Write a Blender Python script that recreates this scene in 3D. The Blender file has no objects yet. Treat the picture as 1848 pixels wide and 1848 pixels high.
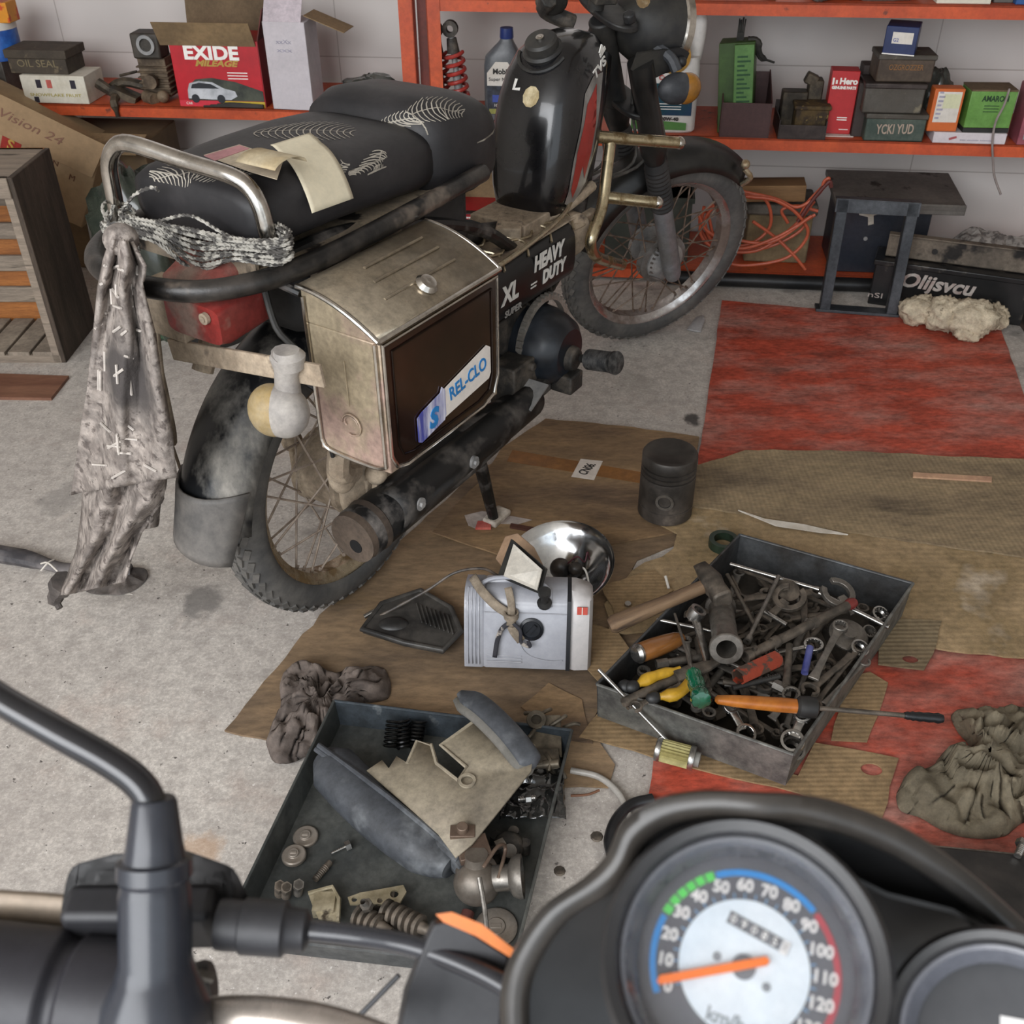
import bpy, bmesh, math, random
from math import sin, cos, pi, radians, sqrt
from mathutils import Vector as V, Matrix, noise, Euler
SC = bpy.context.scene
COL = SC.collection
random.seed(7)
# ---------------------------------------------------------------- camera
PITCH, ROLL, FPX, HC = radians(36.2), radians(-0.5), 1848.0, 1.30
fw = V((0, cos(PITCH), -sin(PITCH)))
_r = V((1, 0, 0)); _u = _r.cross(fw)
rt = cos(ROLL)*_r + sin(ROLL)*_u
up = -sin(ROLL)*_r + cos(ROLL)*_u
OC = V((0, 0, HC))
cd = bpy.data.cameras.new('camera'); cam = bpy.data.objects.new('camera', cd); COL.objects.link(cam)
cam.matrix_world = Matrix(((rt.x, up.x, -fw.x, OC.x), (rt.y, up.y, -fw.y, OC.y), (rt.z, up.z, -fw.z, OC.z), (0, 0, 0, 1)))
cd.sensor_width = 36; cd.lens = 36; cd.clip_start = 0.02
cd.dof.use_dof = True; cd.dof.focus_distance = 1.7; cd.dof.aperture_fstop = 13
SC.camera = cam
# ---------------------------------------------------------------- light
w = bpy.data.worlds.new('world'); SC.world = w; w.use_nodes = True
bg = w.node_tree.nodes['Background']; bg.inputs[0].default_value = (0.86, 0.93, 1.0, 1); bg.inputs[1].default_value = 1.0
def area(name, loc, target, sx, sy, power, col):
    l = bpy.data.lights.new(name, 'AREA'); l.shape = 'RECTANGLE'; l.size = sx; l.size_y = sy; l.energy = power; l.color = col
    o = bpy.data.objects.new(name, l); COL.objects.link(o); o.location = loc
    o.rotation_euler = (V(target)-V(loc)).to_track_quat('-Z', 'Y').to_euler(); return o
area('doorway_daylight', (-1.6, -1.5, 2.1), (0.1, 1.6, 0.2), 3.2, 1.8, 85, (0.97, 0.98, 1.0))
SC.view_settings.view_transform = 'Standard'; SC.view_settings.look = 'None'
SC.view_settings.gamma = 1; SC.view_settings.exposure = 0.78
# ---------------------------------------------------------------- placing helpers
def ray(x, y): return fw + rt*((x-924)/FPX) - up*((y-924)/FPX)
def F(x, y, z=0.0):
    d = ray(x, y); return OC + d*((z-HC)/d.z)
WY = radians(-7); WS = V((cos(WY), sin(WY), 0)); WN = V((-sin(WY), cos(WY), 0)); WB = V((.64, 2.95, 0))
def WL(x, y, d=0.0):
    D = ray(x, y); t = ((WB-OC).dot(WN)+d)/D.dot(WN); X = OC+D*t-WB; return X.dot(WS), X.z
def WP(s, d, z): return WB + WS*s + WN*d + V((0, 0, z))
# ---------------------------------------------------------------- materials
def srgb(h):
    h = h.lstrip('#'); o = []
    for i in (0, 2, 4):
        c = int(h[i:i+2], 16)/255; o.append(c/12.92 if c <= .04045 else ((c+.055)/1.055)**2.4)
    return (*o, 1)
MC = {}
def mat(name, c, c2=None, rough=.6, metal=0.0, scale=10, lo=.4, hi=.62, bump=0.0, bs=None, r2=None, stretch=None,
        c3=None, s3=40, t3=(.6, .66), det=6, spec=.5, coat=0, trans=0, ior=1.45, m2=None, alpha=1, wave=None, sheen=0, grain=.2, gs=70):
    if name.startswith(('dial', 'label', 'paper', 'print', 'gauge', 'odo', 'band', 'exide', 'hero', 'carton_', 'flat_', 'needle', 'pic_', 'castrol', 'can_', 'tick', 'reflector', 'shell', 'decal')): grain *= .35
    if name.startswith(('dried', 'dusty', 'black_dirty', 'engine', 'cardboard', 'rag', 'greasy', 'tool', 'tray', 'galv', 'exhaust', 'tail', 'hood', 'plate_s', 'crate', 'slat', 'guard_dusty', 'plastic_', 'red_board', 'iron', 'box_end', 'box_chrome', 'cotton', 'channel')): grain *= 1.6
    if name in MC: return MC[name]
    m = bpy.data.materials.new(name); m.use_nodes = True; nt = m.node_tree; N = nt.nodes; L = nt.links
    b = N['Principled BSDF']; b.inputs['Base Color'].default_value = srgb(c); b.inputs['Roughness'].default_value = rough
    b.inputs['Metallic'].default_value = metal; b.inputs['Specular IOR Level'].default_value = spec
    b.inputs['Coat Weight'].default_value = coat; b.inputs['Coat Roughness'].default_value = .08
    b.inputs['Transmission Weight'].default_value = trans; b.inputs['IOR'].default_value = ior; b.inputs['Alpha'].default_value = alpha
    tc = N.new('ShaderNodeTexCoord'); mp = N.new('ShaderNodeMapping'); L.new(tc.outputs['Object'], mp.inputs[0])
    if stretch: mp.inputs['Scale'].default_value = stretch
    def nz(sc, d=6, rg=.6):
        n = N.new('ShaderNodeTexNoise'); n.inputs['Scale'].default_value = sc; n.inputs['Detail'].default_value = d
        n.inputs['Roughness'].default_value = rg; L.new(mp.outputs[0], n.inputs['Vector']); return n
    def rmp(src, a, b_, ca, cb):
        r = N.new('ShaderNodeValToRGB'); r.color_ramp.elements[0].position = a; r.color_ramp.elements[1].position = b_
        r.color_ramp.elements[0].color = ca; r.color_ramp.elements[1].color = cb; L.new(src, r.inputs[0]); return r
    col = None
    if c2:
        n = nz(scale, det); r = rmp(n.outputs['Fac'], lo, hi, srgb(c), srgb(c2)); col = r.outputs[0]
        if r2 is not None:
            q = rmp(n.outputs['Fac'], lo, hi, (rough,)*3+(1,), (r2,)*3+(1,)); L.new(q.outputs[0], b.inputs['Roughness'])
        if m2 is not None:
            q = rmp(n.outputs['Fac'], lo, hi, (metal,)*3+(1,), (m2,)*3+(1,)); L.new(q.outputs[0], b.inputs['Metallic'])
    if c3:
        n3 = nz(s3, 4); r3 = rmp(n3.outputs['Fac'], t3[0], t3[1], (0, 0, 0, 1), (1, 1, 1, 1))
        mx = N.new('ShaderNodeMix'); mx.data_type = 'RGBA'; L.new(r3.outputs[0], mx.inputs['Factor'])
        if col: L.new(col, mx.inputs['A'])
        else: mx.inputs['A'].default_value = srgb(c)
        mx.inputs['B'].default_value = srgb(c3); col = mx.outputs['Result']
    hsrc = None
    if wave:   # (scale, direction, strength) fine ribs
        wv = N.new('ShaderNodeTexWave'); wv.bands_direction = wave[1]; wv.inputs['Scale'].default_value = wave[0]; wv.inputs['Distortion'].default_value = .6
        L.new(tc.outputs['Object'], wv.inputs['Vector'])
        if len(wave) > 3:
            mx = N.new('ShaderNodeMix'); mx.data_type = 'RGBA'; mx.blend_type = 'MULTIPLY'; mx.inputs['Factor'].default_value = wave[3]
            if col: L.new(col, mx.inputs['A'])
            else: mx.inputs['A'].default_value = srgb(c)
            L.new(wv.outputs['Color'], mx.inputs['B']); col = mx.outputs['Result']
        bw = N.new('ShaderNodeBump'); bw.inputs['Strength'].default_value = wave[2]; bw.inputs['Distance'].default_value = .002
        L.new(wv.outputs['Fac'], bw.inputs['Height']); hsrc = bw.outputs[0]; L.new(hsrc, b.inputs['Normal'])
    if bump:
        n = nz(bs or scale*6, 5); bp_ = N.new('ShaderNodeBump'); bp_.inputs['Strength'].default_value = bump; bp_.inputs['Distance'].default_value = .003
        L.new(n.outputs['Fac'], bp_.inputs['Height'])
        if hsrc: L.new(hsrc, bp_.inputs['Normal'])
        L.new(bp_.outputs[0], b.inputs['Normal'])
    if grain and not trans:
        gn = nz(gs, 8, .75); gr = rmp(gn.outputs['Fac'], .36, .62, (1-grain,)*3+(1,), (1.06, 1.05, 1.04, 1)); gn2 = nz(gs*.16, 5, .6); g2 = rmp(gn2.outputs['Fac'], .38, .6, (1-grain*.6,)*3+(1,), (1.03, 1.03, 1.03, 1))
        for s_ in (gr.outputs[0], g2.outputs[0]):
            mx = N.new('ShaderNodeMix'); mx.data_type = 'RGBA'; mx.blend_type = 'MULTIPLY'; mx.inputs['Factor'].default_value = 1
            if col: L.new(col, mx.inputs['A'])
            else: mx.inputs['A'].default_value = srgb(c)
            L.new(s_, mx.inputs['B']); col = mx.outputs['Result']
        if not r2:
            ad = N.new('ShaderNodeMath'); ad.operation = 'MULTIPLY_ADD'; ad.inputs[1].default_value = -.25*min(1, grain*2); ad.inputs[2].default_value = min(rough+.18*min(1, grain*2), 1); ad.use_clamp = True; L.new(gr.outputs[0], ad.inputs[0]); L.new(ad.outputs[0], b.inputs['Roughness'])
    if col: L.new(col, b.inputs['Base Color'])
    MC[name] = m; return m
# ---------------------------------------------------------------- mesh helpers
def frame(z, x=None):
    z = V(z).normalized(); x = V(x) if x is not None else (V((1, 0, 0)) if abs(z.x) < .9 else V((0, 1, 0)))
    x = (x-z*x.dot(z)).normalized(); y = z.cross(x); return x, y, z
def smooth_path(pts, n=5, closed=False):
    P = [V(p) for p in pts]; out = []; N_ = len(P); rng = N_ if closed else N_-1
    for i in range(rng):
        p0 = P[(i-1) % N_] if closed or i > 0 else P[0]*2-P[1]; p1 = P[i]; p2 = P[(i+1) % N_]; p3 = P[(i+2) % N_] if closed or i+2 < N_ else P[-1]*2-P[-2]
        for k in range(n):
            t = k/n; out.append(.5*((2*p1)+(p2-p0)*t+(2*p0-5*p1+4*p2-p3)*t*t+(3*p1-p0-3*p2+p3)*t**3))
    if not closed: out.append(P[-1])
    return out
class G:
    def __init__(s): s.b = bmesh.new()
    def face(s, vs):
        try: return s.b.faces.new(vs)
        except ValueError: return None
    def box(s, c, d, R=None):
        c = V(c); h = V(d)/2; vs = []
        for sx in (-1, 1):
            for sy in (-1, 1):
                for sz in (-1, 1):
                    p = V((sx*h.x, sy*h.y, sz*h.z)); vs.append(s.b.verts.new(c+(R @ p if R else p)))
        for f in ((0, 1, 3, 2), (4, 6, 7, 5), (0, 4, 5, 1), (2, 3, 7, 6), (0, 2, 6, 4), (1, 5, 7, 3)): s.face([vs[i] for i in f])
        return s
    def bx(s, x0, x1, y0, y1, z0, z1): return s.box(((x0+x1)/2, (y0+y1)/2, (z0+z1)/2), (x1-x0, y1-y0, z1-z0))
    def loft(s, rings, close=True, cap=True, loop=False):
        R = [[s.b.verts.new(V(p)) for p in r] for r in rings]; n = len(R[0])
        for i in range(len(R) if loop else len(R)-1):
            a, b_ = R[i], R[(i+1) % len(R)]
            for j in range(n if close else n-1): s.face([a[j], a[(j+1) % n], b_[(j+1) % n], b_[j]])
        if cap and not loop and close: s.face(R[0][::-1]); s.face(R[-1])
        return s
    def tube(s, pts, r, n=8, closed=False, sm=0, cap=True):
        P = smooth_path(pts, sm, closed) if sm else [V(p) for p in pts]; rings = []; x = None; m = len(P)
        for i, p in enumerate(P):
            if closed: t = P[(i+1) % m]-P[i-1]
            else: t = (P[min(i+1, m-1)]-P[max(i-1, 0)])
            X, Y, Z = frame(t, x); x = X
            rr = r(i/(m-1)) if callable(r) else (r[min(int(i/(m-1)*(len(r)-1)+.5), len(r)-1)] if isinstance(r, (list, tuple)) else r)
            rings.append([p+X*(rr*cos(2*pi*k/n))+Y*(rr*sin(2*pi*k/n)) for k in range(n)])
        return s.loft(rings, cap=cap, loop=closed)
    def cyl(s, a, b_, r, r2=None, n=20):
        r2 = r if r2 is None else r2; X, Y, Z = frame(V(b_)-V(a))
        return s.loft([[V(q)+X*(rr*cos(2*pi*k/n))+Y*(rr*sin(2*pi*k/n)) for k in range(n)] for q, rr in ((a, r), (b_, r2))])
    def lathe(s, prof, o=(0, 0, 0), ax=(0, 0, 1), n=32, cap=True, loop=False, sx=None):
        X, Y, Z = frame(ax, sx); o = V(o)
        return s.loft([[o+Z*z+X*(r*cos(2*pi*k/n))+Y*(r*sin(2*pi*k/n)) for k in range(n)] for r, z in prof], cap=cap, loop=loop)
    def prism(s, poly, a, b_, M=None):
        M = M or Matrix.Identity(4)
        A = [s.b.verts.new(M @ V((p[0], p[1], a))) for p in poly]; B = [s.b.verts.new(M @ V((p[0], p[1], b_))) for p in poly]; n = len(poly)
        s.face(A[::-1]); s.face(B)
        for i in range(n): s.face([A[i], A[(i+1) % n], B[(i+1) % n], B[i]])
        return s
    def sph(s, c, r, n=14):
        r = V(r) if hasattr(r, '__len__') else V((r, r, r)); c = V(c); rings = []
        for i in range(1, n):
            a = pi*i/n; rings.append([c+V((r.x*sin(a)*cos(2*pi*k/(n*2)), r.y*sin(a)*sin(2*pi*k/(n*2)), r.z*cos(a))) for k in range(n*2)])
        return s.loft(rings)
    def grid(s, fn, nu, nv, closeu=False):
        R = [[s.b.verts.new(V(fn(i/nu, j/nv))) for j in range(nv+1)] for i in range(nu+1)]
        for i in range(nu):
            for j in range(nv): s.face([R[i][j], R[i+1][j], R[i+1][j+1], R[i][j+1]])
        return s
    def add(s, M):
        s.b.transform(M); return s
    def done(s, name, m, parent=None, ang=35, bev=0, solid=0, sub=0, off=0, M=None, seg=2):
        if M: s.b.transform(M)
        bmesh.ops.recalc_face_normals(s.b, faces=s.b.faces)
        for f in s.b.faces: f.smooth = True
        if not sub:
            for e in s.b.edges:
                if len(e.link_faces) == 2 and e.calc_face_angle(0) > radians(ang): e.smooth = False
        me = bpy.data.meshes.new(name); s.b.to_mesh(me); s.b.free(); me.materials.append(m)
        o = bpy.data.objects.new(name, me); COL.objects.link(o)
        if parent: o.parent = parent
        if solid: md = o.modifiers.new('thick', 'SOLIDIFY'); md.thickness = solid; md.offset = off
        if bev: md = o.modifiers.new('edge', 'BEVEL'); md.width = bev; md.segments = seg; md.limit_method = 'ANGLE'; md.angle_limit = radians(40)
        if sub: md = o.modifiers.new('soft', 'SUBSURF'); md.levels = md.render_levels = sub
        return o
def tag(o, label, cat, group=None, kind=None):
    o['label'] = label; o['category'] = cat
    if group: o['group'] = group
    if kind: o['kind'] = kind
    return o
def struct(o): o['kind'] = 'structure'; return o
def thing(name, label, cat, loc=(0, 0, 0), rz=0, group=None, M=None):
    o = bpy.data.objects.new(name, None); COL.objects.link(o); o.empty_display_size = .05
    if M: o.matrix_world = M
    else: o.location = loc; o.rotation_euler = (0, 0, rz)
    return tag(o, label, cat, group)
def text(s, size, m, parent, M, width=None, name='lettering', depth=.0006, shear=0, bold=0):
    cu = bpy.data.curves.new(name, 'FONT'); cu.body = s; cu.size = size; cu.extrude = depth; cu.align_x = 'CENTER'; cu.align_y = 'CENTER'; cu.shear = shear; cu.offset = bold; cu.resolution_u = 3
    t = bpy.data.objects.new('tmp', cu); COL.objects.link(t); bpy.context.view_layer.update()
    me = bpy.data.meshes.new_from_object(t); bpy.data.objects.remove(t); me.name = name
    if width:
        xs = [v.co.x for v in me.vertices]; k = width/max(max(xs)-min(xs), 1e-6)
        for v in me.vertices: v.co.x *= k
    me.materials.clear(); me.materials.append(m); me.transform(M)
    o = bpy.data.objects.new(name, me); COL.objects.link(o)
    if parent: o.parent = parent
    return o
RX = Matrix.Rotation(pi/2, 4, 'X')   # text or plate standing up, facing -y
def T(x, y, z): return Matrix.Translation((x, y, z))
def poly_sheet(outer, holes, z0, z1, name, m, parent=None, jit=0, step=.03, seed=1, wav=0):
    """flat sheet with holes; outlines are lists of (x, y)"""
    cu = bpy.data.curves.new(name, 'CURVE'); cu.dimensions = '2D'; cu.fill_mode = 'BOTH'
    rnd = random.Random(seed)
    for k, pl in enumerate([outer]+holes):
        pts = []
        for i, p in enumerate(pl):
            q = pl[(i+1) % len(pl)]; d = math.hypot(q[0]-p[0], q[1]-p[1]); n = max(1, int(d/step)) if (jit and k == 0) else 1
            for j in range(n):
                t = j/n; jj = jit if j else 0
                pts.append((p[0]+(q[0]-p[0])*t+rnd.uniform(-jj, jj), p[1]+(q[1]-p[1])*t+rnd.uniform(-jj, jj)))
        sp = cu.splines.new('POLY'); sp.points.add(len(pts)-1)
        for i, p in enumerate(pts): sp.points[i].co = (p[0], p[1], 0, 1)
        sp.use_cyclic_u = True
    cu.extrude = (z1-z0)/2
    t = bpy.data.objects.new('tmp', cu); COL.objects.link(t); bpy.context.view_layer.update()
    me = bpy.data.meshes.new_from_object(t); bpy.data.objects.remove(t); me.name = name
    me.transform(T(0, 0, (z0+z1)/2)); me.materials.clear(); me.materials.append(m)
    for p in me.polygons: p.use_smooth = False
    o = bpy.data.objects.new(name, me); COL.objects.link(o)
    if parent: o.parent = parent
    return o
def fsheet(px, z0, th, name, m, label, cat, holes=(), jit=.002, seed=1, step=.03):
    """sheet lying on the floor, outline given by its corners; origin at its middle"""
    P = [F(x, y, z0+th) for x, y in px]; c = sum(P, V())/len(P)
    hs = [[((F(hx, hy, z0+th)-c).x+r*cos(a*pi/10), (F(hx, hy, z0+th)-c).y+r*ry*sin(a*pi/10)) for a in range(20)] for hx, hy, r, ry in holes]
    o = poly_sheet([((p-c).x, (p-c).y) for p in P], hs, 0, th, name, m, None, jit, step, seed)
    o.location = (c.x, c.y, z0); return tag(o, label, cat)
def ring(c, a, b_, n=28, e=2.6, M3=None, ex='xy'):
    out = []
    for k in range(n):
        t = 2*pi*k/n; cc, ss = cos(t), sin(t); x = a*abs(cc)**(2/e)*(1 if cc >= 0 else -1); y = b_*abs(ss)**(2/e)*(1 if ss >= 0 else -1)
        p = V((x, y, 0)) if ex == 'xy' else (V((0, x, y)) if ex == 'yz' else V((x, 0, y)))
        out.append(V(c)+(M3 @ p if M3 else p))
    return out
def rag_mesh(outline, h, seed, folds=6, amp=.012, z0=0.0, rings=16, per=90, flat=.0, twist=0):
    """crumpled cloth: outline is a list of (x, y); heaped to height h, folded all over"""
    P = smooth_path([(x, y, 0) for x, y in outline], 8, True); n = len(P); c = sum(P, V())/n
    idx = [P[int(i*n/per) % n] for i in range(per)]
    g = G(); rr = []
    for k in range(rings+1):
        t = k/rings; ring = []
        for i, p in enumerate(idx):
            q = c+(p-c)*max(t, .02)
            s3 = V((q.x*14+seed*3.1, q.y*14, seed*1.7)); w_ = noise.noise(s3); w2 = noise.noise(s3*2.3+V((5, 2, 1)))
            ridge = (1-abs(noise.noise(V((q.x*folds+w_*1.5+seed, q.y*folds*.6+w2, seed)))*2.6))
            ridge2 = (1-abs(noise.noise(V((q.x*folds*2.2+w2, q.y*folds*2+w_+3, seed+9)))*2.6))
            prof = (1-t**3.0)
            z = z0+h*prof*(.55+.45*noise.noise(V((q.x*7, q.y*7, seed+4)))*1.6)+amp*(ridge*1.0+ridge2*.5)*(1-t**6)+(.004 if t < 1 else .001)
            o2 = V((w_, w2, 0))*.014*(t if t < 1 else .4)
            ring.append(V((q.x, q.y, max(z, z0+.0015)))+o2)
        rr.append(ring)
    g.loft(rr[::-1], cap=False)
    return g
# ================================================================ the room
M_conc = bpy.data.materials.new('concrete'); M_conc.use_nodes = True
def build_concrete(m):
    nt = m.node_tree; N = nt.nodes; L = nt.links; b = N['Principled BSDF']; b.inputs['Roughness'].default_value = .75
    tc = N.new('ShaderNodeTexCoord')
    def nz(sc, d=8, rg=.6, off=0):
        n = N.new('ShaderNodeTexNoise'); n.inputs['Scale'].default_value = sc; n.inputs['Detail'].default_value = d; n.inputs['Roughness'].default_value = rg
        mp = N.new('ShaderNodeMapping'); mp.inputs['Location'].default_value = (off, off*.7, 0); L.new(tc.outputs['Object'], mp.inputs[0]); L.new(mp.outputs[0], n.inputs['Vector']); return n.outputs['Fac']
    def rmp(src, a, c, ca, cb):
        r = N.new('ShaderNodeValToRGB'); e = r.color_ramp.elements; e[0].position = a; e[1].position = c; e[0].color = ca; e[1].color = cb; L.new(src, r.inputs[0]); return r.outputs[0]
    def mix(fac, a, c):
        x = N.new('ShaderNodeMix'); x.data_type = 'RGBA'; L.new(fac, x.inputs['Factor']); L.new(a, x.inputs['A'])
        if isinstance(c, tuple): x.inputs['B'].default_value = c
        else: L.new(c, x.inputs['B'])
        return x.outputs['Result']
    W1, K1 = (1, 1, 1, 1), (0, 0, 0, 1)
    base = rmp(nz(2.2, 6), .35, .65, srgb('#b3aba3'), srgb('#d3ccc3'))
    base = mix(rmp(nz(34, 5, .7, 3), .42, .62, K1, (.55,)*3+(1,)), base, srgb('#8f8882'))
    base = mix(rmp(nz(5, 7, .65, 9), .56, .72, K1, (.5,)*3+(1,)), base, srgb('#b59f92'))
    base = mix(rmp(nz(3.4, 5, .6, 17), .64, .70, K1, (.75,)*3+(1,)), base, srgb('#6e6a66'))
    base = mix(rmp(nz(75, 3, .6, 21), .67, .70, K1, W1), base, srgb('#47423f'))
    base = mix(rmp(nz(150, 6, .8, 41), .44, .60, (.5,)*3+(1,), K1), base, srgb('#87807a'))
    base = mix(rmp(nz(9, 6, .7, 51), .60, .75, K1, (.6,)*3+(1,)), base, srgb('#8d857e'))
    base = mix(rmp(nz(120, 3, .7, 31), .30, .36, (.7,)*3+(1,), K1), base, srgb('#ddd8d2'))
    for sx, sy, r_, cl, st_ in ((365, 1087, .055, '#6f6b67', .8), (110, 900, .07, '#85807b', .6), (1150, 690, .06, '#8d8780', .4), (350, 1545, .05, '#b08d6c', .55), (1250, 757, .028, '#2e2b29', .9), (1085, 1290, .05, '#5b544e', .6), (640, 1350, .05, '#8a8178', .6)):
        p = F(sx, sy); mp = N.new('ShaderNodeMapping'); mp.inputs['Location'].default_value = (-p.x, -p.y*.7, 0); mp.inputs['Scale'].default_value = (1, .7, 1); L.new(tc.outputs['Object'], mp.inputs[0])
        vl = N.new('ShaderNodeVectorMath'); vl.operation = 'LENGTH'; L.new(mp.outputs[0], vl.inputs[0]); ad = N.new('ShaderNodeMath'); ad.operation = 'MULTIPLY_ADD'; ad.inputs[1].default_value = r_*1.6; L.new(nz(22, 5, .6, sx*.01), ad.inputs[0]); L.new(vl.outputs['Value'], ad.inputs[2])
        base = mix(rmp(ad.outputs[0], r_*1.25, r_*1.6, (st_,)*3+(1,), K1), base, srgb(cl))
    L.new(base, b.inputs['Base Color'])
    bp_ = N.new('ShaderNodeBump'); bp_.inputs['Strength'].default_value = .35; bp_.inputs['Distance'].default_value = .003
    L.new(nz(60, 8, .7, 2), bp_.inputs['Height']); L.new(bp_.outputs[0], b.inputs['Normal'])
build_concrete(M_conc)
g = G(); g.bx(-3.6, 3.4, -2.6, 4.6, -.1, 0); struct(g.done('floor', M_conc))
M_wall = bpy.data.materials.new('white_wall_tile'); M_wall.use_nodes = True
nt = M_wall.node_tree; b = nt.nodes['Principled BSDF']; b.inputs['Roughness'].default_value = .28
tc = nt.nodes.new('ShaderNodeTexCoord'); mp = nt.nodes.new('ShaderNodeMapping'); mp.inputs['Rotation'].default_value = (pi/2, 0, 0); mp.inputs['Location'].default_value = (.32, .26, 0)
br = nt.nodes.new('ShaderNodeTexBrick'); br.offset = 0; br.inputs['Scale'].default_value = 1; br.inputs['Brick Width'].default_value = .9; br.inputs['Row Height'].default_value = .3
br.inputs['Mortar Size'].default_value = .0018; br.inputs['Color1'].default_value = srgb('#d9d3ce'); br.inputs['Color2'].default_value = srgb('#d4cec9'); br.inputs['Mortar'].default_value = srgb('#b3aca6')
ns = nt.nodes.new('ShaderNodeTexNoise'); ns.inputs['Scale'].default_value = 3; mx = nt.nodes.new('ShaderNodeMix'); mx.data_type = 'RGBA'; mx.blend_type = 'MULTIPLY'; mx.inputs['Factor'].default_value = .35
nt.links.new(tc.outputs['Object'], mp.inputs[0]); nt.links.new(mp.outputs[0], br.inputs['Vector']); nt.links.new(tc.outputs['Object'], ns.inputs['Vector'])
nt.links.new(br.outputs['Color'], mx.inputs['A']); nt.links.new(ns.outputs['Fac'], mx.inputs['B']); nt.links.new(mx.outputs['Result'], b.inputs['Base Color'])
def wallbox(name, s0, s1, d0, d1, z0, z1, m):
    g = G(); g.bx(s0, s1, d0, d1, z0, z1); o = g.done(name, m); o.location = WB; o.rotation_euler = (0, 0, WY); return struct(o)
WD = .34   # wall surface behind the front plane of the racks
wallbox('wall_back', -4.2, 2.9, WD, WD+.15, 0, 3.0, M_wall)
wallbox('ceiling', -4.2, 2.9, -5.0, WD+.15, 3.0, 3.1, mat('ceiling_plaster', '#c9c4bc', rough=.9))
wallbox('wall_left', -4.2, -4.05, -4.6, WD, 0, 3.0, mat('side_wall', '#cfc8c0', '#bfb8b0', rough=.6, scale=3))
wallbox('wall_right', 2.75, 2.9, -4.6, WD, 0, 3.0, mat('side_wall', '#cfc8c0'))
# ---------------------------------------------------------------- floor sheets
M_red = mat('red_board_paint', '#b64e3a', '#b38b80', rough=.55, scale=3.4, lo=.44, hi=.74, stretch=(1, 2.2, 1), c3='#7d463a', s3=5, t3=(.56, .74), bump=.15, bs=40, gs=50, grain=.3)
c = (V((.63, 2.825, 0))+V((.94, .72, 0)))/2
o = poly_sheet([(p[0]-c.x, p[1]-c.y) for p in ((.63, 2.825), (1.384, 2.644), (.94, .73), (.17, .86))], [], 0, .005, 'red_board', M_red, None, .0015, .05, 3)
o.location = (c.x, c.y, .001); tag(o, 'large scuffed red sheet on the floor under the cardboard and tool tray', 'board')
M_card = mat('cardboard', '#9c8364', '#7f6951', rough=.85, scale=4, lo=.35, hi=.7, stretch=(1, 2.2, 1), c3='#3f342a', s3=3.2, t3=(.62, .8), bump=.1, bs=60, wave=(26, 'Y', .25, .06))
M_card2 = mat('cardboard_oily', '#a08566', '#665646', rough=.7, scale=2.6, lo=.38, hi=.62, stretch=(.5, 1.6, 1), c3='#957a55', s3=6, t3=(.58, .75), bump=.1, bs=60, wave=(10, 'Y', .1, .06))
M_card3 = mat('cardboard_tracked', '#9c8869', '#756550', rough=.85, scale=5, lo=.35, hi=.65, stretch=(.7, 2, 1), c3='#463c30', s3=4, t3=(.58, .72), bump=.1, wave=(30, 'X', .3, .09))
M_card4 = mat('cardboard_clean', '#a38864', '#8b7353', rough=.85, scale=6, wave=(34, 'Y', .22, .08))
fsheet([(405, 1318), (530, 1165), (640, 1040), (740, 960), (860, 850), (960, 800), (1240, 800), (1225, 980), (1150, 1010), (1120, 1080), (1190, 1180), (1100, 1240), (1065, 1310), (1110, 1380), (1098, 1420), (1000, 1420), (700, 1372), (500, 1338)],
       .001, .004, 'cardboard_sheet', M_card2, 'oil darkened brown cardboard sheet spread beneath the moped and headlamp', 'cardboard', jit=.003)
fsheet([(872, 860), (905, 808), (985, 755), (1120, 768), (1262, 788), (1245, 860), (1215, 960), (1080, 985), (900, 1000), (780, 960)], .006, .004, 'cardboard_sheet', mat('cardboard_taped', '#9c7f5c', '#6b5642', rough=.8, scale=3.5, lo=.35, hi=.62, stretch=(.6, 2, 1), c3='#3b3028', s3=4, t3=(.6, .75), bump=.1),
       'brown cardboard sheet with a white printed label, beside the dark piston', 'cardboard', jit=.002, seed=2)
t_ = fsheet([(925, 812), (1262, 870), (1255, 888), (915, 832)], .0102, .0006, 'packing_tape', mat('tape', '#8d6238', '#7b5634', rough=.25, scale=14), 'brown shiny strip of packing tape stuck on the cardboard by the label', 'tape', jit=0)
t_ = fsheet([(1048, 828), (1088, 832), (1072, 866), (1031, 860)], .0108, .0006, 'paper_label', mat('label_white', '#cfc6bc', '#bdb3a8', rough=.6, scale=30), 'small white paper label printed CN06 on brown cardboard', 'label', jit=0)
pA, pB = F(1046, 861, .012), F(1074, 832, .012)
text('CN06.', .03, mat('ink', '#1c1a19', rough=.6), t_, Matrix.Translation(F(1060, 846, .0116)-t_.location) @ Matrix.Rotation(math.atan2((pB-pA).y, (pB-pA).x), 4, 'Z'), width=.05, depth=.0003, name='lettering', bold=.0006)
fsheet([(1180, 905), (1345, 905), (1560, 935), (1700, 955), (1848, 970), (2050, 980), (2030, 1200), (1848, 1186), (1684, 1168), (1640, 1140), (1100, 1140), (1090, 1090), (1140, 1030), (1215, 990), (1222, 962), (1190, 945)],
       .0105, .004, "cardboard_sheet", mat('cardboard_worn', '#a78f6d', '#84704f', rough=.85, scale=5, lo=.4, hi=.66, c3='#b0a08a', s3=5, t3=(.60, .7), bump=.3, wave=(22, 'Y', .15, .04)),
       'torn pale brown cardboard under the back of the tool tray, worn patch at right', 'cardboard', jit=.004, seed=4)
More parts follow.
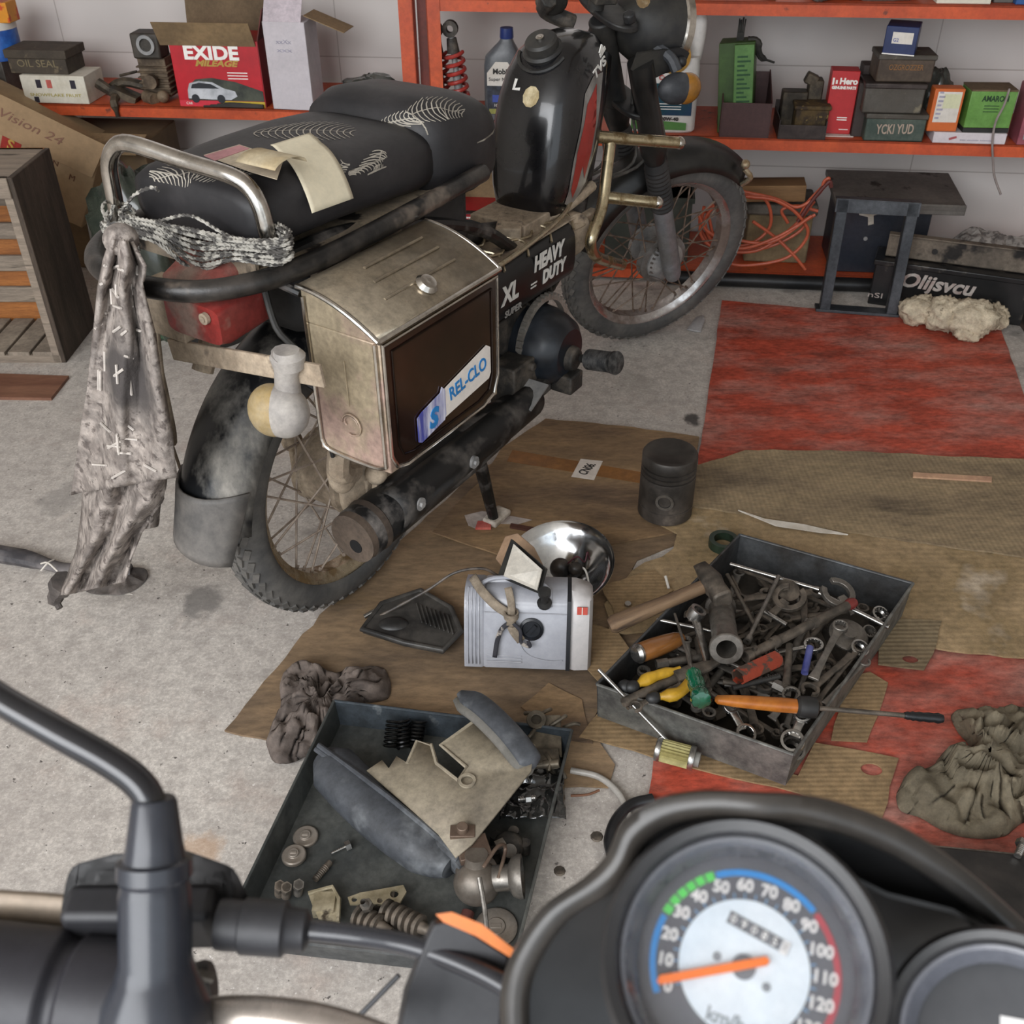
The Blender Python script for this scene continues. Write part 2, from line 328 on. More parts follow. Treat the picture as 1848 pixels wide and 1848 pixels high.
fsheet([(1203, 862), (1262, 838), (1345, 812), (1500, 812), (1600, 818), (1848, 828), (2020, 835), (2060, 1020), (1848, 1004), (1700, 984), (1520, 958), (1345, 926), (1203, 908)],
       .015, .004, 'cardboard_sheet', M_card3, 'large flat brown cardboard with tyre track marks lying over the red board', 'cardboard', jit=.003, seed=5)
fsheet([(1648, 852), (1790, 860), (1790, 868), (1648, 860)], .0195, .004, 'wood_stick', mat('pale_wood', '#c09b7c', '#a8836a', rough=.7, scale=20), 'thin pale wooden stick on the tyre marked cardboard', 'stick', jit=0)
# torn white edge of the upper carton
g = G(); P = [F(x, y, .020) for x, y in [(1332, 922), (1380, 938), (1450, 948), (1530, 966), (1480, 962), (1400, 950)]]; c = sum(P, V())/6
g.prism([((p-c).x, (p-c).y) for p in P], 0, .003); o = g.done('paper_scrap', mat('paper_white', '#cfc9bf', '#b5ada0', rough=.8, scale=20)); o.location = c; tag(o, 'long thin white torn paper strip at the cardboard edge above the tool tray', 'paper')
fsheet([(1583, 1130), (1600, 1115), (1700, 1120), (1685, 1178), (1668, 1208), (1585, 1198)], .0150, .003, 'cardboard_flap', mat('cardboard_grey', '#8d7c60', '#75654d', rough=.85, scale=8, wave=(30, 'Y', .4, .15)), 'small greyish cardboard flap with one round hole, right of the tool tray corner', 'cardboard', holes=[(1643, 1189, .014, .7)], seed=6)
fsheet([(1500, 1335), (1565, 1338), (1585, 1290), (1603, 1232), (1570, 1212), (1540, 1220), (1520, 1260)], .0066, .003, 'cardboard_strip', M_card4, 'narrow notched cardboard strip against the right side of the tool tray', 'cardboard', seed=8)
fsheet([(1045, 1330), (1095, 1270), (1440, 1400), (1470, 1340), (1500, 1345), (1622, 1368), (1592, 1475), (1560, 1470), (1440, 1430), (1250, 1385), (1110, 1345)], .0066, .003, 'cardboard_strip', M_card4, 'ribbed cardboard piece with a round cutout in front of the tool tray corner', 'cardboard', holes=[(1573, 1388, .017, .75)], seed=9)
fsheet([(1020, 1165), (1065, 1124), (1115, 1140), (1150, 1190), (1090, 1240)], .012, .003, 'cardboard_flap', M_card4, 'pointed brown cardboard flap between the headlamp and the tool tray', 'cardboard', seed=10)
fsheet([(940, 1275), (990, 1232), (1050, 1262), (1070, 1340), (1030, 1335)], .0055, .003, 'cardboard_flap', mat('cardboard_taped', '#8a6f50'), 'brown cardboard corner sticking out behind the black tray', 'cardboard', seed=11)
fsheet([(1085, 1055), (1180, 1028), (1215, 1065), (1120, 1130)], .0150, .003, 'cardboard_flap', M_card4, 'jagged cardboard scrap under the hammer handle', 'cardboard', seed=12, jit=.004)
# ================================================================ the black moped
TH = radians(56.6); BO = V((-.311, 1.534, 0.008)); BD = V((cos(TH), sin(TH), 0)); BL = V((-sin(TH), cos(TH), 0))
def loc_(X): X = X-BO; return V((X.dot(BD), X.dot(BL), X.z))
def BK(x, y, Y=0.0):
    D = ray(x, y); t = ((BO-OC).dot(BL)+Y)/D.dot(BL); return loc_(OC+D*t)
def BX(x, y, X=0.0):
    D = ray(x, y); t = ((BO-OC).dot(BD)+X)/D.dot(BD); return loc_(OC+D*t)
def BZ(x, y, z): return loc_(F(x, y, z+BO.z))
MOP = thing('moped', 'dusty black moped with a chrome side box and two patterned black seats', 'moped', BO, TH)
M_rub = mat('tyre_rubber', '#4c4b4a', '#625f5b', rough=.8, scale=9, bump=.1, bs=90)
M_tread = mat('tyre_tread', '#4f4d4a', '#6b6762', rough=.85, scale=14)
M_blk = mat('black_paint', '#0f0f10', '#1d1c1b', rough=.28, scale=6, r2=.5, coat=.2)
M_blkd = mat('black_dirty', '#161616', '#6b6560', rough=.45, scale=14, lo=.5, hi=.66, r2=.85, bump=.1)
M_blkp = mat('black_plastic', '#1f1f20', '#35332f', rough=.55, scale=12)
M_dust = mat('dusty_metal', '#6d6053', '#9a8b7a', rough=.85, scale=18, c3='#352d27', s3=30, t3=(.6, .7), bump=.3)
M_mud = mat('dried_mud', '#8f7f6c', '#b5a48e', rough=.95, scale=12, c3='#5b5047', s3=22, t3=(.6, .7), bump=.4)
M_chr = mat('chrome', '#c9c4bc', '#8f877c', rough=.16, metal=1, scale=20, lo=.5, hi=.75, r2=.4)
M_rust = mat('chrome_rusty', '#b7ab93', '#7b6547', rough=.25, metal=.9, scale=22, lo=.48, hi=.62, r2=.7, m2=.4)
M_grey = mat('grey_cast', '#8a8a8a', '#a5a3a0', rough=.5, metal=.3, scale=14)
M_engine = mat('engine_dark', '#2a2825', '#5d554c', rough=.7, scale=22, lo=.45, hi=.65, bump=.3)
M_spoke = mat('spoke_rusty', '#8c7b6d', '#5f4d40', rough=.6, metal=.4, scale=40)
M_white = mat('white_print', '#d8d6d0', rough=.6)

def wheel(name, M, hub_m, rim_m, spoke_m, hubr=.045, core=.028):
    h = G().lathe([(.006, -.07), (hubr*.8, -.055), (hubr, -.05), (hubr, -.038), (core, -.034), (core, .034), (hubr, .038), (hubr, .05), (.006, .06)], ax=(0, 1, 0), n=32).done(name, hub_m, MOP)
    h.matrix_local = M
    R, wd = .267, .034; pr = []
    for k in range(17):
        a = radians(-125+250*k/16); pr.append((R-.036+.036*cos(a), wd*sin(a)))
    pr2 = [(r-.004 if abs(z) > wd*.9 else r, z) for r, z in pr]
    G().lathe(pr2+[(.205, wd*.55), (.205, -wd*.55)], ax=(0, 1, 0), n=96, cap=False, loop=False).done('tyre', M_rub, h)
    g = G(); n = 58
    for i in range(n):
        a = 2*pi*i/n
        for j, (yy, rr_, sk) in enumerate(((0, -.0006, 0), (.0125, -.0026, .5), (-.0125, -.0026, -.5), (.0235, -.0098, .8), (-.0235, -.0098, -.8))):
            a2 = a+(.5 if j in (1, 2) else 0)*2*pi/n; r = R+rr_
            Rm = Matrix.Rotation(a2, 3, 'Y') @ Matrix.Rotation(-sk*1.0 if abs(yy) > .02 else 0, 3, 'X') @ Matrix.Rotation(sk*.5, 3, 'Z')
            g.box(Matrix.Rotation(a2, 3, 'Y') @ V((0, yy, r)), (.021, .0105, .005), Rm)
    g.done('tread', M_tread, h)
    G().lathe([(.196, -.012), (.199, -.018), (.207, -.020), (.2165, -.024), (.219, -.026), (.217, -.028), (.2095, -.0265), (.203, -.022), (.193, -.0135), (.193, .0135), (.203, .022), (.2095, .0265), (.217, .028), (.219, .026), (.2165, .024), (.207, .020), (.199, .018), (.196, .012)], ax=(0, 1, 0), n=96, cap=False, loop=True).done('rim', rim_m, h)
    sp = None
    for i in range(36):
        side = 1 if i % 2 else -1; cr = 1 if (i//2) % 2 else -1
        if i < 4:
            a0 = cr*1.0
            sp0 = G().tube([(hubr*.92*sin(a0), side*.042, hubr*.92*cos(a0)), (.197*sin(-.12*cr), side*.004, .197*cos(.12))], .0021, 5)
            sp0.cyl((.197*sin(-.12*cr), side*.004, .197*cos(.12)), (.186*sin(-.12*cr), side*.005, .186*cos(.12)), .003, n=6)
            o = sp0.done('spoke', spoke_m, h)
            if i == 0: SP = []
            SP.append(o)
        else:
            o = SP[i % 4].copy(); COL.objects.link(o)
        o.rotation_euler = (0, 2*pi*i/36, 0)
    return h
wheel('rear_wheel', T(0, 0, .267), M_mud, M_rust, mat('spoke_dusty', '#a8998a', '#857567', rough=.75, scale=30), .070, .066)
# steering
RK = radians(25); sdir = V((-sin(RK), 0, cos(RK))); spt = V((1.19, 0, .267))
ST = radians(33)
MS = Matrix.Translation(spt) @ Matrix.Rotation(-ST, 4, sdir) @ Matrix.Translation(-spt)
wheel('front_wheel', MS @ T(1.228, 0, .267), M_grey, mat('rim_front', '#c4c2c0', '#7d6f66', rough=.2, metal=.95, scale=8, lo=.4, hi=.62, r2=.6, m2=.5), M_spoke, .052)
g = G().lathe([(.0, -.048), (.05, -.046), (.066, -.04), (.068, -.02), (.0, -.018)], (1.228, 0, .267), (0, 1, 0), n=36)
for k in range(7): g.box((1.205+.0, -.05, .225+.013*k), (.055-.006*abs(k-3), .01, .005), Matrix.Rotation(.4, 3, 'Y'))
g.done('brake_drum', mat('brake_cast', '#8d8d8b', '#6b6661', rough=.5, metal=.4, scale=12), MOP, M=MS)
for sY in (-.082, .082):
    A = V((1.228, sY, .267)); d = V((-sin(RK), 0, cos(RK)))
    g = G(); g.lathe([(.0, -.03), (.018, -.028), (.022, -.015), (.024, .02), (.0235, .22), (.024, .225), (.0, .226)], A, d, n=20)
    fl = g.done('fork_leg', mat('fork_alloy', '#8c8e93', '#7b7a79', rough=.45, metal=.4, scale=10), MOP, M=MS)
    pr = [(.0, .205), (.026, .206)]
    for k in range(11): z = .212+.0115*k; pr += [(.0285, z), (.0265, z+.006)]
    pr += [(.024, .345), (.0, .346)]
    G().lathe(pr, A, d, n=20).done('rubber_boot', mat('boot_rubber', '#242425', '#3a3837', rough=.7, scale=20), fl, M=MS)
    G().lathe([(.0, .34), (.022, .341), (.026, .36), (.03, .37), (.03, .40), (.0275, .41), (.0275, .6), (.0, .601)], A, d, n=20).done('fork_cover', M_blk, fl, M=MS)
# front mudguard
def arc_guard(cx, cz, R, a0, a1, wy, depth, n=28, th=None):
    g = G()
    def fn(u, v):
        a = a0+(a1-a0)*u; t = v*2-1; r = R-depth*abs(t)**2.6; return (cx+r*cos(a), wy*(abs(t)**.8)*(1 if t > 0 else -1), cz+r*sin(a))
    return g.grid(fn, n, 12)
arc_guard(1.228, .267, .305, radians(53), radians(165), .06, .05).done('front_mudguard', mat('guard_black', '#131313', '#2a2825', rough=.4, scale=10), MOP, solid=.003, M=MS)
g = G(); g.tube([(1.375, -.062, .520), (1.395, -.072, .50), (1.385, -.060, .475)], .007, sm=3); g.sph((1.375, -.06, .53), .012, 8); g.sph((1.41, -.055, .485), .006, 6)
g.done('mudguard_stay', M_rust, MOP, M=MS)
g = G(); g.cyl(spt+sdir*.46, spt+sdir*.66, .026); [g.loft([ring(spt+sdir*z+V((.02, 0, 0)), .040, .095, 24, 2.6) for z in (h0, h0+.016)]) for h0 in (.67, .46)]; [g.cyl(spt+sdir*.69+V((.03, s_*.08, 0)), spt+sdir*.71+V((.03, s_*.08, 0)), .014, n=6) for s_ in (-1, 1)]
g.done('steering_head', M_blkp, MOP, M=MS, bev=.004)
g = G(); top = spt+sdir*.70
g.tube([top+V((-.12, -.32, .13)), top+V((-.07, -.2, .13)), top+V((0, -.1, .06)), top+V((.0, 0, .04)), top+V((0, .1, .06)), top+V((-.07, .2, .13)), top+V((-.12, .32, .13))], .0115, 10, sm=5)
g.done('handlebar', M_rust, MOP, M=MS)
g = G(); g.box(top+V((0, 0, .03)), (.05, .07, .05)); g.cyl(top+V((0, 0, -.02)), top+V((-.005, 0, .07)), .017); g.sph(top+V((-.01, 0, .075)), .014, 8)
g.sph(top+V((-.07, .06, -.02)), (.035, .03, .03), 10); g.tube([top+V((-.1, .02, 0)), top+V((-.08, .06, -.04)), top+V((-.02, .04, -.06))], .018, 8, sm=4)
g.done('handlebar_clamp', M_engine, MOP, M=MS, bev=.003)
hl = V((1.065, 0, .848)); hd = V((1, 0, -.12)).normalized()
h_ = G().lathe([(.0, -.115), (.03, -.112), (.06, -.09), (.08, -.05), (.088, .0), (.088, .012), (.0, .013)], hl, hd, n=32).done('headlight', M_blkp, MOP, M=MS)
G().lathe([(.086, .0), (.093, .004), (.094, .02), (.086, .026), (.082, .018)], hl, hd, n=32, cap=False, loop=True).done('chrome_rim', M_chr, h_, M=MS)
G().lathe([(.0, .03), (.05, .026), (.083, .016), (.0, .012)], hl, hd, n=32).done('glass', mat('lens_glass', '#b9c0c4', rough=.1, metal=.3), h_, M=MS)
for s_ in (-1, 1): G().prism([(.95, .80), (.955, .835), (1.06, .842), (1.085, .83), (1.08, .805), (1.05, .795), (1.0, .775)], s_*.092-.003, s_*.092+.003, Matrix(((1, 0, 0, 0), (0, 0, 1, 0), (0, 1, 0, 0), (0, 0, 0, 1)))).sph((1.065, s_*.10, .815), .012, 8).done('headlight_bracket', M_blkp, MOP, M=MS)
for s_ in (-1, 1):
    g = G(); g.tube([(1.10, s_*.10, .785), (1.12, s_*.135, .775), (1.13, s_*.155, .755)], .012, sm=3); g.sph((1.13, s_*.17, .725), (.045, .028, .033), 12)
    g.b.transform(T(-.085, -s_*.035, .05)); i_ = g.done('turn_signal', mat('signal_black', '#2a2c30', '#45474a', rough=.6, scale=10), MOP, M=MS)
    G().sph((1.068, s_*.137, .775), (.032, .0275, .0325), 12).done('amber_lens', mat('amber', '#94641f', '#7a5426', rough=.25, scale=20), i_, M=MS)['label'] = 'amber lens'
g = G()
for k, (yy, c_) in enumerate(((-.03, .0), (-.045, .02), (.02, .01), (.035, -.02))):
    g.tube([(1.0, yy, .9), (.97+c_, yy-.02, .80), (.99, yy*1.5, .68), (1.02+c_, yy-.01, .55), (.80, yy*.5, .55)], .0035, 6, sm=6)
g.tube([(.96, -.05, .86), (1.0, -.09, .72), (1.10, -.085, .55), (1.16, -.06, .36)], .004, 6, sm=6)
g.done('control_cable', mat('cable_grey', '#3a3937', '#6c6963', rough=.6, scale=20), MOP)
# fuel tank
tk = [(.54, .665, .055, .055), (.555, .672, .078, .075), (.60, .685, .092, .088), (.66, .698, .102, .094), (.72, .715, .106, .094), (.76, .725, .104, .090), (.805, .742, .098, .084), (.838, .755, .084, .072), (.860, .762, .062, .052), (.868, .765, .03, .025)]
tank = G().loft([ring((xc, 0, z), a, b_, 32, 3.2) for z, xc, a, b_ in tk]).done('fuel_tank', mat('tank_black', '#0c0c0e', '#161518', rough=.22, scale=5, r2=.34, coat=.5), MOP, ang=60)
g = G(); cx = V((.688, 0, .845)); cn = V((-.45, 0, .9)).normalized()
cap = g.lathe([(0, -.01), (.036, -.006), (.04, .003), (.036, .008), (.032, .008), (.032, .022), (.028, .027), (0, .028)], cx, cn, 28).done('filler_cap', M_blkp, tank)
G().lathe([(0, .027), (.008, .028), (.008, .031), (0, .0315)], cx, cn, 16).box(cx+cn*.032, (.002, .008, .002)).done('lock', M_chr, tank)
g = G().tube([cx+cn*.0+V((-.05*cos(a)*.8, .05*sin(a), -.03*cos(a))) for a in [radians(x) for x in range(-80, 81, 16)]], .004, 6); g.done('cap_gasket', M_blkp, tank)
from mathutils.bvhtree import BVHTree
def bvh_of(o): me = o.data; return BVHTree.FromPolygons([v.co.copy() for v in me.vertices], [list(p.vertices) for p in me.polygons])
def decal(tri_or_poly, bv, dirv, name, m, parent, off=.0012, res=14, origin_off=.3):
    """flat polygon (3D points) pressed on a surface along dirv, subdivided"""
    b = bmesh.new(); vs = [b.verts.new(V(p)) for p in tri_or_poly]; b.faces.new(vs)
    bmesh.ops.triangulate(b, faces=b.faces)
    for _ in range(4): 
        es = [e for e in b.edges if e.calc_length() > .012]
        if es: bmesh.ops.subdivide_edges(b, edges=es, cuts=1, use_grid_fill=False); bmesh.ops.triangulate(b, faces=b.faces)
    d = V(dirv).normalized(); dead = []
    for v in b.verts:
        h = bv.ray_cast(v.co-d*origin_off, d, 1.0)
        if h[0] is None: h2 = bv.find_nearest(v.co); v.co = h2[0]+h2[1]*off
        else: v.co = h[0]-d*off
    me = bpy.data.meshes.new(name); b.to_mesh(me); b.free(); me.materials.append(m)
    o = bpy.data.objects.new(name, me); COL.objects.link(o); o.parent = parent; return o
tb = bvh_of(tank)
M_dred = mat('decal_red', '#b1352b', '#8e2c25', rough=.35, scale=8); M_dsil = mat('decal_silver', '#9a9894', '#6f6c68', rough=.4, metal=.4, scale=12)
def tp(x, z): return (x, -.12, z)
decal([tp(.700, .775), tp(.735, .80), tp(.775, .80), tp(.74, .70), tp(.715, .60), tp(.675, .555), tp(.645, .575), tp(.655, .66)], tb, (0, 1, 0), 'side_decal', M_dsil, tank)
decal([tp(.705, .755), tp(.745, .785), tp(.715, .70), tp(.735, .71), tp(.705, .61), tp(.69, .64), tp(.67, .58), tp(.655, .60), tp(.665, .67)], tb, (0, 1, 0), 'side_decal', M_dred, tank, off=.002)
text('TVS', .026, M_white, tank, T(.742, -.0955, .815) @ RX @ Matrix.Rotation(radians(28), 4, 'Z'), width=.05, bold=.0008)
g = G().box((.752, -.0945, .842), (.022, .002, .007), Matrix.Rotation(-.6, 3, 'Y')).box((.745, -.0945, .848), (.008, .002, .016), Matrix.Rotation(.5, 3, 'Y')); g.done('emblem', M_white, tank)
decal([V((.5, -.010+.018*cos(a), .775+.018*sin(a))) for a in [k*pi/5 for k in range(10)]], tb, (1, 0, 0), 'sticker', mat('sticker_torn', '#a8966f', '#c9bb98', rough=.7, scale=60), tank)
decal([V((.5, .035, .80)), V((.5, .028, .80)), V((.5, .03, .785)), V((.5, .018, .787)), V((.5, .018, .782)), V((.5, .036, .781))], tb, (1, 0, 0), 'sticker', M_white, tank)
# frame, spine, engine
g = G(); g.tube([(.93, 0, .80), (.88, 0, .62), (.80, 0, .42), (.66, 0, .33)], .021, 12, sm=5)
g.tube([(.86, 0, .56), (.7, 0, .52), (.45, 0, .56), (.2, 0, .68), (-.1, 0, .72)], .02, 12, sm=5)
for s_ in (-1, 1):
    g.tube([(.5, s_*.06, .52), (.3, s_*.09, .64), (.0, s_*.105, .735), (-.2, s_*.10, .745)], .012, 10, sm=4); g.tube([(.45, s_*.06, .3), (.2, s_*.08, .5), (.05, s_*.09, .70)], .012, 8, sm=4)
g.done('frame', M_blkd, MOP)
g = G(); g.bx(.30, .56, -.07, .07, .27, .40); g.cyl((.52, 0, .36), (.66, 0, .46), .062, .058)
for k in range(7): g.cyl(V((.54, 0, .375))+V((.82, 0, .57))*.017*k, V((.54, 0, .375))+V((.82, 0, .57))*(.017*k+.006), .08, n=24)
g.done('engine', M_engine, MOP, bev=.006)
cc_ = BK(985, 625, -.11)
g = G().lathe([(0, .085), (.05, .083), (.066, .07), (.075, .05), (.082, .03), (.085, .0), (.085, -.03), (0, -.031)], (cc_.x, -.085, cc_.z), (0, -1, 0), 36)
g.done('clutch_cover', mat('cover_blueblack', '#15181d', '#2c3138', rough=.35, scale=8), MOP)
g = G().lathe([(.083, -.002), (.093, -.002), (.093, .012), (.083, .012)], (cc_.x+.01, -.09, cc_.z+.01), (0, -1, 0), 36, cap=False, loop=True)
for k in range(40):
    a = k*2*pi/40; g.box((cc_.x+.01+.093*cos(a), -.097, cc_.z+.01+.093*sin(a)), (.008, .012, .006), Matrix.Rotation(-a, 3, 'Y'))
g.done('flywheel_fins', mat('fin_alloy', '#a8a39b', '#7d776f', rough=.5, metal=.5), MOP)
g = G(); g.cyl((cc_.x+.0, -.15, cc_.z-.01), (cc_.x, -.185, cc_.z-.01), .03, .024); g.box((cc_.x-.005, -.165, cc_.z-.06), (.05, .05, .04)); g.box((cc_.x-.10, -.10, cc_.z-.03), (.1, .06, .09))
g.cyl((cc_.x-.06, -.12, cc_.z-.05), (cc_.x-.06, -.15, cc_.z-.05), .012); g.cyl((cc_.x-.09, -.12, cc_.z), (cc_.x-.09, -.14, cc_.z), .009)
g.done('crankcase', M_engine, MOP, bev=.004)
pa = V((cc_.x+.01, -.19, cc_.z-.01)); pb = BK(1112, 655, -.28)
g = G().cyl(pa, pb, .009); pd = (pb-pa).normalized(); L_ = (pb-pa).length
pr = [(0, .02)]
for k in range(13): pr += [(.0215, .022+k*(L_-.03)/13), (.0175, .022+(k+.55)*(L_-.03)/13)]
pr += [(.023, L_-.008), (.024, L_), (0, L_+.004)]
k_ = g.done('kick_pedal', M_blkp, MOP); G().lathe(pr, pa, pd, 20).done('rubber_grip', mat('pedal_rubber', '#1c1c1c', '#4d4b49', rough=.6, scale=60), k_)
# HEAVY DUTY side cover
g = G(); rr = []
for t in [0, .02, .05, .2, .5, .8, .95, .98, 1]:
    k = min(1, (min(t, 1-t)/.05)**.5 if min(t, 1-t) < .05 else 1); k = max(k, .55)
    rr.append(ring((.30+.37*t, -.055, .478), .05*k, .062*k, 28, 3.2, None, 'yz'))
sc_ = g.loft(rr).done('side_cover', mat('cover_gloss', '#0d0d0e', '#1b1a19', rough=.3, scale=9, r2=.5), MOP, ang=60)
text('XL', .05, M_white, sc_, T(.405, -.1056, .478) @ RX, width=.062, bold=.002, shear=.15)
text('SUPER', .018, mat('print_grey', '#8e8c88', rough=.6), sc_, T(.415, -.1056, .44) @ RX, width=.06, bold=.0005, shear=.15)
text('HEAVY', .042, M_white, sc_, T(.545, -.1056, .503) @ RX, width=.115, bold=.002, shear=.15)
text('DUTY', .036, M_white, sc_, T(.565, -.1056, .466) @ RX, width=.092, bold=.0018, shear=.15)
G().box((.49, -.106, .468), (.022, .001, .003)).box((.488, -.106, .461), (.02, .001, .003)).done('emblem', M_white, sc_)
g = G(); # luggage mesh of wires on the footboard
for k in range(5):
    x = .30+.085*k; g.tube([(x, .06, .552), (x+.02, .02, .556), (x+.01, -.03, .554), (x+.03, -.075, .543), (x+.01, -.10, .525)], .0028, 6, sm=3)
for yy in (.03, -.02, -.065): g.tube([(.27+.05*k, yy+.012*(-1)**k, .553-(.006 if yy < -.05 else 0)) for k in range(9)], .0028, 6, sm=3)
g.tube([(.26, -.10, .54), (.45, -.102, .548), (.62, -.09, .56), (.72, -.06, .575)], .005, 8, sm=4)
g.done('wire_rack', M_rust, MOP)
g = G(); g.bx(.24, .70, -.09, .09, .536, .541); g.box((.60, 0, .55), (.16, .13, .03)); g.box((.52, -.03, .553), (.08, .05, .03), Matrix.Rotation(.5, 3, 'Z')); g.cyl((.68, -.09, .5), (.70, .0, .5), .045)
g.tube([(.60, -.05, .545), (.68, -.07, .56), (.76, -.08, .58)], .012, 8, sm=3)
g.done('footboard', M_mud, MOP, bev=.003)
# exhaust
mz = .236
g = G().lathe([(0, -.002), (.02, .0), (.044, .004), (.048, .012), (.048, .30), (.044, .42), (.030, .52), (.018, .58), (.016, .64), (0, .641)], (-.11, -.125, mz), (1, 0, .01), 28)
ex_ = g.done('exhaust', M_blkd, MOP)
G().lathe([(0, -.004), (.046, -.003), (.0475, .03), (.05, .045), (.046, .05)], (-.112, -.125, mz), (1, 0, .01), 28).done('end_cap', mat('exhaust_end', '#3f352d', '#5a4d42', rough=.7, scale=12), ex_); G().cyl((-.113, -.132, mz-.012), (-.1165, -.132, mz-.012), .013).done('outlet', mat('outlet_black', '#0c0b0b', rough=.9), ex_)
def hs(u, v): a = radians(20+150*v)-radians(100) ; x = .02+.47*u; r = .056-.012*u; return (x-.06, -.125-r*cos(a+.2)*1.0, mz+.0+r*sin(a+.55))
G().grid(hs, 14, 10).done('heat_shield', mat('shield_black', '#121212', '#57524d', rough=.5, scale=16, lo=.5, hi=.7, r2=.8), ex_, solid=.003)
for bx_ in (BK(755, 908, -.175), BK(850, 832, -.172)):
    b_ = G().cyl((bx_.x, -.165, bx_.z), (bx_.x, -.182, bx_.z), .012).cyl((bx_.x, -.182, bx_.z), (bx_.x, -.187, bx_.z), .006, n=6).done('bolt', M_grey, ex_)
G().box(BK(955, 712, -.15), (.07, .05, .004), Matrix.Rotation(-.4, 3, 'Y')).done('bracket_strip', M_grey, MOP)
g = G(); c0 = BK(870, 850, -.115); c1 = BK(890, 905, -.12)
g.tube([(c0.x-.01, c0.y, .17), c0, (c1.x, c1.y, .012)], [.016, .014, .011], 10); g.tube([(c0.x-.01, .11, .17), (c1.x, .12, .012)], .012)
g.cyl((c0.x-.01, -.115, .165), (c0.x-.01, .11, .165), .012)
st_ = g.done('centre_stand', M_blkd, MOP); G().box((c1.x+.012, c1.y, .008), (.06, .035, .014)).done('stand_foot', mat('foot_steel', '#a59a8c', '#cfc5b8', rough=.7, scale=30), st_, bev=.004)
# swing arm, shocks, chain case
g = G()
for s_ in (-1, 1): g.tube([(.33, s_*.05, .29), (.15, s_*.085, .28), (-.0, s_*.085, .267)], .016, 10, sm=3); g.box((0, s_*.085, .267), (.06, .012, .05))
g.done('swing_arm', M_mud, MOP, bev=.003)
g = G().cyl((0, -.075, .267), (0, -.10, .267), .016, n=6).cyl((0, -.10, .267), (0, -.115, .267), .008).cyl((0, .115, .267), (0, -.118, .267), .006)
g.done('axle_nut', mat('nut_blue', '#7e8790', '#5f6468', rough=.5, metal=.5), MOP)
for s_ in (-1, 1):
    A, B_ = V((-.01, s_*.098, .30)), V((.06, s_*.11, .64)); d = (B_-A); g = G().cyl(A, B_, .011)
    pr = []
    s0 = g.sph(A, .02, 8).sph(B_, .018, 8).cyl(A+d*.1, A+d*.45, .026).done('shock_absorber', M_mud, MOP)
    n = 7; pts = []
    for k in range(n*10+1):
        a = 2*pi*k/10; t = .42+.5*k/(n*10); X, Y, Z = frame(d); pts.append(A+d*t+X*.027*cos(a)+Y*.027*sin(a))
    G().tube(pts, .0045, 6).done('spring', M_dust, s0)
g = G(); g.lathe([(0, .0), (.066, .0), (.070, .004), (.070, .012), (.060, .022), (.03, .03), (0, .031)], (0, -.058, .267), (0, -1, 0), 32)
g.sph((-.075, -.085, .345), (.035, .02, .05), 10); g.tube([(-.06, -.09, .33), (-.10, -.1, .36), (-.09, -.105, .43), (-.11, -.1, .50)], .02, 10, sm=4)
g.box((-.03, -.10, .23), (.012, .01, .14), Matrix.Rotation(.3, 3, 'Y'))
g.done('brake_plate', M_mud, MOP, bev=.002)
# rear mudguard
arc_guard(0, .267, .335, radians(50), radians(168), .072, .05, 30).done('rear_mudguard', mat('guard_dusty', '#191a1c', '#8a867f', rough=.3, scale=7, lo=.46, hi=.6, r2=.9, stretch=(1, 1, .6)), MOP, solid=.003)
def mf(u, v):
    t = v*2-1; a = radians(162)+u*.12; x = -.322-.028*u; z = .372-.10*u+.016*t*u; w_ = .073-.014*u
    return (x+.055*abs(t)**2.4*(1-.4*u), w_*t, z+.03)
G().grid(mf, 12, 10).done('mud_flap', mat('flap_grey', '#4e4c4a', '#726d68', rough=.6, scale=9), MOP, solid=.004)
# bracket, tail light, signals
bR = BX(562, 690, -.30); bL = BX(330, 620, -.26)
g = G(); mid = (bR+bL)/2; g.box(mid, ((bR-bL).length*.0+.006, (bR-bL).length, .032), Matrix.Rotation(math.atan2(bL.z-bR.z, bL.y-bR.y), 3, 'X'))
g.box((mid.x+.02, .02, mid.z+.035), (.05, .085, .07)); g.tube([(mid.x, .06, mid.z), (-.24, .12, .45), (-.23, .14, .40)], .009, 8, sm=3); g.tube([(mid.x, .04, mid.z), (-.26, .10, .44), (-.24, .12, .36)], .003, 6)
g.tube([(-.25, 0, .58), (-.2, 0, .66), (-.1, 0, .71)], .016)
g.done('number_plate_bracket', M_mud, MOP, bev=.003)
sg = BX(512, 742, -.30); g = G().tube([BX(520, 640, -.29), BX(517, 672, -.29), BX(520, 712, -.29)], [.022, .016, .018], 12); g.sph(sg, (.032, .036, .037), 14); g.lathe([(0, -.01), (.02, -.01), (.023, .006), (.016, .014), (0, .014)], BX(520, 650, -.29), (0, 0, 1), 20)
rs = g.done('turn_signal', mat('signal_dusty', '#8b8682', '#a8a29b', rough=.7, scale=14), MOP)
G().sph(sg+V((-.006, .014, .0)), (.031, .034, .0365), 14).done('amber_lens', mat('lens_cream', '#9c8558', '#a5987f', rough=.5, scale=12), rs)['label'] = 'dusty amber lens'
rs['label'] = 'right rear turn signal, dusty grey'
g = G(); A = BX(365, 570, -.275)
g.loft([ring((x, A.y, A.z+dz), .054*k, .031*k2, 28, 6, None, 'yz') for x, k, k2, dz in ((-.20, .9, .9, 0), (-.275, 1, 1, 0), (-.292, .97, .85, 0))])
tl = g.done('tail_light', mat('tail_red', '#98302b', '#7d3430', rough=.4, scale=8, c3='#8c7468', s3=14, t3=(.46, .62)), MOP, ang=50)
g = G(); B_ = BX(350, 500, -.25)
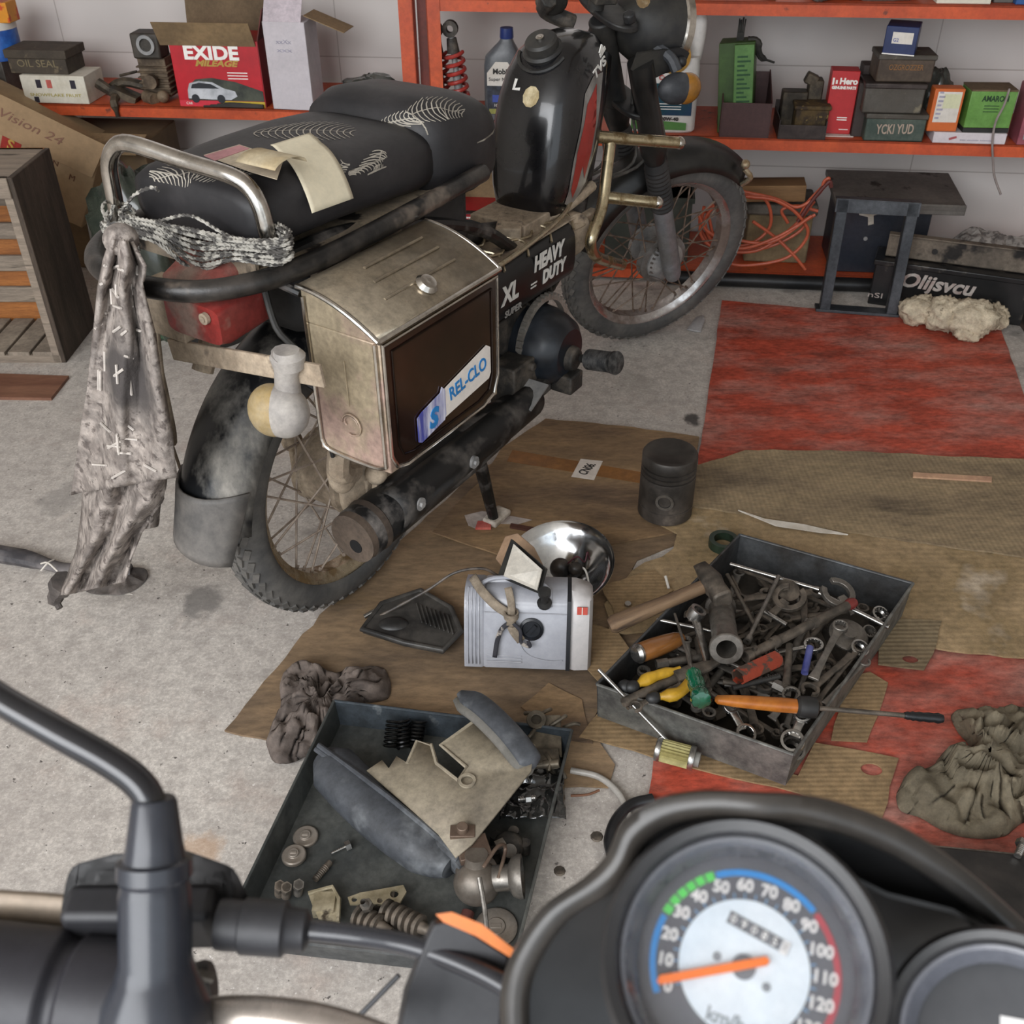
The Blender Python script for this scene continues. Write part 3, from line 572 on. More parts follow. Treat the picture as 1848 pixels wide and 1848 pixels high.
g.loft([ring((x, B_.y, B_.z+dz), .054*k, .026*k2, 28, 3, None, 'yz') for x, k, k2, dz in ((-.17, .8, .9, .01), (-.215, 1, 1, .0), (-.262, .95, .7, -.012), (-.268, .8, .4, -.014))])
g.done('reflector_hood', mat('hood_red', '#8d4a42', '#8a7468', rough=.8, scale=10), tl, ang=50)
G().cyl((-.293, A.y-.03, A.z+.012), (-.299, A.y-.03, A.z+.012), .008).cyl((-.299, A.y-.03, A.z+.012), (-.301, A.y-.03, A.z+.012), .004).done('screw', M_mud, tl)
G().box((-.21, A.y, A.z-.0), (.02, .06, .06)).done('lamp_backplate', M_blkd, tl)
# carrier hoop, plate, grab rail
M_hoop = mat('hoop_black', '#161514', '#3a3531', rough=.4, scale=18, c3='#7d7064', s3=9, t3=(.56, .7), bump=.2)
hp = [(.26, -.150, .755), (.10, -.155, .752), (-.08, -.160, .750), (-.18, -.156, .750), (-.25, -.135, .748), (-.305, -.09, .747), (-.332, -.01, .747), (-.330, .05, .748), (-.305, .105, .75), (-.25, .145, .752), (-.17, .155, .755), (0, .155, .757), (.25, .150, .757)]
G().tube(hp, .0145, 12, sm=5).done('carrier_hoop', M_hoop, MOP)
g = G(); P0, P1 = BX(248, 432, -.22), BX(480, 487, -.20)
g.box((-.215, (P0.y+P1.y)/2, (P0.z+P1.z)/2), (.006, (P0-P1).length, .03), Matrix.Rotation(-math.atan2(P1.z-P0.z, -(P1.y-P0.y)), 3, 'X')); g.bx(-.215, .25, -.12, .12, .742, .748)
g.box((-.17, -.13, .74), (.05, .04, .012)); g.box((-.17, .13, .74), (.05, .05, .012)); g.tube([(.3, -.125, .742), (.0, -.13, .738), (-.2, -.125, .735)], .008); g.box((-.0, -.135, .725), (.10, .02, .025)); g.tube([(-.12, -.13, .73), (-.13, -.13, .70)], .008)
g.done('carrier_plate', mat('plate_stained', '#a2937d', '#7c7062', rough=.7, scale=12, c3='#2c2723', s3=17, t3=(.55, .62)), MOP)
gp = [BX(218, 420, -.235), BX(205, 350, -.235), BX(197, 300, -.235), BX(206, 268, -.235), BX(235, 259, -.23), BX(330, 290, -.215), BX(415, 317, -.205), BX(450, 340, -.20), BX(470, 375, -.20), BX(482, 420, -.20), BX(490, 455, -.20)]
G().tube(gp, .0115, 14, sm=4).done('grab_rail', M_chr, MOP)
# seats
M_seat = mat('seat_black', '#1e1d1f', '#2d2b2c', rough=.55, scale=6)
M_seattop = mat('seat_cover', '#2b2627', '#39312f', rough=.7, scale=14)
def seat(name, secs, m):
    return G().loft([ring(((x), yc, (zt+zb)/2), w_, (zt-zb)/2, 40, 3.6, None, 'yz') for x, yc, w_, zt, zb in secs]).done(name, m, MOP, ang=70)
rs_ = seat('rear_seat', [(-.212, 0, .10, .838, .775), (-.205, 0, .120, .848, .765), (-.18, 0, .127, .854, .76), (-.05, 0, .13, .857, .757), (.06, 0, .132, .856, .75), (.13, 0, .132, .85, .745), (.165, 0, .125, .842, .745), (.172, 0, .10, .82, .76)], M_seat)
fs_ = seat('front_seat', [(.150, 0, .10, .84, .74), (.158, 0, .125, .868, .73), (.20, 0, .138, .878, .715), (.28, 0, .14, .87, .70), (.32, 0, .130, .858, .70), (.355, 0, .112, .842, .70), (.378, 0, .088, .815, .71), (.386, 0, .06, .79, .73)], M_seat)
def strip_on(bv, pts, wd, g):
    P = []
    for p in pts:
        h = bv.find_nearest(V(p)); P.append((h[0]+h[1]*.0008, h[1]))
    for i in range(len(P)-1):
        a, na = P[i]; b_, nb = P[i+1]; t = (b_-a)
        if t.length < 1e-5: continue
        s_ = t.cross(na).normalized()*wd*(1-.6*i/len(P)); q = t.cross(nb).normalized()*wd*(1-.6*(i+1)/len(P))
        g.face([g.b.verts.new(a-s_), g.b.verts.new(a+s_), g.b.verts.new(b_+q), g.b.verts.new(b_-q)])
M_leaf = mat('leaf_print', '#a39c90', rough=.8)
def fern(bv, parent, c, ang, L_, curl=1.0, n=15):
    g = G(); c = V(c); D = V((cos(ang), sin(ang), 0)); S_ = V((-sin(ang), cos(ang), 0))
    for k in range(n):
        t = k/(n-1); b0 = c+D*L_*(t-.5)+S_*(.012*sin(t*3))
        for s_ in (-1, 1):
            ll = L_*.36*(sin(pi*(t*.85+.1))**.7); pts = [b0+(S_*s_*ll*u+D*ll*.55*u*u*curl) for u in (0, .33, .66, 1)]; strip_on(bv, pts, .0011, g)
    strip_on(bv, [c+D*L_*(t/8-.5)+S_*(.012*sin(t/8*3)) for t in range(9)], .001, g)
    return g.done('leaf_print', M_leaf, parent, ang=180)
rb, fb = bvh_of(rs_), bvh_of(fs_)
fern(rb, rs_, BZ(318, 302, .856), 2.4, .11); fern(rb, rs_, BZ(545, 240, .856), -1.0, .14); fern(rb, rs_, BZ(700, 280, .85), -2.4, .10); fern(rb, rs_, (.02, -.135, .82), 0.2, .04)
fern(fb, fs_, BZ(690, 218, .872), -1.05, .14); fern(fb, fs_, BZ(795, 190, .872), -.6, .12); fern(fb, fs_, (.30, -.14, .80), -.3, .08); fern(fb, fs_, BZ(740, 232, .872), -1.9, .10); fern(rb, rs_, BZ(610, 300, .856), .4, .10); fern(rb, rs_, BZ(420, 300, .856), 2.0, .10); fern(rb, rs_, BZ(500, 345, .80), .5, .03)
# chrome leg guard
g = G(); a0, a1 = BK(1040, 244, -.045), BK(1226, 258, -.19)
g.cyl(a0, a1, .0125, n=16)
vg = [BK(1102, 250, -.09), BK(1095, 310, -.10), BK(1087, 370, -.11), BK(1072, 415, -.115), BK(1066, 440, -.115), BK(1078, 464, -.11), BK(1122, 478, -.10)]
g.tube(vg, .0125, 14, sm=4); b0, b1 = BK(1094, 356, -.11), BK(1186, 366, -.19); g.cyl(b0, b1, .0125, n=16)
lg = g.done('leg_guard', mat('guard_brass', '#bdb193', '#7d6a4c', rough=.2, metal=.95, scale=26, lo=.5, hi=.62, r2=.6), MOP)
for p in (a1, b1): G().sph(p, .0135, 10).done('end_knob', M_chr, lg)
G().sph(vg[-1], .011, 10).done('end_knob', M_chr, lg)
g = G().box(BK(1060, 395, -.08), (.06, .02, .03)); g.tube([BK(1060, 400, -.09), BK(960, 440, -.08)], .008); g.done('clamp_bracket', M_mud, MOP, bev=.003)
# ---- chrome side box
X0, X1, YI, YO, ZB, ZO, ZI = -.202, .068, -.172, -.302, .482, .688, .735
M_bchr = mat('box_chrome', '#a59a88', '#8b7d68', rough=.22, metal=.75, scale=5, lo=.4, hi=.68, r2=.55)
M_bside = mat('box_end_panel', '#b3a48a', '#b3988b', rough=.35, metal=.4, scale=7, lo=.48, hi=.6, r2=.6)
M_bfront = mat('box_dark_face', '#2e221c', '#4a2c22', rough=.12, metal=.55, scale=3, lo=.4, hi=.7, r2=.2, coat=.5)
bd_ = G(); bd_.bx(X0, X1, YO, YI, ZB, ZO-.004)
bd_.prism([(YO, ZO-.004), (YO, ZO), (YO+.03, ZO+.019), (YO+.07, ZO+.035), (YI, ZI), (YI, ZO-.004)], X0, X1, Matrix(((0, 0, 1, 0), (1, 0, 0, 0), (0, 1, 0, 0), (0, 0, 0, 1))))
box = bd_.done('side_box', M_bside, MOP, bev=.008)
def lidf(u, v): 
    a = v; y = YO-.004+(YI-YO+.004)*a; z = ZO+.003+(ZI-ZO)*(1-(1-a)**1.9)
    return (X0-.006+(X1-X0+.012)*u, y, z)
g = G().grid(lidf, 2, 14); lid = g.done('lid', M_bchr, box, solid=.003)
g = G()
for k, yy in enumerate((.28, .5, .72)):
    a = yy
    y = YO+(YI-YO)*a; z = ZO+.006+(ZI-ZO)*(1-(1-a)**1.9); g.tube([(X0+.06+.015*k, y, z), (X1-.05, y, z)], .0024, 8)
g.done('lid_rib', M_bchr, lid)
g = G(); g.tube([lidf(0, v/10) for v in range(11)], .0035, 8); g.tube([lidf(1, v/10) for v in range(11)], .0035, 8); g.tube([lidf(0, 0), lidf(1, 0)], .004, 8); g.done('lid_edge', M_chr, lid)
lk = V(lidf(.5, .22)); g = G().lathe([(0, 0), (.016, .001), (.017, .006), (.012, .012), (.006, .013), (0, .012)], lk, (0, -.55, .8), 24); g.done('lock', M_chr, lid)
fr = [(X0+.002, YO-.003, ZO-.006), (X0+.002, YO-.003, ZB+.03), (X0+.012, YO-.003, ZB+.008), (X0+.035, YO-.003, ZB+.001), (X1-.045, YO-.003, ZB+.001), (X1-.014, YO-.003, ZB+.010), (X1-.003, YO-.003, ZB+.04), (X1-.002, YO-.003, ZO-.006)]
G().tube(fr, .0032, 8, closed=True).tube([(X0+.002, YO, ZO), (X0, YI, ZI)], .0001).done('face_trim', M_chr, box)
G().prism([(p[0]*1.0, p[2]) for p in fr], -.0015, .0015, Matrix(((1, 0, 0, 0), (0, 0, 1, YO-.002), (0, 1, 0, 0), (0, 0, 0, 1)))).done('face_panel', M_bfront, box)
ins = [((p[0]-(X0+X1)/2)*.88+(X0+X1)/2, YO-.0045, (p[2]-(ZB+ZO)/2)*.86+(ZB+ZO)/2) for p in fr]
G().tube(ins, .0018, 6, closed=True).done('face_bead', mat('bead_dark', '#2b211c', rough=.15, metal=.7), box)
g = G(); g.tube([(X0-.003, YO+.006, ZB+.01), (X0-.003, YO+.006, ZO-.004)], .003, 6); g.tube([(X0-.003, YI-.006, ZB+.02), (X0-.003, YI-.006, ZI-.012)], .003, 6); g.tube([(X0-.003, YO+.006, ZB+.01), (X0-.003, YO+.03, ZB+.003), (X0-.003, YI-.02, ZB+.005), (X0-.003, YI-.006, ZB+.02)], .003, 6, sm=3); g.done('end_trim', M_chr, box)
g = G(); cy, cz = (YO+YI)/2-.002, ZB+.062
g.tube([(X0-.003, cy+.017*cos(a), cz+.017*sin(a)) for a in [k*2*pi/16 for k in range(14)]], .0016, 6); g.tube([(X0-.003, cy-.012*cos(a), cz+.004+.009*sin(a)) for a in [k*2*pi/16 for k in range(11)]], .0014, 6)
g.tube([(X0-.003, cy, cz+.03), (X0-.003, cy, cz+.10)], .0008, 6); g.done('embossed_emblem', M_bside, box)
# label on the box
PM = Matrix(((1, 0, 0, 0), (0, 0, -1, YO-.005), (0, 1, 0, 0), (0, 0, 0, 1)))
M_lab = mat('label_cream', '#dcd6cf', rough=.35, coat=.3); M_lblue = mat('label_blue', '#4a4f9b', '#cfd0de', rough=.3, scale=18, lo=.42, hi=.58, stretch=(3, 1, .3), coat=.3)
la = G().prism([(-.088, .515), (.025, .527), (.03, .535), (.03, .578), (.02, .585), (-.088, .562)], 0, .001, PM @ T(.012, 0, 0)).done('label_plate', M_lab, box)
G().prism([(-.155, .506), (-.148, .502), (-.092, .512), (-.088, .520), (-.088, .560), (-.095, .568), (-.099, .560), (-.145, .550), (-.155, .545)], .0002, .0016, PM @ T(.012, 0, 0)).done('label_plate', M_lblue, box)
text('S', .04, mat('print_blue', '#2777b5', rough=.4), la, PM @ T(-.108, .527, .0022), bold=.002, shear=.2); 
text('REL-CLO', .03, mat('print_blue', '#2777b5'), la, PM @ T(-.018, .5515, .0014) @ Matrix.Rotation(.13, 4, 'Z'), width=.095, bold=.0005)
# box hinge arms
for a_, b_, r_ in (((X0+.0, YI, ZI-.01), (X0-.01, YI+.05, ZI+.005), .006), ((X1, YI, ZI-.05), (X1-.02, YI+.08, ZI-.03), .008), ((X0+.05, YI, ZB+.05), (X0+.04, YI+.06, ZB+.08), .008)): G().tube([a_, b_], r_).done('box_bracket', M_blkd, MOP)
g = G().tube([(-.20, -.10, .73), (-.215, -.13, .67), (-.21, -.16, .63), (-.245, -.14, .58), (-.23, -.12, .56)], .005, 8, sm=5).tube([(-.08, -.11, .70), (-.14, -.12, .55), (-.12, -.11, .4)], .004, 6, sm=4)
g.done('wiring', M_blkp, MOP)
g = G(); g.bx(-.13, .30, -.10, .10, .60, .74); g.done('seat_pan', mat('pan_dark', '#171718', '#2c2b2a', rough=.7, scale=10), MOP, bev=.03)
# ================================================================ racks and what stands on them
M_or = mat('orange_steel', '#c4552d', '#b24a2a', rough=.45, scale=7, c3='#6d3a2c', s3=24, t3=(.64, .72), bump=.06)
M_ord = mat('dark_red_steel', '#6b2e24', '#57281f', rough=.55, scale=9)
def wthing(name, label, cat, s, d, z, group=None, rz=0): return thing(name, label, cat, WP(s, d, z), WY+rz, group)
ZL, ZR, ZT, ZBt = .487, .443, .79, .045
r1 = wthing('shelf_rack', 'left orange steel shelf rack against the wall behind the wooden crate', 'rack', 0, 0, 0)
G().bx(-2.9, -.93, 0, .32, ZL-.006, ZL).bx(-2.9, -.93, 0, .004, ZL-.032, ZL).done('shelf', M_or, r1)
G().bx(-2.9, -.93, 0, .32, 1.0, 1.006).done('shelf', M_or, r1)
g = G(); g.bx(-.945, -.905, -.003, .0, .0, 1.2).bx(-.908, -.905, -.003, .035, 0, 1.2); g.done('post', M_or, r1)
r2 = wthing('shelf_rack', 'long orange steel shelf rack behind the moped and the red board', 'rack', 0, 0, 0)
for z, nm in ((ZBt, 0), (ZR, 0), (ZT, 0)): G().bx(-.86, 1.5, 0, .32, z-.006, z).bx(-.86, 1.5, 0, .004, z-.034, z).done('shelf', M_or, r2)
G().bx(-.868, -.830, -.003, .0, 0, 1.2).bx(-.868, -.865, -.003, .035, 0, 1.2).done('post', M_or, r2)
G().bx(-.90, -.872, .03, .035, 0, 1.2).done('post', M_ord, r2)
def cart(name, label, cat, px0, px1, pyb, pyt, d, dep, z0, m, rz=0, bev=.002, group=None, part='body'):
    s0 = WL(px0, pyb, d)[0]; s1 = WL(px1, pyb, d)[0]; z1 = WL((px0+px1)/2, pyt, d)[1]; w_, h = s1-s0, z1-z0
    t = wthing(name, label, cat, (s0+s1)/2, d, z0, group, rz)
    G().bx(-w_/2, w_/2, 0, dep, 0, h).done(part, m, t, bev=bev); return t, w_, h
def ftext(s, x, z, size, m, t, width=None, y=-.0006, rot=0, **k): return text(s, size, m, t, T(x, y, z) @ RX @ Matrix.Rotation(rot, 4, 'Z'), width=width, **k)
def plate(t, x0, x1, z0, z1, m, name='label', y=-.0006, label=None):
    o = G().bx(x0, x1, y, 0, z0, z1).done(name, m, t)
    if label: o['label'] = label
    return o
M_w = mat('paper_label', '#cfcac2', '#bfb8ae', rough=.6, scale=14); M_tint = mat('ink_dark', '#2a2726', rough=.6); M_wt = mat('print_white', '#e4e0da', rough=.6)
M_lid = mat('dirty_carton', '#5c5040', '#453b2f', rough=.85, scale=10, c3='#7c6a49', s3=30, t3=(.6, .68)); M_gold = mat('print_gold', '#a9883e', rough=.5)
# far left stack
t, w_, h = cart('tin', 'grey tin at the far left end of the left shelf, under the blue tin', 'tin', -40, 20, 176, 112, .08, .12, ZL, mat('tin_dull', '#6e6b66', '#57524c', rough=.5, metal=.4))
z1 = ZL+h
t = wthing('tin', 'round blue and white tin at the far left of the shelf', 'tin', WL(0, 110, .12)[0], .14, z1)
G().lathe([(0, 0), (.062, 0), (.062, .10), (.06, .104), (0, .104)], n=32).done('body', mat('tin_blue', '#1f4a94', '#2d63b0', rough=.4, scale=18), t); G().lathe([(.0625, .084), (.0635, .084), (.0635, .104), (.0625, .105)], n=32, cap=False, loop=True).done('rim_band', M_w, t)
t = wthing('carton', 'small orange and yellow carton on top of the blue tin', 'carton', WL(0, 52, .12)[0], .10, z1+.1045); G().bx(-.05, .05, -.0, .06, 0, .055).done('body', mat('carton_orange', '#c9841f', '#b5441f', rough=.5, scale=16, lo=.5, hi=.54), t, bev=.002)
t, w_, h = cart('carton', 'small white carton printed with coloured squares, under the brown box', 'carton', 46, 160, 180, 137, .005, .12, ZL, mat('carton_white', '#cfcabc', '#b7b09f', rough=.7, scale=12), .0)
for k, (x, c_) in enumerate(((-.045, '#2a2530'), (-.012, '#b5584f'), (.062, '#2a2530'))): plate(t, x-.008, x+.008, h*.55, h*.85, mat('sq'+c_, c_), 'printed_square')
ftext('SNOWFLAKE FRUIT', 0, h*.3, .012, mat('print_yellow', '#a79a4c'), t, width=w_*.8); plate(t, -.07, -.055, .002, .018, mat('sq#2a2530', '#2a2530'), 'printed_square')
hw = h
t, w_, h = cart('box', 'dark brown greasy box with faded lettering on the white carton', 'box', 22, 125, 138, 93, .02, .11, ZL+hw+.0005, mat('box_brown', '#4b4237', '#362f27', rough=.8, scale=12, c3='#665a48', s3=30))
ftext('OIL SEAL', 0, h*.45, .028, mat('print_faded', '#75694f'), t, width=w_*.7)
G().bx(-w_/2-.006, w_/2+.006, -.004, .12, h-.02, h+.004).done('lid', mat('box_brown', '#4b4237'), t, bev=.002)
# scrap parts
M_gr = mat('greasy_iron', '#3f3931', '#6e6251', rough=.6, metal=.5, scale=16, lo=.42, hi=.66, bump=.5, bs=30)
t = wthing('metal_bracket', 'twisted dark metal bracket on the left shelf beside the white carton', 'bracket', WL(205, 175, .03)[0], .05, ZL)
g = G(); g.tube([(-.05, 0, .05), (0, -.01, .02), (.015, -.055, .01), (.02, -.06, -.03)], [.016, .014, .012, .006], 8, sm=3); g.tube([(-.04, .03, .02), (.02, .02, .05), (.09, .03, .035)], .014, 8, sm=3); g.box((.03, .0, .02), (.08, .05, .02), Matrix.Rotation(.4, 3, 'Y')); g.tube([(.0, .05, .06), (.06, .04, .075)], .004); g.done('bracket', M_gr, t)
t = wthing('cylinder_barrel', 'rusty brown engine cylinder with a round port, left of the red battery carton', 'engine part', WL(283, 170, .06)[0], .08, ZL)
g = G(); g.box((0, .02, .065), (.085, .07, .11))
for k in range(6): g.box((0, .02, .02+.015*k), (.097, .085, .005))
g.done('finned_body', mat('iron_rust', '#54473a', '#83725d', rough=.7, metal=.3, scale=12, bump=.4), t, bev=.003)
g = G(); g.box((0, .0, .155), (.085, .07, .07)); b_ = g.done('head', mat('iron_dark', '#2e2b27', '#4d463d', rough=.6, scale=14), t, bev=.006); G().lathe([(.018, 0), (.027, 0), (.027, .008), (.018, .008)], (.005, -.035, .16), (0, -1, 0), 24, cap=False, loop=True).done('port_ring', M_grey, b_)
G().cyl((.0, -.034, .06), (0, -.05, .06), .02).cyl((.005, -.05, .012), (-.03, -.03, .015), .018).sph((.03, -.045, .02), .018, 8).done('flange', mat('iron_rust', '#54473a'), t)
# EXIDE battery carton
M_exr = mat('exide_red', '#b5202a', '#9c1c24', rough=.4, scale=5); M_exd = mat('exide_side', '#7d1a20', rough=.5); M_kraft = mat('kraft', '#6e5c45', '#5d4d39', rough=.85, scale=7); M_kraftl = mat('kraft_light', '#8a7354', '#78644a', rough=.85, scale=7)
def exide(label, px0, px1, pyb, pyt, d, dep, z0, flaps=True):
    t, w_, h = cart('battery_carton', label, 'carton', px0, px1, pyb, pyt, d, dep, z0, M_exr)
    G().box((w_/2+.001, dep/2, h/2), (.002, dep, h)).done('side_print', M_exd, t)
    return t, w_, h
t, w_, h = exide('open red EXIDE battery carton with white car picture on the left shelf', 323, 478, 180, 74, .015, .15, ZL)
ftext('EXIDE', -.01, h*.81, .05, M_wt, t, width=w_*.62, bold=.002); ftext('MILEAGE', .0, h*.66, .022, M_gold, t, width=w_*.5, bold=.001, shear=.3)
for k in range(3): plate(t, .03, .09, h*.52-.008*k, h*.52-.008*k+.0025, M_wt, 'small_print')
plate(t, -w_/2+.002, -.0, .0, .016, mat('exide_pink', '#c22c3c'), 'bottom_band'); plate(t, 0, w_/2-.001, .0, .016, mat('exide_yellow', '#b9a034'), 'bottom_band'); ftext('CAR', -w_*.38, .008, .010, M_wt, t, y=-.0012); ftext('ML38B20R', w_*.25, .008, .010, M_tint, t, y=-.0012)
PF = Matrix(((1, 0, 0, 0), (0, 0, 1, 0), (0, 1, 0, 0), (0, 0, 0, 1)))
G().prism([(-.10, .017), (-.095, .055), (-.07, .075), (-.02, .08), (.05, .07), (w_/2-.002, .045), (w_/2-.002, .017)], -.0008, 0, PF).done('picture', mat('pic_dark', '#2c2f2a', '#474a3e', scale=20), t)
G().prism([(-.10, .022), (-.098, .045), (-.09, .064), (-.06, .071), (-.02, .068), (.012, .052), (.045, .044), (.05, .03), (.03, .02), (-.03, .02)], -.0014, 0, PF).done('car_picture', mat('pic_car', '#c9cbcf', '#8d9094', rough=.3, scale=18), t)
G().prism([(-.087, .05), (-.082, .061), (-.06, .066), (-.025, .063), (-.002, .051)], -.002, 0, PF).done('window_picture', mat('pic_glass', '#23262b'), t)
for x in (-.078, -.0): G().lathe([(0, 0), (.012, 0), (.012, .0008), (0, .0008)], (x, -.0014, .022), (0, -1, 0), 18).done('wheel_picture', mat('pic_glass', '#23262b'), t)
G().box((-.015, -.018, h+.020), (w_+.02, .003, .075), Matrix.Rotation(.5, 3, 'X')).done('front_flap', M_kraftl, t)
G().box((0, .165, h+.05), (w_, .003, .12), Matrix.Rotation(-.2, 3, 'X')).done('back_flap', M_kraft, t)
G().box((w_/2+.012, .075, h+.04), (.003, .14, .09), Matrix.Rotation(.3, 3, 'Y')).done('side_flap', mat('flap_red', '#5e2620'), t)
G().bx(-.07, .08, -.0, .1, 0, .0).b.free()
t = wthing('rubber_strap', 'bundle of dark flat straps on the shelf edge below the red carton', 'strap', WL(420, 186, .0)[0], .0, ZL)
g = G(); [g.tube([(-.09+.02*k, .004*k, .004+.002*k), (0, -.004+.004*k, .006+.002*k), (.09, .004, .003+.002*k)], .003, 6, sm=3) for k in range(4)]; g.done('strap', mat('strap_dark', '#2d2823'), t)
# white tall carton
M_wc = mat('carton_whitegrey', '#bdb7bb', '#b0a9ad', rough=.7, scale=4)
t, w_, h = cart('carton', 'tall narrow white carton with brown open flap, right of the red battery carton', 'carton', 493, 567, 197, 40, -.0, .10, ZL, M_wc, rz=-.06)
G().box((-.004, .02, h+.028), (w_*.9, .002, .07), Matrix.Rotation(-.55, 3, 'X')).done('top_flap', mat('flap_pink', '#bfb4ba'), t)
G().box((w_/2+.055, .05, h-.004), (.12, .09, .002), Matrix.Rotation(.35, 3, 'Y')).done('side_flap', M_kraftl, t)
for k in range(2): ftext('xxx' if k else 'xxXx', -.005, h*.78-.022*k, .016, mat('pen_faint', '#9d99a8'), t, width=.045)
# plastic bags
def bag(name, label, s, d, z, rx, ry, rz_, m, seed, parent=None):
    g = G().sph((0, 0, 0), 1, 18)
    for v in g.b.verts:
        p = v.co.copy(); n1 = noise.noise(p*1.6+V((seed, 0, 0))); n2 = abs(noise.noise(p*4.5+V((0, seed, 0))))
        q = p*(1+.35*n1-.3*n2); v.co = V((q.x*rx, q.y*ry, max(q.z*rz_+rz_*.75, 0)))
    t = wthing(name, label, 'plastic bag', s, d, z); o = g.done('film', m, t, ang=180); return t
M_film = mat('film_dark', '#3c3f3a', '#6a6b66', rough=.25, scale=8, lo=.4, hi=.7, coat=.4); M_filmg = mat('film_grey', '#8c8884', '#4d4a47', rough=.2, scale=10, coat=.5)
bag('plastic_bag', 'dark crumpled plastic bag on the left shelf beside the rack post', WL(660, 180, .06)[0], .10, ZL, .10, .07, .045, M_film, 3)
bag('plastic_bag', 'grey clear plastic bag in front of the dark bag near the rack post', WL(672, 190, .0)[0], .025, ZL, .07, .025, .02, M_filmg, 5)
# shock absorbers
def shock(label, px, pxt, d, z0, hh, m, grp='red coil shock absorbers on the shelf'):
    s0 = WL(px, 190, d)[0]; s1 = WL(pxt, 60, d)[0]; A = V((0, 0, 0)); B = V((s1-s0, 0, hh))
    t = wthing('shock_absorber', label, 'shock absorber', s0, d, z0, grp); D = B-A; X, Y, Z = frame(D)
    G().cyl(A, A+D*.55, .012).cyl(A+D*.5, A+D*.9, .008).cyl(A, A+D*.06, .026).done('rod', M_grey, t)
    pts = [A+D*(.06+.68*k/96)+X*.026*cos(k*2*pi/12)+Y*.026*sin(k*2*pi/12) for k in range(97)]
    G().tube(pts, .0055, 8).done('spring', m, t)
    G().cyl(A+D*.74, A+D*.88, .018, .014).lathe([(.01, -.01), (.022, -.01), (.022, .01), (.01, .01)], B-D*.03, (0, 1, 0), 20, cap=False, loop=True).done('top_eye', M_engine, t); return t
M_spr = mat('spring_red', '#a5332c', '#8f3a34', rough=.4, scale=9)
shock('red coil shock absorber beside the oil bottle, taller of the pair', 836, 812, .04, ZR, .27, M_spr); shock('red coil shock absorber against the rack post, partly hidden', 800, 785, .07, ZR, .26, M_spr)
# oil bottle
t = wthing('oil_bottle', 'grey Mobil oil bottle with blue cap on the shelf behind the tank', 'bottle', WL(905, 212, .10)[0], .13, ZR)
def bsec(z, a, b_, c=0): return ring((c, 0, z), a, b_, 28, 3.2)
G().loft([bsec(0, .048, .030), bsec(.004, .052, .034), (bsec(.15, .052, .034)), bsec(.175, .050, .032, .002), bsec(.195, .036, .028, .008), bsec(.212, .022, .02, .012), bsec(.222, .017, .017, .014)]).done('body', mat('bottle_grey', '#5d5f62', '#53565a', rough=.4), t)
G().lathe([(0, 0), (.019, 0), (.020, .004), (.0185, .028), (0, .029)], (.014, 0, .222), n=24).done('cap', mat('cap_blue', '#25356b', rough=.4), t)
def yp(z0, z1, x0, x1, y=-.0355): return G().bx(x0, x1, y, y+.001, z0, z1)
lb = G().prism([(-.04, .10), (-.04, .135), (-.015, .165), (.02, .165), (.042, .135), (.042, .10)], -.0352, -.034, PF).done('label', M_w, t); yp(.02, .10, -.04, .042).done('label', mat('label_black', '#1e2126', '#3a3f4c', scale=30), t)
ftext('Mobil', 0, .139, .020, M_tint, t, y=-.0362, bold=.0006, width=.045); ftext('Super Moto', 0, .118, .013, M_tint, t, y=-.0362, width=.07); yp(.055, .075, -.025, .0, -.0362).done('printed_square', mat('sq_blue', '#3b4fa0'), t); ftext('10W-30', 0, .046, .011, M_wt, t, y=-.0368, width=.04); yp(.022, .036, -.035, .038, -.0362).done('printed_square', mat('sq_olive', '#8d8f4a'), t)
t = wthing('hanging_link', 'black shock absorber end hanging under the shelf between seat and tank', 'link', WL(858, 300, .02)[0], .02, .412-.10)
G().box((0, 0, .055), (.034, .02, .09)).lathe([(.008, -.01), (.017, -.01), (.017, .01), (.008, .01)], (.004, 0, 0), (0, 1, 0), 18, cap=False, loop=True).done('link', mat('link_black', '#1e1c1b', '#4a3d34', rough=.5, scale=16), t, bev=.003)
# castrol can
s0, s1 = WL(1150, 240, .02)[0], WL(1252, 240, .02)[0]; cw = s1-s0+.03
t = wthing('oil_can', 'large white and green Castrol oil can on the shelf behind the front fork', 'oil can', (s0+s1)/2-.012, .075, ZR)
M_can = mat('can_white', '#cfccc8', '#c3bfba', rough=.4, scale=5)
cb = [(0, cw*.48, .05, 0), (.005, cw*.5, .055, 0), (.17, cw*.5, .055, 0), (.20, cw*.48, .053, 0)]
G().loft([ring((c_, 0, z), a, b_, 28, 4) for z, a, b_, c_ in cb]).done('body', M_can, t)
hp_ = [(cw*.40, 0, .19), (cw*.44, 0, .25), (cw*.42, 0, .30), (cw*.30, 0, .317), (cw*.12, 0, .30), (cw*.05, 0, .27), (.0, 0, .2)]
G().tube(hp_, .020, 14, sm=5).done('handle', M_can, t); G().loft([ring((-cw*.15+.02*k, 0, .19+.045*k), cw*.33*(1-.27*k), .05*(1-.2*k), 24, 3) for k in range(3)]).cyl((-cw*.12, 0, .27), (-cw*.12, 0, .31), .022).done('shoulder', M_can, t)
G().prism([(-cw*.46, .01), (-cw*.46, .18), (-cw*.3, .195), (-cw*.18, .185), (-cw*.30, .16), (-cw*.34, .10), (-cw*.28, .045), (-cw*.1, .035), (cw*.36, .03), (cw*.36, .01)], -.0562, -.055, PF).done('label', mat('castrol_green', '#3d6b34', '#4f7a40', rough=.4), t)
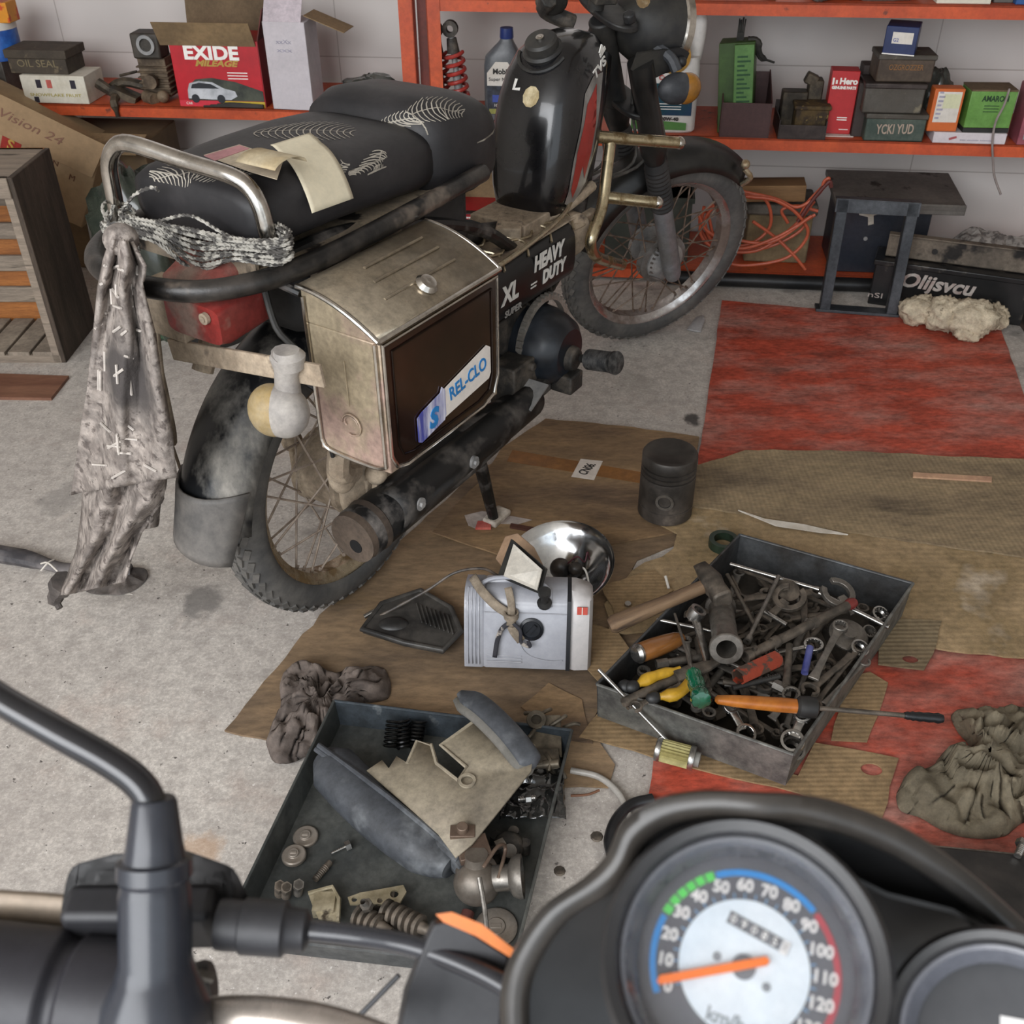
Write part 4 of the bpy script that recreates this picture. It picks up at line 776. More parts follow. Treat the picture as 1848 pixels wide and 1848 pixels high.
G().prism([(-cw*.30, .10), (-cw*.26, .06), (-cw*.16, .05), (cw*.42, .05), (cw*.42, .135), (-cw*.2, .135)], -.0568, -.055, PF).done('label', mat('castrol_teal', '#17414a', '#1c3550', rough=.4), t)
ftext('Castrol', .01, .150, .017, mat('castrol_red', '#b0504a'), t, y=-.0572, width=.055, bold=.0006); ftext('CRB', .015, .118, .024, M_wt, t, y=-.0575, width=.05, bold=.0012, shear=.2); ftext('TURBO', .015, .096, .012, M_wt, t, y=-.0575, width=.04, bold=.0008)
for k in range(3): plate(t, -.02, .05, .066+.007*k, .068+.007*k, M_wt, 'small_print', y=-.0575)
ftext('20W-40', .02, .040, .013, M_tint, t, y=-.0575, width=.05, bold=.0005); G().lathe([(0, 0), (.045, 0), (.045, .001), (0, .001)], (.02, -.055, .205), (0, -1, 0), 28).done('round_seal', mat('seal_amber', '#b9862e', '#8a6a2c', rough=.4, scale=20), t)
# brown bin with green carton
t, w_, h = cart('parts_bin', 'open brown parts bin holding a green carton on the right shelf', 'bin', 1297, 1386, 251, 186, .0, .004, ZR, mat('bin_brown', '#4a3130', '#3f2a29', rough=.6, scale=6), part='front_panel')
M_bin = MC['bin_brown']; dpt = .15
G().prism([(0, 0), (0, h), (dpt, h+.055), (dpt, 0)], -w_/2, -w_/2+.003, Matrix(((0, 0, 1, 0), (1, 0, 0, 0), (0, 1, 0, 0), (0, 0, 0, 1)))).done('side_panel', M_bin, t)
G().prism([(0, 0), (0, h), (dpt, h+.055), (dpt, 0)], w_/2-.003, w_/2, Matrix(((0, 0, 1, 0), (1, 0, 0, 0), (0, 1, 0, 0), (0, 0, 0, 1)))).done('side_panel', M_bin, t)
G().bx(-w_/2, w_/2, dpt-.003, dpt, 0, h+.05).done('back_panel', M_bin, t); G().bx(-w_/2, w_/2, 0, dpt, 0, .003).done('base', M_bin, t)
bs = t.location.copy()
t = wthing('carton', 'tall green printed carton leaning inside the brown bin', 'carton', WL(1336, 180, .05)[0]-.008, .03, ZR+.0045); t.rotation_euler = (-.04, -.09, WY-.15)
M_gc = mat('green_carton', '#33491f', '#43602a', rough=.5, scale=3); G().bx(-.048, .048, .0, .09, 0, .235).done('body', M_gc, t, bev=.002)
G().bx(-.004, .048, -.02, -.002, .02, .232).done('leaflet', mat('green_leaflet', '#557f40', '#4a7038', rough=.5, scale=8), t, bev=.001)
for k in range(14): plate(t, .004, .040-.008*((k*7) % 3), .05+.0115*k, .055+.0115*k, mat('leaf_dark', '#1f4a26'), 'small_print', y=-.0206)
plate(t, -.035, -.012, .05, .075, M_gold, 'printed_square')
t = wthing('brush', 'black bristle brush sticking up from the green carton', 'brush', WL(1336, 80, .06)[0], .075, ZR+.2375)
g = G(); [g.tube([(.003*k-.009, .002*(k % 2), 0), (.003*k-.008+.002*sin(k*3), 0, .055+.004*sin(k*5))], .002, 5) for k in range(6)]; g.bx(-.01, .009, -.002, .006, -.0, .02); g.tube([(.02, .0, 0), (.045, 0, -.005), (.06, 0, -.04), (.10, 0, -.055)], [.012, .013, .009, .003], 8, sm=4); g.done('bristles', mat('bristle_black', '#1d1c1a', '#3c3a35', rough=.8, scale=30), t)
# shallow tray
t, w_, h = cart('metal_tray', 'shallow dark metal tray of greasy parts beside the red Hero carton', 'tray', 1402, 1488, 256, 226, -.004, .003, ZR, mat('tray_dark', '#3a3230', '#4f4642', rough=.5, metal=.4, scale=10), part='front_panel')
M_td = MC['tray_dark']; G().bx(-w_/2, -w_/2+.003, 0, .15, 0, h+.012).done('side_panel', M_td, t); G().bx(w_/2-.003, w_/2, 0, .15, 0, h+.012).done('side_panel', M_td, t); G().bx(-w_/2, w_/2, 0, .15, 0, .003).done('base', M_td, t); G().bx(-w_/2, w_/2, .147, .15, 0, h+.03).done('back_panel', M_td, t)
t = wthing('metal_block', 'gold brown corroded metal block in the shallow tray', 'block', WL(1462, 226, .03)[0], .02, ZR+.0035); G().box((0, .035, .04), (.09, .07, .075)).box((0, .035, .075), (.10, .08, .012)).done('block', mat('block_gold', '#59482c', '#3b3025', rough=.8, metal=.3, scale=22, lo=.45, hi=.55, c3='#8a7444', s3=50, bump=.5), t, bev=.004)
t = wthing('metal_block', 'dark machined lump behind the gold block in the shallow tray', 'block', WL(1425, 200, .09)[0]+.01, .11, ZR+.0035); G().box((0, 0, .05), (.07, .05, .1)).box((.055, .01, .065), (.04, .05, .13)).box((.04, 0, .13), (.035, .03, .03), Matrix.Rotation(.4, 3, 'Y')).done('block', M_gr, t, bev=.004)
# Hero carton
t, w_, h = cart('carton', 'tall red Hero spare parts carton standing on the right shelf', 'carton', 1484, 1533, 242, 128, .05, .06, ZR+.0025, mat('hero_red', '#b32a2c', '#a32528', rough=.45, scale=5), rz=-.05)
ftext('Hero', .010, h*.84, .022, M_wt, t, width=.048, bold=.001); G().box((-.031, -.001, h*.84), (.005, .001, .018)).box((-.022, -.001, h*.83), (.005, .001, .010)).done('emblem', M_wt, t); ftext('GENUINE PARTS', 0, h*.74, .010, M_wt, t, width=.065, bold=.0006)
for k in range(2): plate(t, -.005, .022, h*.26-.006*k, h*.26-.006*k+.003, M_wt, 'small_print')
plate(t, .005, .03, .012, .014, M_wt, 'small_print')
t, w_, h = cart('shelf_paper', 'folded white paper under the red Hero carton', 'paper', 1480, 1540, 247, 243, .03, .09, ZR+.0002, M_w, bev=0)
t.children[0].scale = (1, 1, .0022/max(h, .001))
# tins
M_tg = mat('tin_green', '#44514a', '#5d645b', rough=.55, metal=.4, scale=9, c3='#3a322b', s3=18); M_tgr = mat('tin_grey', '#5a5650', '#474139', rough=.6, metal=.4, scale=9, c3='#77705f', s3=24)
M_fad = mat('print_faded2', '#a18f80', rough=.7)
t, w_, h1 = cart('tin_box', 'dark green metal tin with worn painted lettering, bottom of the stack', 'tin', 1556, 1664, 259, 207, .0, .10, ZR, M_tg, bev=.004)
ftext('YCKI YUD', 0, h1*.45, .036, M_fad, t, width=.10, rot=.03, bold=.0006); G().bx(-w_/2-.003, w_/2+.003, -.003, .10, h1-.012, h1+.002).done('lid', M_tgr, t, bev=.003)
t, w_, h2 = cart('tin_box', 'plain grey metal tin in the middle of the tin stack', 'tin', 1556, 1664, 195, 152, .0, .10, ZR+h1+.0025, M_tgr, bev=.004); G().bx(-w_/2-.003, w_/2+.003, -.003, .10, h2-.012, h2+.002).done('lid', M_td, t, bev=.003)
t, w_, h3 = cart('tin_box', 'brown metal tin with faded lettering, under the blue carton', 'tin', 1580, 1682, 144, 100, .01, .10, ZR+h1+h2+.005, mat('tin_brown', '#4a3f36', '#5d4f42', rough=.6, metal=.3, scale=9), bev=.004, rz=.02); ftext('OZGROZZER', 0, h3*.55, .020, mat('print_rust', '#80582f'), t, width=.09); G().bx(-w_/2-.003, w_/2+.003, -.003, .10, h3-.012, h3+.002).done('lid', M_tgr, t, bev=.003)
t, w_, h4 = cart('carton', 'dark blue carton with a white sticker on top of the tin stack', 'carton', 1592, 1650, 95, 48, .0, .09, ZR+h1+h2+h3+.0075, mat('carton_blue', '#17244c', '#22325f', rough=.4, scale=4), rz=-.28)
plate(t, -.022, .030, h4*.4, h4*.8, M_w, 'sticker'); plate(t, -w_/2, w_/2, 0, .003, M_wt, 'bottom_band'); ftext('G2', -.012, h4*.52, .012, mat('sq_blue', '#3b4fa0'), t, y=-.0012)
G().prism([(.01, .03), (.05, .018), (.05, .04)], -w_/2-.0008, -w_/2, Matrix(((0, 0, 1, 0), (1, 0, 0, 0), (0, 1, 0, 0), (0, 0, 0, 1)))).done('side_print', M_wt, t)
t, w_, h = cart('box', 'dark tall box standing between the red Hero carton and the tins', 'box', 1534, 1553, 252, 150, .035, .12, ZR, mat('box_dark', '#3b322f', rough=.7))
t, w_, h = cart('box', 'dark square box at the back of the shelf behind the grey tin', 'box', 1545, 1590, 200, 118, .115, .06, ZR, mat('box_dark', '#3b322f'))
t, w_, hf = cart('carton', 'flat white carton with tiny red print, at the right end of the shelf', 'carton', 1681, 1813, 262, 240, -.002, .10, ZR, mat('flat_white', '#c9c1c4', '#b9b0b4', rough=.6, scale=6)); ftext('xxx xxxxxx xxxxxxx', .02, hf*.35, .006, mat('pen_faint', '#9d99a8'), t, width=.09); G().box((-.045, -.001, hf*.5), (.02, .001, .006), Matrix.Rotation(-.3, 3, 'Y')).done('emblem', mat('mark_red', '#a85458'), t)
z5 = ZR+hf+.0005
t, w_, h = cart('carton', 'orange carton with a white printed label leaning on the green battery carton', 'carton', 1671, 1725, 239, 160, .004, .045, z5, mat('carton_orange2', '#c2622a', '#b05524', rough=.5, scale=6), rz=.03)
plate(t, -w_*.38, w_*.42, h*.22, h*.93, M_w, 'label'); plate(t, -w_*.15, w_*.4, h*.55, h*.88, mat('label_pale', '#c3c3a2'), 'sticker', y=-.0012)
for k in range(7): plate(t, -w_*.33, -w_*.2+.003*(k % 3), h*.3+.011*k, h*.3+.011*k+.005, mat('pen_faint', '#9d99a8'), 'small_print', y=-.0012)
t, w_, h = cart('battery_carton', 'bright green AMARON carton on the flat white carton', 'carton', 1738, 1822, 230, 165, .004, .085, z5+.012, mat('amaron_green', '#5d8c3d', '#729c54', rough=.45, scale=4), rz=.04)
ftext('AMARON', .006, h*.8, .020, mat('amaron_dark', '#1f3a22'), t, width=.07, bold=.0006); G().bx(-w_/2, w_/2, -.0, .085, -.012, .0).done('base', mat('base_black', '#232220'), t); G().bx(-w_/2, w_/2, 0, .085, h, h+.004).done('top_flap', M_kraft, t)
for k in range(3): plate(t, -.02, .02, h*(.6-.08*k), h*(.6-.08*k)+.002, MC['amaron_dark'], 'small_print')
bag('plastic_bag', 'dark plastic wrap behind the orange carton on the right shelf', WL(1705, 150, .1)[0], .16, ZR, .05, .05, .09, M_film, 8)
t, w_, h = cart('carton', 'pink edged clear pack at the right picture edge on the shelf', 'carton', 1832, 1890, 268, 160, .0, .09, ZR, mat('pack_pink', '#8a4a55', '#a05a64', rough=.4, scale=5)); plate(t, -w_*.35, w_*.45, h*.1, h*.85, mat('pack_clear', '#8d8f92', '#b5b3b3', rough=.2, scale=30), 'window')
t = wthing('cord', 'thin grey cord hanging over the front of the right shelf', 'cord', 0, 0, 0)
def wpt(x, y, d): s, z = WL(x, y, d); return (s, d, z)
G().tube([wpt(1822, 160, -.004), wpt(1812, 190, -.008), wpt(1797, 220, -.010), wpt(1791, 255, -.010), wpt(1792, 290, -.008), wpt(1795, 320, -.006), wpt(1806, 351, -.004)], .003, 6, sm=5).done('cord', mat('cord_grey', '#8b807c', rough=.7), t)
# things on the top shelf (only their feet show)
bag('plastic_bag', 'big clear plastic bag of parts on the top shelf', WL(1570, 20, .03)[0], .09, ZT, .17, .09, .09, mat('film_clear', '#9a9088', '#6a625b', rough=.15, scale=8, lo=.4, hi=.6, coat=.6), 12)
bag('plastic_bag', 'small plastic bag hanging over the top shelf edge left of the big one', WL(1478, 22, -.0)[0], .03, ZT, .03, .035, .05, M_filmg, 15)
t, w_, h = cart('carton', 'white carton on the top shelf at the upper right', 'carton', 1688, 1786, 14, -60, .01, .1, ZT, mat('carton_cream', '#cdc8b8', rough=.6)); ftext('8', 0, .025, .02, mat('mark_red', '#a85458'), t, width=.03)
t, w_, h = cart('tin', 'dark tin between the white and blue cartons on the top shelf', 'tin', 1790, 1826, 14, -50, .03, .08, ZT, mat('tin_dull', '#6e6b66'))
t, w_, h = cart('carton', 'blue carton at the upper right corner on the top shelf', 'carton', 1830, 1900, 16, -60, .01, .1, ZT, mat('carton_blue2', '#28518a', rough=.5))
t = wthing('cable_tie', 'coil of brown wires lying along the front of the top shelf', 'wire', WL(1330, 10, .01)[0], .02, ZT); g = G(); [g.tube([(-.12+.01*k, .006*k, .004+.002*k), (-.02, .01, .008+.003*k), (.1, .006*k, .004)], .004, 6, sm=4) for k in range(5)]; g.done('wire', mat('wire_brown', '#6f4a34', rough=.6), t)
bag('plastic_bag', 'dark blue lump on the top shelf left of the headlight', WL(985, 0, .02)[0], .05, ZT, .035, .03, .04, mat('lump_blue', '#23263a', rough=.5), 19)
# ================================================================ low things by the wall, right side
M_iron = mat('iron_dark_plain', '#414448', '#53565a', rough=.45, metal=.5, scale=8)
M_lead = mat('steel_grey', '#67625d', '#77716b', rough=.55, metal=.4, scale=6, c3='#3a3430', s3=14)
t = wthing('burlap_box', 'dusty brown fibre box under the orange cable beside the front wheel', 'box', WL(1398, 490, .08)[0], .08, ZBt)
G().bx(-.10, .09, 0, .14, 0, .15).done('body', mat('fibre_box', '#857457', '#6d5e47', rough=.9, scale=14, c3='#4b4034', s3=7, bump=.3), t, bev=.006)
G().bx(-.11, .10, -.01, .15, .15, .185).done('top_wrap', mat('wrap_dark', '#4b463f', '#6b655c', rough=.7, scale=12), t, bev=.008)
t = wthing('white_clip', 'small white plastic clips on the fibre box', 'clip', WL(1432, 358, .10)[0], .12, ZBt+.186); g = G(); g.tube([(-.05, 0, .004), (-.01, -.01, .010), (.02, 0, .012)], .005, 8, sm=3).tube([(.0, -.02, .004), (.02, -.03, .014), (.03, -.01, .005)], .005, 8, sm=3); g.done('clip', M_w, t)
z_ = ZBt+.205
t = wthing('wood_block', 'short sawn wooden block lying on the fibre box beside the front wheel', 'wood block', WL(1398, 352, .05)[0], .05, z_-.005); t.rotation_euler = (0, -.05, WY-.03)
G().bx(-.10, .09, 0, .08, 0, .048).done('block', mat('pine_block', '#8d6c48', '#6d5034', rough=.8, scale=4, stretch=(.4, 4, 4), c3='#4a3323', s3=3), t, bev=.002)
t = wthing('electric_cable', 'tangled coil of orange electric cable hanging between front wheel and steel box', 'cable', 0, 0, 0)
g = G(); rnd = random.Random(4)
def wv(x, y, d): s, z = WL(x, y, d); return (s, d, max(z, ZBt+.008))
loops = [[(1300, 360), (1265, 400), (1285, 445), (1340, 455), (1410, 440), (1450, 400), (1400, 365), (1350, 355)], [(1330, 350), (1380, 360), (1390, 410), (1350, 440), (1290, 440), (1270, 400), (1290, 370)], [(1300, 470), (1350, 478), (1420, 465), (1455, 425), (1440, 385), (1400, 360), (1345, 352)], [(1280, 420), (1330, 450), (1400, 430), (1470, 385)], [(1275, 380), (1300, 440), (1370, 445), (1430, 410), (1470, 365)],
  [(1330, 345), (1400, 360), (1440, 375), (1475, 350), (1490, 330), (1495, 324), (1488, 335), (1460, 365), (1440, 395)], [(1360, 400), (1400, 430), (1430, 460), (1455, 488)], [(1262, 385), (1280, 415), (1310, 430), (1390, 435), (1465, 392)], [(1420, 400), (1412, 378), (1440, 370), (1475, 380)], [(1268, 370), (1262, 420), (1300, 448), (1360, 452), (1420, 422)]]
for k, lp_ in enumerate(loops): g.tube([wv(x+rnd.uniform(-3, 3), y+rnd.uniform(-3, 3), -.012-.012*(k % 4)+rnd.uniform(-.004, .004)) for x, y in lp_], .0048, 8, sm=6)
g.done('cable', mat('cable_orange', '#b9583a', '#a84e34', rough=.5, scale=12), t)
t = wthing('cable_wrap', 'dark red flexible conduit curling over the steel box lid corner', 'conduit', 0, 0, 0); g = G(); g.tube([wv(x, y, -.03) for x, y in [(1440, 400), (1460, 370), (1480, 345), (1492, 332), (1498, 328), (1500, 338)]], .006, 8, sm=4); g.done('conduit', mat('conduit_red', '#5c2a25'), t)
# steel box
sx0, sx1 = WL(1505, 500, .0)[0], WL(1655, 500, .0)[0]
t = wthing('steel_box', 'blue grey steel cabinet box with overhanging lid behind the black frame', 'steel box', (sx0+sx1)/2, .03, ZBt)
w_ = sx1-sx0+.02; zt = WL(1580, 372, -.02)[1]-ZBt
G().bx(-w_/2, w_/2, 0, .2, 0, zt).done('body', mat('cabinet_blue', '#343a45', '#454449', rough=.4, metal=.5, scale=4, c3='#57493f', s3=5, t3=(.58, .7)), t, bev=.003)
G().box((.02, .06, zt+.012), (w_+.10, .25, .016), Matrix.Rotation(.06, 3, 'X')).box((.02, -.062, zt+.0), (w_+.10, .004, .03)).done('lid', M_lead, t, bev=.002)
o = G().prism([(-.085, zt-.03), (-.07, zt-.012), (-.03, zt-.008), (-.005, zt-.02), (-.02, zt-.04), (-.035, zt-.045), (-.03, zt-.07), (-.045, zt-.075), (-.05, zt-.05), (-.075, zt-.045)], -.0015, 0, PF).done('torn_sticker', mat('torn_label', '#a59682', '#c6beb3', rough=.8, scale=20, c3='#9b5b38', s3=16), t)
G().cyl((-.045, .0, zt-.115), (-.045, -.004, zt-.115), .006).done('rivet', M_grey, t)
# black steel frame
A, B, H_ = F(1478, 562, .007), F(1615, 572, .007), .32
dx = (B-A); fw_ = dx.length; ang = math.atan2(dx.y, dx.x)
t = thing('angle_stand', 'black rectangular steel angle stand leaning upright against the steel box', 'frame', A, ang); tl_ = Matrix.Rotation(-.10, 4, 'X')
g = G()
for x in (0, fw_-.026): g.bx(x, x+.03, 0, .004, 0, H_).bx(x, x+.004, 0, .03, 0, H_)
g.bx(-.004, fw_+.008, 0, .004, H_-.035, H_+.002).bx(-.01, fw_+.01, -.004, .05, 0, .008).bx(-.004, fw_+.008, 0, .035, H_-.001, H_+.003)
g.done('angle_bars', M_iron, t, M=tl_, bev=.001)
# pipe
t = thing('steel_pipe', 'long black steel pipe lying on the floor along the wall rack', 'pipe', F(1200, 512), WY); G().cyl((0, 0, .022), (.70, 0, .022), .021).done('pipe', mat('pipe_black', '#1d1e20', '#2d2c2c', rough=.4, metal=.4, scale=6), t)
# black box with lettering
A, B = F(1570, 556), F(1850, 598); A.z = B.z = .0; ang = math.atan2((B-A).y, (B-A).x)
def Pq(p): return p
bw_ = (B-A).length+.02
t = thing('battery_case', 'black battery case with large white painted lettering behind the cotton waste', 'case', A+V((0, .03, 0)), ang)
bh = .135
g = G().bx(0, bw_, 0, .10, 0, bh); M_bc = mat('case_black', '#141415', '#232222', rough=.35, scale=8, c3='#443f3a', s3=20); g.done('case', M_bc, t, bev=.004)
G().bx(-.006, bw_+.006, -.006, .106, bh-.012, bh+.004).done('rim', M_bc, t, bev=.003)
M_pw = mat('paint_white', '#b9b1aa', '#a08b84', rough=.6, scale=30)
text('Olijsvcu', .058, M_pw, t, T(.175, -.0012, .088) @ RX, width=.20, bold=.0018, shear=.25); text('nSI', .022, M_pw, t, T(.018, -.0012, .03) @ RX, width=.04)
# metal channel on top of it
t = thing('metal_channel', 'long dirty galvanised metal channel lying on the black battery case', 'channel', A+V((.03, .05, bh+.006)), ang+.01)
g = G(); g.bx(0, .58, 0, .004, 0, .07).bx(0, .58, 0, .06, 0, .004).bx(0, .58, -.02, .004, .068, .072); g.done('channel', mat('channel_dirty', '#7d7163', '#5e554b', rough=.7, metal=.2, scale=6, c3='#221e1b', s3=9, t3=(.56, .64), bump=.2), t, bev=.001)
G().cyl((.13, -.001, .03), (.13, -.003, .03), .008).done('hole_plug', MC['dark_hole'] if 'dark_hole' in MC else mat('dark_hole', '#1a1816'), t)
t = thing('newspaper', 'crumpled newspaper sheets behind the dirty metal channel', 'newspaper', A+V((.20, .25, ZBt+.001)), ang)
M_news = mat('newsprint', '#a8a29c', '#77716d', rough=.8, scale=40, lo=.48, hi=.56)
g = rag_mesh([(-.02, -.05), (.2, -.06), (.5, -.05), (.5, .06), (.2, .08), (-.02, .05)], .16, 3, folds=14, amp=.02); g.done('sheets', M_news, t, ang=180)
t = thing('rag_bundle', 'bundle of cream cotton waste on the red board by the black case', 'cotton waste', F(1718, 610, .007))
M_cot = mat('cotton_waste', '#cdbfa6', '#b5a68e', rough=.95, scale=16, lo=.4, hi=.65, bump=1.0, bs=130, c3='#8b7d68', s3=60, t3=(.64, .7))
def lump(c, r, seed):
    g = G().sph((0, 0, 0), 1, 22)
    for v in g.b.verts:
        p = v.co.copy(); n = noise.noise(p*2.2+V((seed, 0, 0)))*.22+(abs(noise.noise(p*6+V((0, seed, 0))))-.3)*.28; q = p*(1+n); v.co = V((c[0]+q.x*r[0], c[1]+q.y*r[1], max(c[2]+q.z*r[2], 0)))
    return g
o0 = F(1718, 610, .007)
def rel(x, y, z): p = F(x, y, .007+z)-o0; return (p.x, p.y, z)
lump(rel(1660, 560, .035), (.055, .05, .042), 1).done('cotton_wad', M_cot, t, ang=180); lump(rel(1702, 568, .04), (.055, .055, .048), 2).done('cotton_wad', M_cot, t, ang=180)
lump(rel(1752, 575, .045), (.072, .065, .052), 3).done('cotton_wad', M_cot, t, ang=180); lump(rel(1795, 572, .035), (.035, .045, .036), 4).done('cotton_wad', M_cot, t, ang=180); lump(rel(1748, 600, .02), (.04, .035, .025), 5).done('cotton_wad', M_cot, t, ang=180)
t = thing('black_crate', 'black plastic crate at the right picture edge beside the cotton waste', 'crate', F(1890, 605), -.1); G().bx(-.06, .2, 0, .2, 0, .10).done('body', mat('crate_dark', '#1b1a19', '#4a3d36', rough=.6, scale=16), t, bev=.004); G().bx(-.066, .206, -.006, .206, .094, .104).done('rim', M_bc, t)
t = thing('adhesive_tube', 'small grey adhesive tube lying on the floor left of the red board', 'tube', F(1258, 590), 1.15)
G().loft([ring((x, 0, .008*k+.003), .014*w__, .008*k+.001, 16, 2.4, None, 'yz') for x, w__, k in ((-.035, 1.5, .15), (-.02, 1.35, .5), (.03, 1.0, 1), (.038, .5, .8))]).cyl((.038, 0, .009), (.05, 0, .009), .006).done('tube', mat('tube_grey', '#a8a5a4', '#8c8988', rough=.4, scale=20), t)
# EXIDE box behind the engine
t, w_, h = cart('battery_carton', 'red EXIDE battery carton on the bottom shelf, seen behind the engine', 'carton', 788, 905, 470, 380, .01, .15, ZBt, M_exr)
ftext('EXIDE', .03, h-.032, .03, M_wt, t, width=.085, bold=.0012); plate(t, -.04, .06, h-.062, h-.057, M_wt, 'small_print')
G().box((0, -.02, h+.002), (w_, .003, .05), Matrix.Rotation(1.4, 3, 'X')).done('front_flap', mat('flap_black', '#201c1a'), t); G().box((.03, .13, h+.05), (w_*.7, .003, .12), Matrix.Rotation(-.15, 3, 'X')).done('back_flap', M_kraftl, t)
t, w_, h = cart('carton', 'plain brown carton on the bottom shelf under the front fork', 'carton', 930, 1040, 440, 330, .05, .15, ZBt, M_kraft)
t, w_, h = cart('storage_bin', 'dark plastic bin on the bottom shelf behind the front wheel', 'bin', 1090, 1240, 470, 355, .06, .18, ZBt, mat('bin_dark', '#2c3029', '#3d3f38', rough=.5, scale=8)); G().bx(-w_/2-.006, w_/2+.006, -.006, .19, h-.015, h).done('rim', MC['bin_dark'], t)
# ================================================================ left side
M_slat = mat('crate_wood', '#84776a', '#9a8c7c', rough=.85, scale=5, stretch=(.5, 6, 6), c3='#4d443b', s3=5)
M_slo = mat('crate_inner', '#b5743b', '#9c6131', rough=.7, scale=4, stretch=(.5, 5, 5))
M_sld = mat('crate_side', '#433930', '#574a3f', rough=.85, scale=5, stretch=(5, 5, .6))
A = F(112, 655); t = thing('wooden_crate', 'weathered wooden slat crate standing on end at the left wall', 'crate', A, -.02)
W_, D_, H_ = .42, .24, .50
G().bx(-.022, 0, 0, .012, 0, H_).done('front_stile', M_slat, t, bev=.002); G().bx(-W_, -W_+.05, 0, .012, 0, H_).done('front_stile', M_slat, t, bev=.002)
G().bx(-.002, .012, .0, D_, 0, H_).done('side_board', M_sld, t, bev=.002); G().bx(-W_-.012, -W_+.002, 0, D_, 0, H_).done('side_board', M_sld, t, bev=.002)
G().bx(-W_, 0, 0, D_, H_-.012, H_).done('top_board', M_slat, t, bev=.002)
G().bx(-W_, 0, D_-.012, D_, 0, H_).done('back_board', M_slo, t)
for k in range(5): G().bx(-W_, 0, D_-.03, D_-.016, .08+.092*k, .125+.092*k).done('slat', M_slat, t, bev=.003)
for k in range(6): G().bx(-W_+.012+.067*k, -W_+.07+.067*k, 0, D_-.03, .02, .032).done('floor_slat', mat('slat_pale', '#8d8072', '#9f9282', rough=.85, scale=6), t, bev=.002)
G().bx(-W_, 0, 0, .012, 0, .022).done('bottom_rail', M_slat, t); G().bx(-W_, -.0, -.006, .002, H_-.05, H_-.0).done('top_rail', M_slat, t, bev=.002)
g = G(); g.tube([(-.16, -.01, H_-.06), (-.12, -.02, H_-.085), (-.08, -.01, H_-.08), (-.07, -.005, H_-.055)], .003, 6, sm=4).done('rust_wire', mat('wire_rust', '#5c2d1c'), t); G().bx(-.18, -.055, -.009, -.006, H_-.055, H_-.04).done('white_strip', M_w, t)
# tilted carton
M_ctn = mat('carton_tan', '#a8906f', '#8f795c', rough=.8, scale=5)
c = WP(*((WL(60, 300, -.2)[0]), -.2, WL(60, 300, -.2)[1]))
Mx = Matrix.Translation(c) @ Matrix.Rotation(WY+.05, 4, 'Z') @ Matrix.Rotation(radians(27), 4, 'Y')
t = thing('printed_carton', 'large tilted brown carton with red printed logo behind the wooden crate', 'carton', M=Mx)
G().bx(-.38, .17, .0, .24, -.12, .09).done('body', M_ctn, t, bev=.003); G().box((-.10, -.035, .122), (.56, .10, .003), Matrix.Rotation(1.05, 3, 'X')).done('top_flap', mat('carton_flap', '#93795a', '#7d674c', rough=.8, scale=6), t)
fM = T(-.06, -.035, .122) @ Matrix.Rotation(1.05, 4, 'X') @ T(0, 0, .0022)
text('Wine Vision 24', .034, mat('print_brown', '#6d4a38', rough=.7), t, fM @ T(-.02, .005, 0), width=.30, shear=.2); o = G().box((-.07, -.0005, .03), (.055, .001, .055)).done('logo_square', mat('logo_red', '#a52f26'), t)
text('S', .045, mat('logo_gold', '#c9a24e'), t, T(-.07, -.0015, .03) @ RX, bold=.001); text('HOLDEN', .02, MC['print_brown'], t, T(.02, -.0012, .04) @ RX, width=.09)
text('M', .025, MC['print_brown'], t, T(.11, -.0012, .02) @ RX)
# box under it
t = thing('carton', 'dirty brown carton standing on the floor between crate and moped', 'carton', F(165, 560)+V((.02, .30, 0)), WY); G().bx(-.18, .14, -.0, .25, 0, .40).done('body', mat('carton_dirty', '#6e5a40', '#544433', rough=.8, scale=5, c3='#6b2f28', s3=4, t3=(.6, .66)), t, bev=.004); G().box((0, -.03, .405), (.30, .10, .003), Matrix.Rotation(.3, 3, 'X')).done('flap', M_kraftl, t)
M_gbag = mat('film_green', '#252b25', '#3d4138', rough=.3, scale=9, lo=.4, hi=.65, coat=.4, c3='#2b5636', s3=5, t3=(.62, .68))
t = thing('plastic_bag', 'dark greenish plastic bag heaped on the floor behind the hanging rag', 'plastic bag', F(232, 640)+V((.06, .14, 0)))
g = G().sph((0, 0, 0), 1, 20)
for v in g.b.verts:
    p = v.co.copy(); q = p*(1+.3*noise.noise(p*1.6)-.3*abs(noise.noise(p*4.5))); v.co = V((q.x*.13, q.y*.12, max(q.z*.25+.23, 0)))
g.done('film', M_gbag, t, ang=180)
t = thing('basin', 'black round basin on the floor seen behind the rear mudguard', 'basin', F(335, 640)+V((.06, .12, 0))); G().lathe([(0, 0), (.09, 0), (.115, .07), (.121, .072), (.121, .077), (.112, .075), (.086, .006), (0, .006)], n=36).done('basin', mat('basin_black', '#161616', '#2a2826', rough=.35, scale=8), t)
fsheet([(-60, 672), (124, 678), (92, 718), (-70, 716)], 0, .008, 'plywood_scrap', mat('ply_red', '#6f4a3a', '#7f5a47', rough=.6, scale=5, stretch=(.5, 3, 1)), 'reddish brown plywood scrap on the floor in front of the wooden crate', 'plywood', jit=.0)
g = G(); P = [F(x, y) for x, y in [(-40, 1000), (30, 1012), (75, 1022), (125, 1035), (180, 1045), (240, 1040)]]; o0 = P[2].copy()
g.tube([p-o0+V((0, 0, .014)) for p in P], lambda t: .017+.004*sin(t*9), 10, sm=4)
for v in g.b.verts: v.co.z = max(v.co.z*.8+noise.noise(v.co*30)*.004, .0)
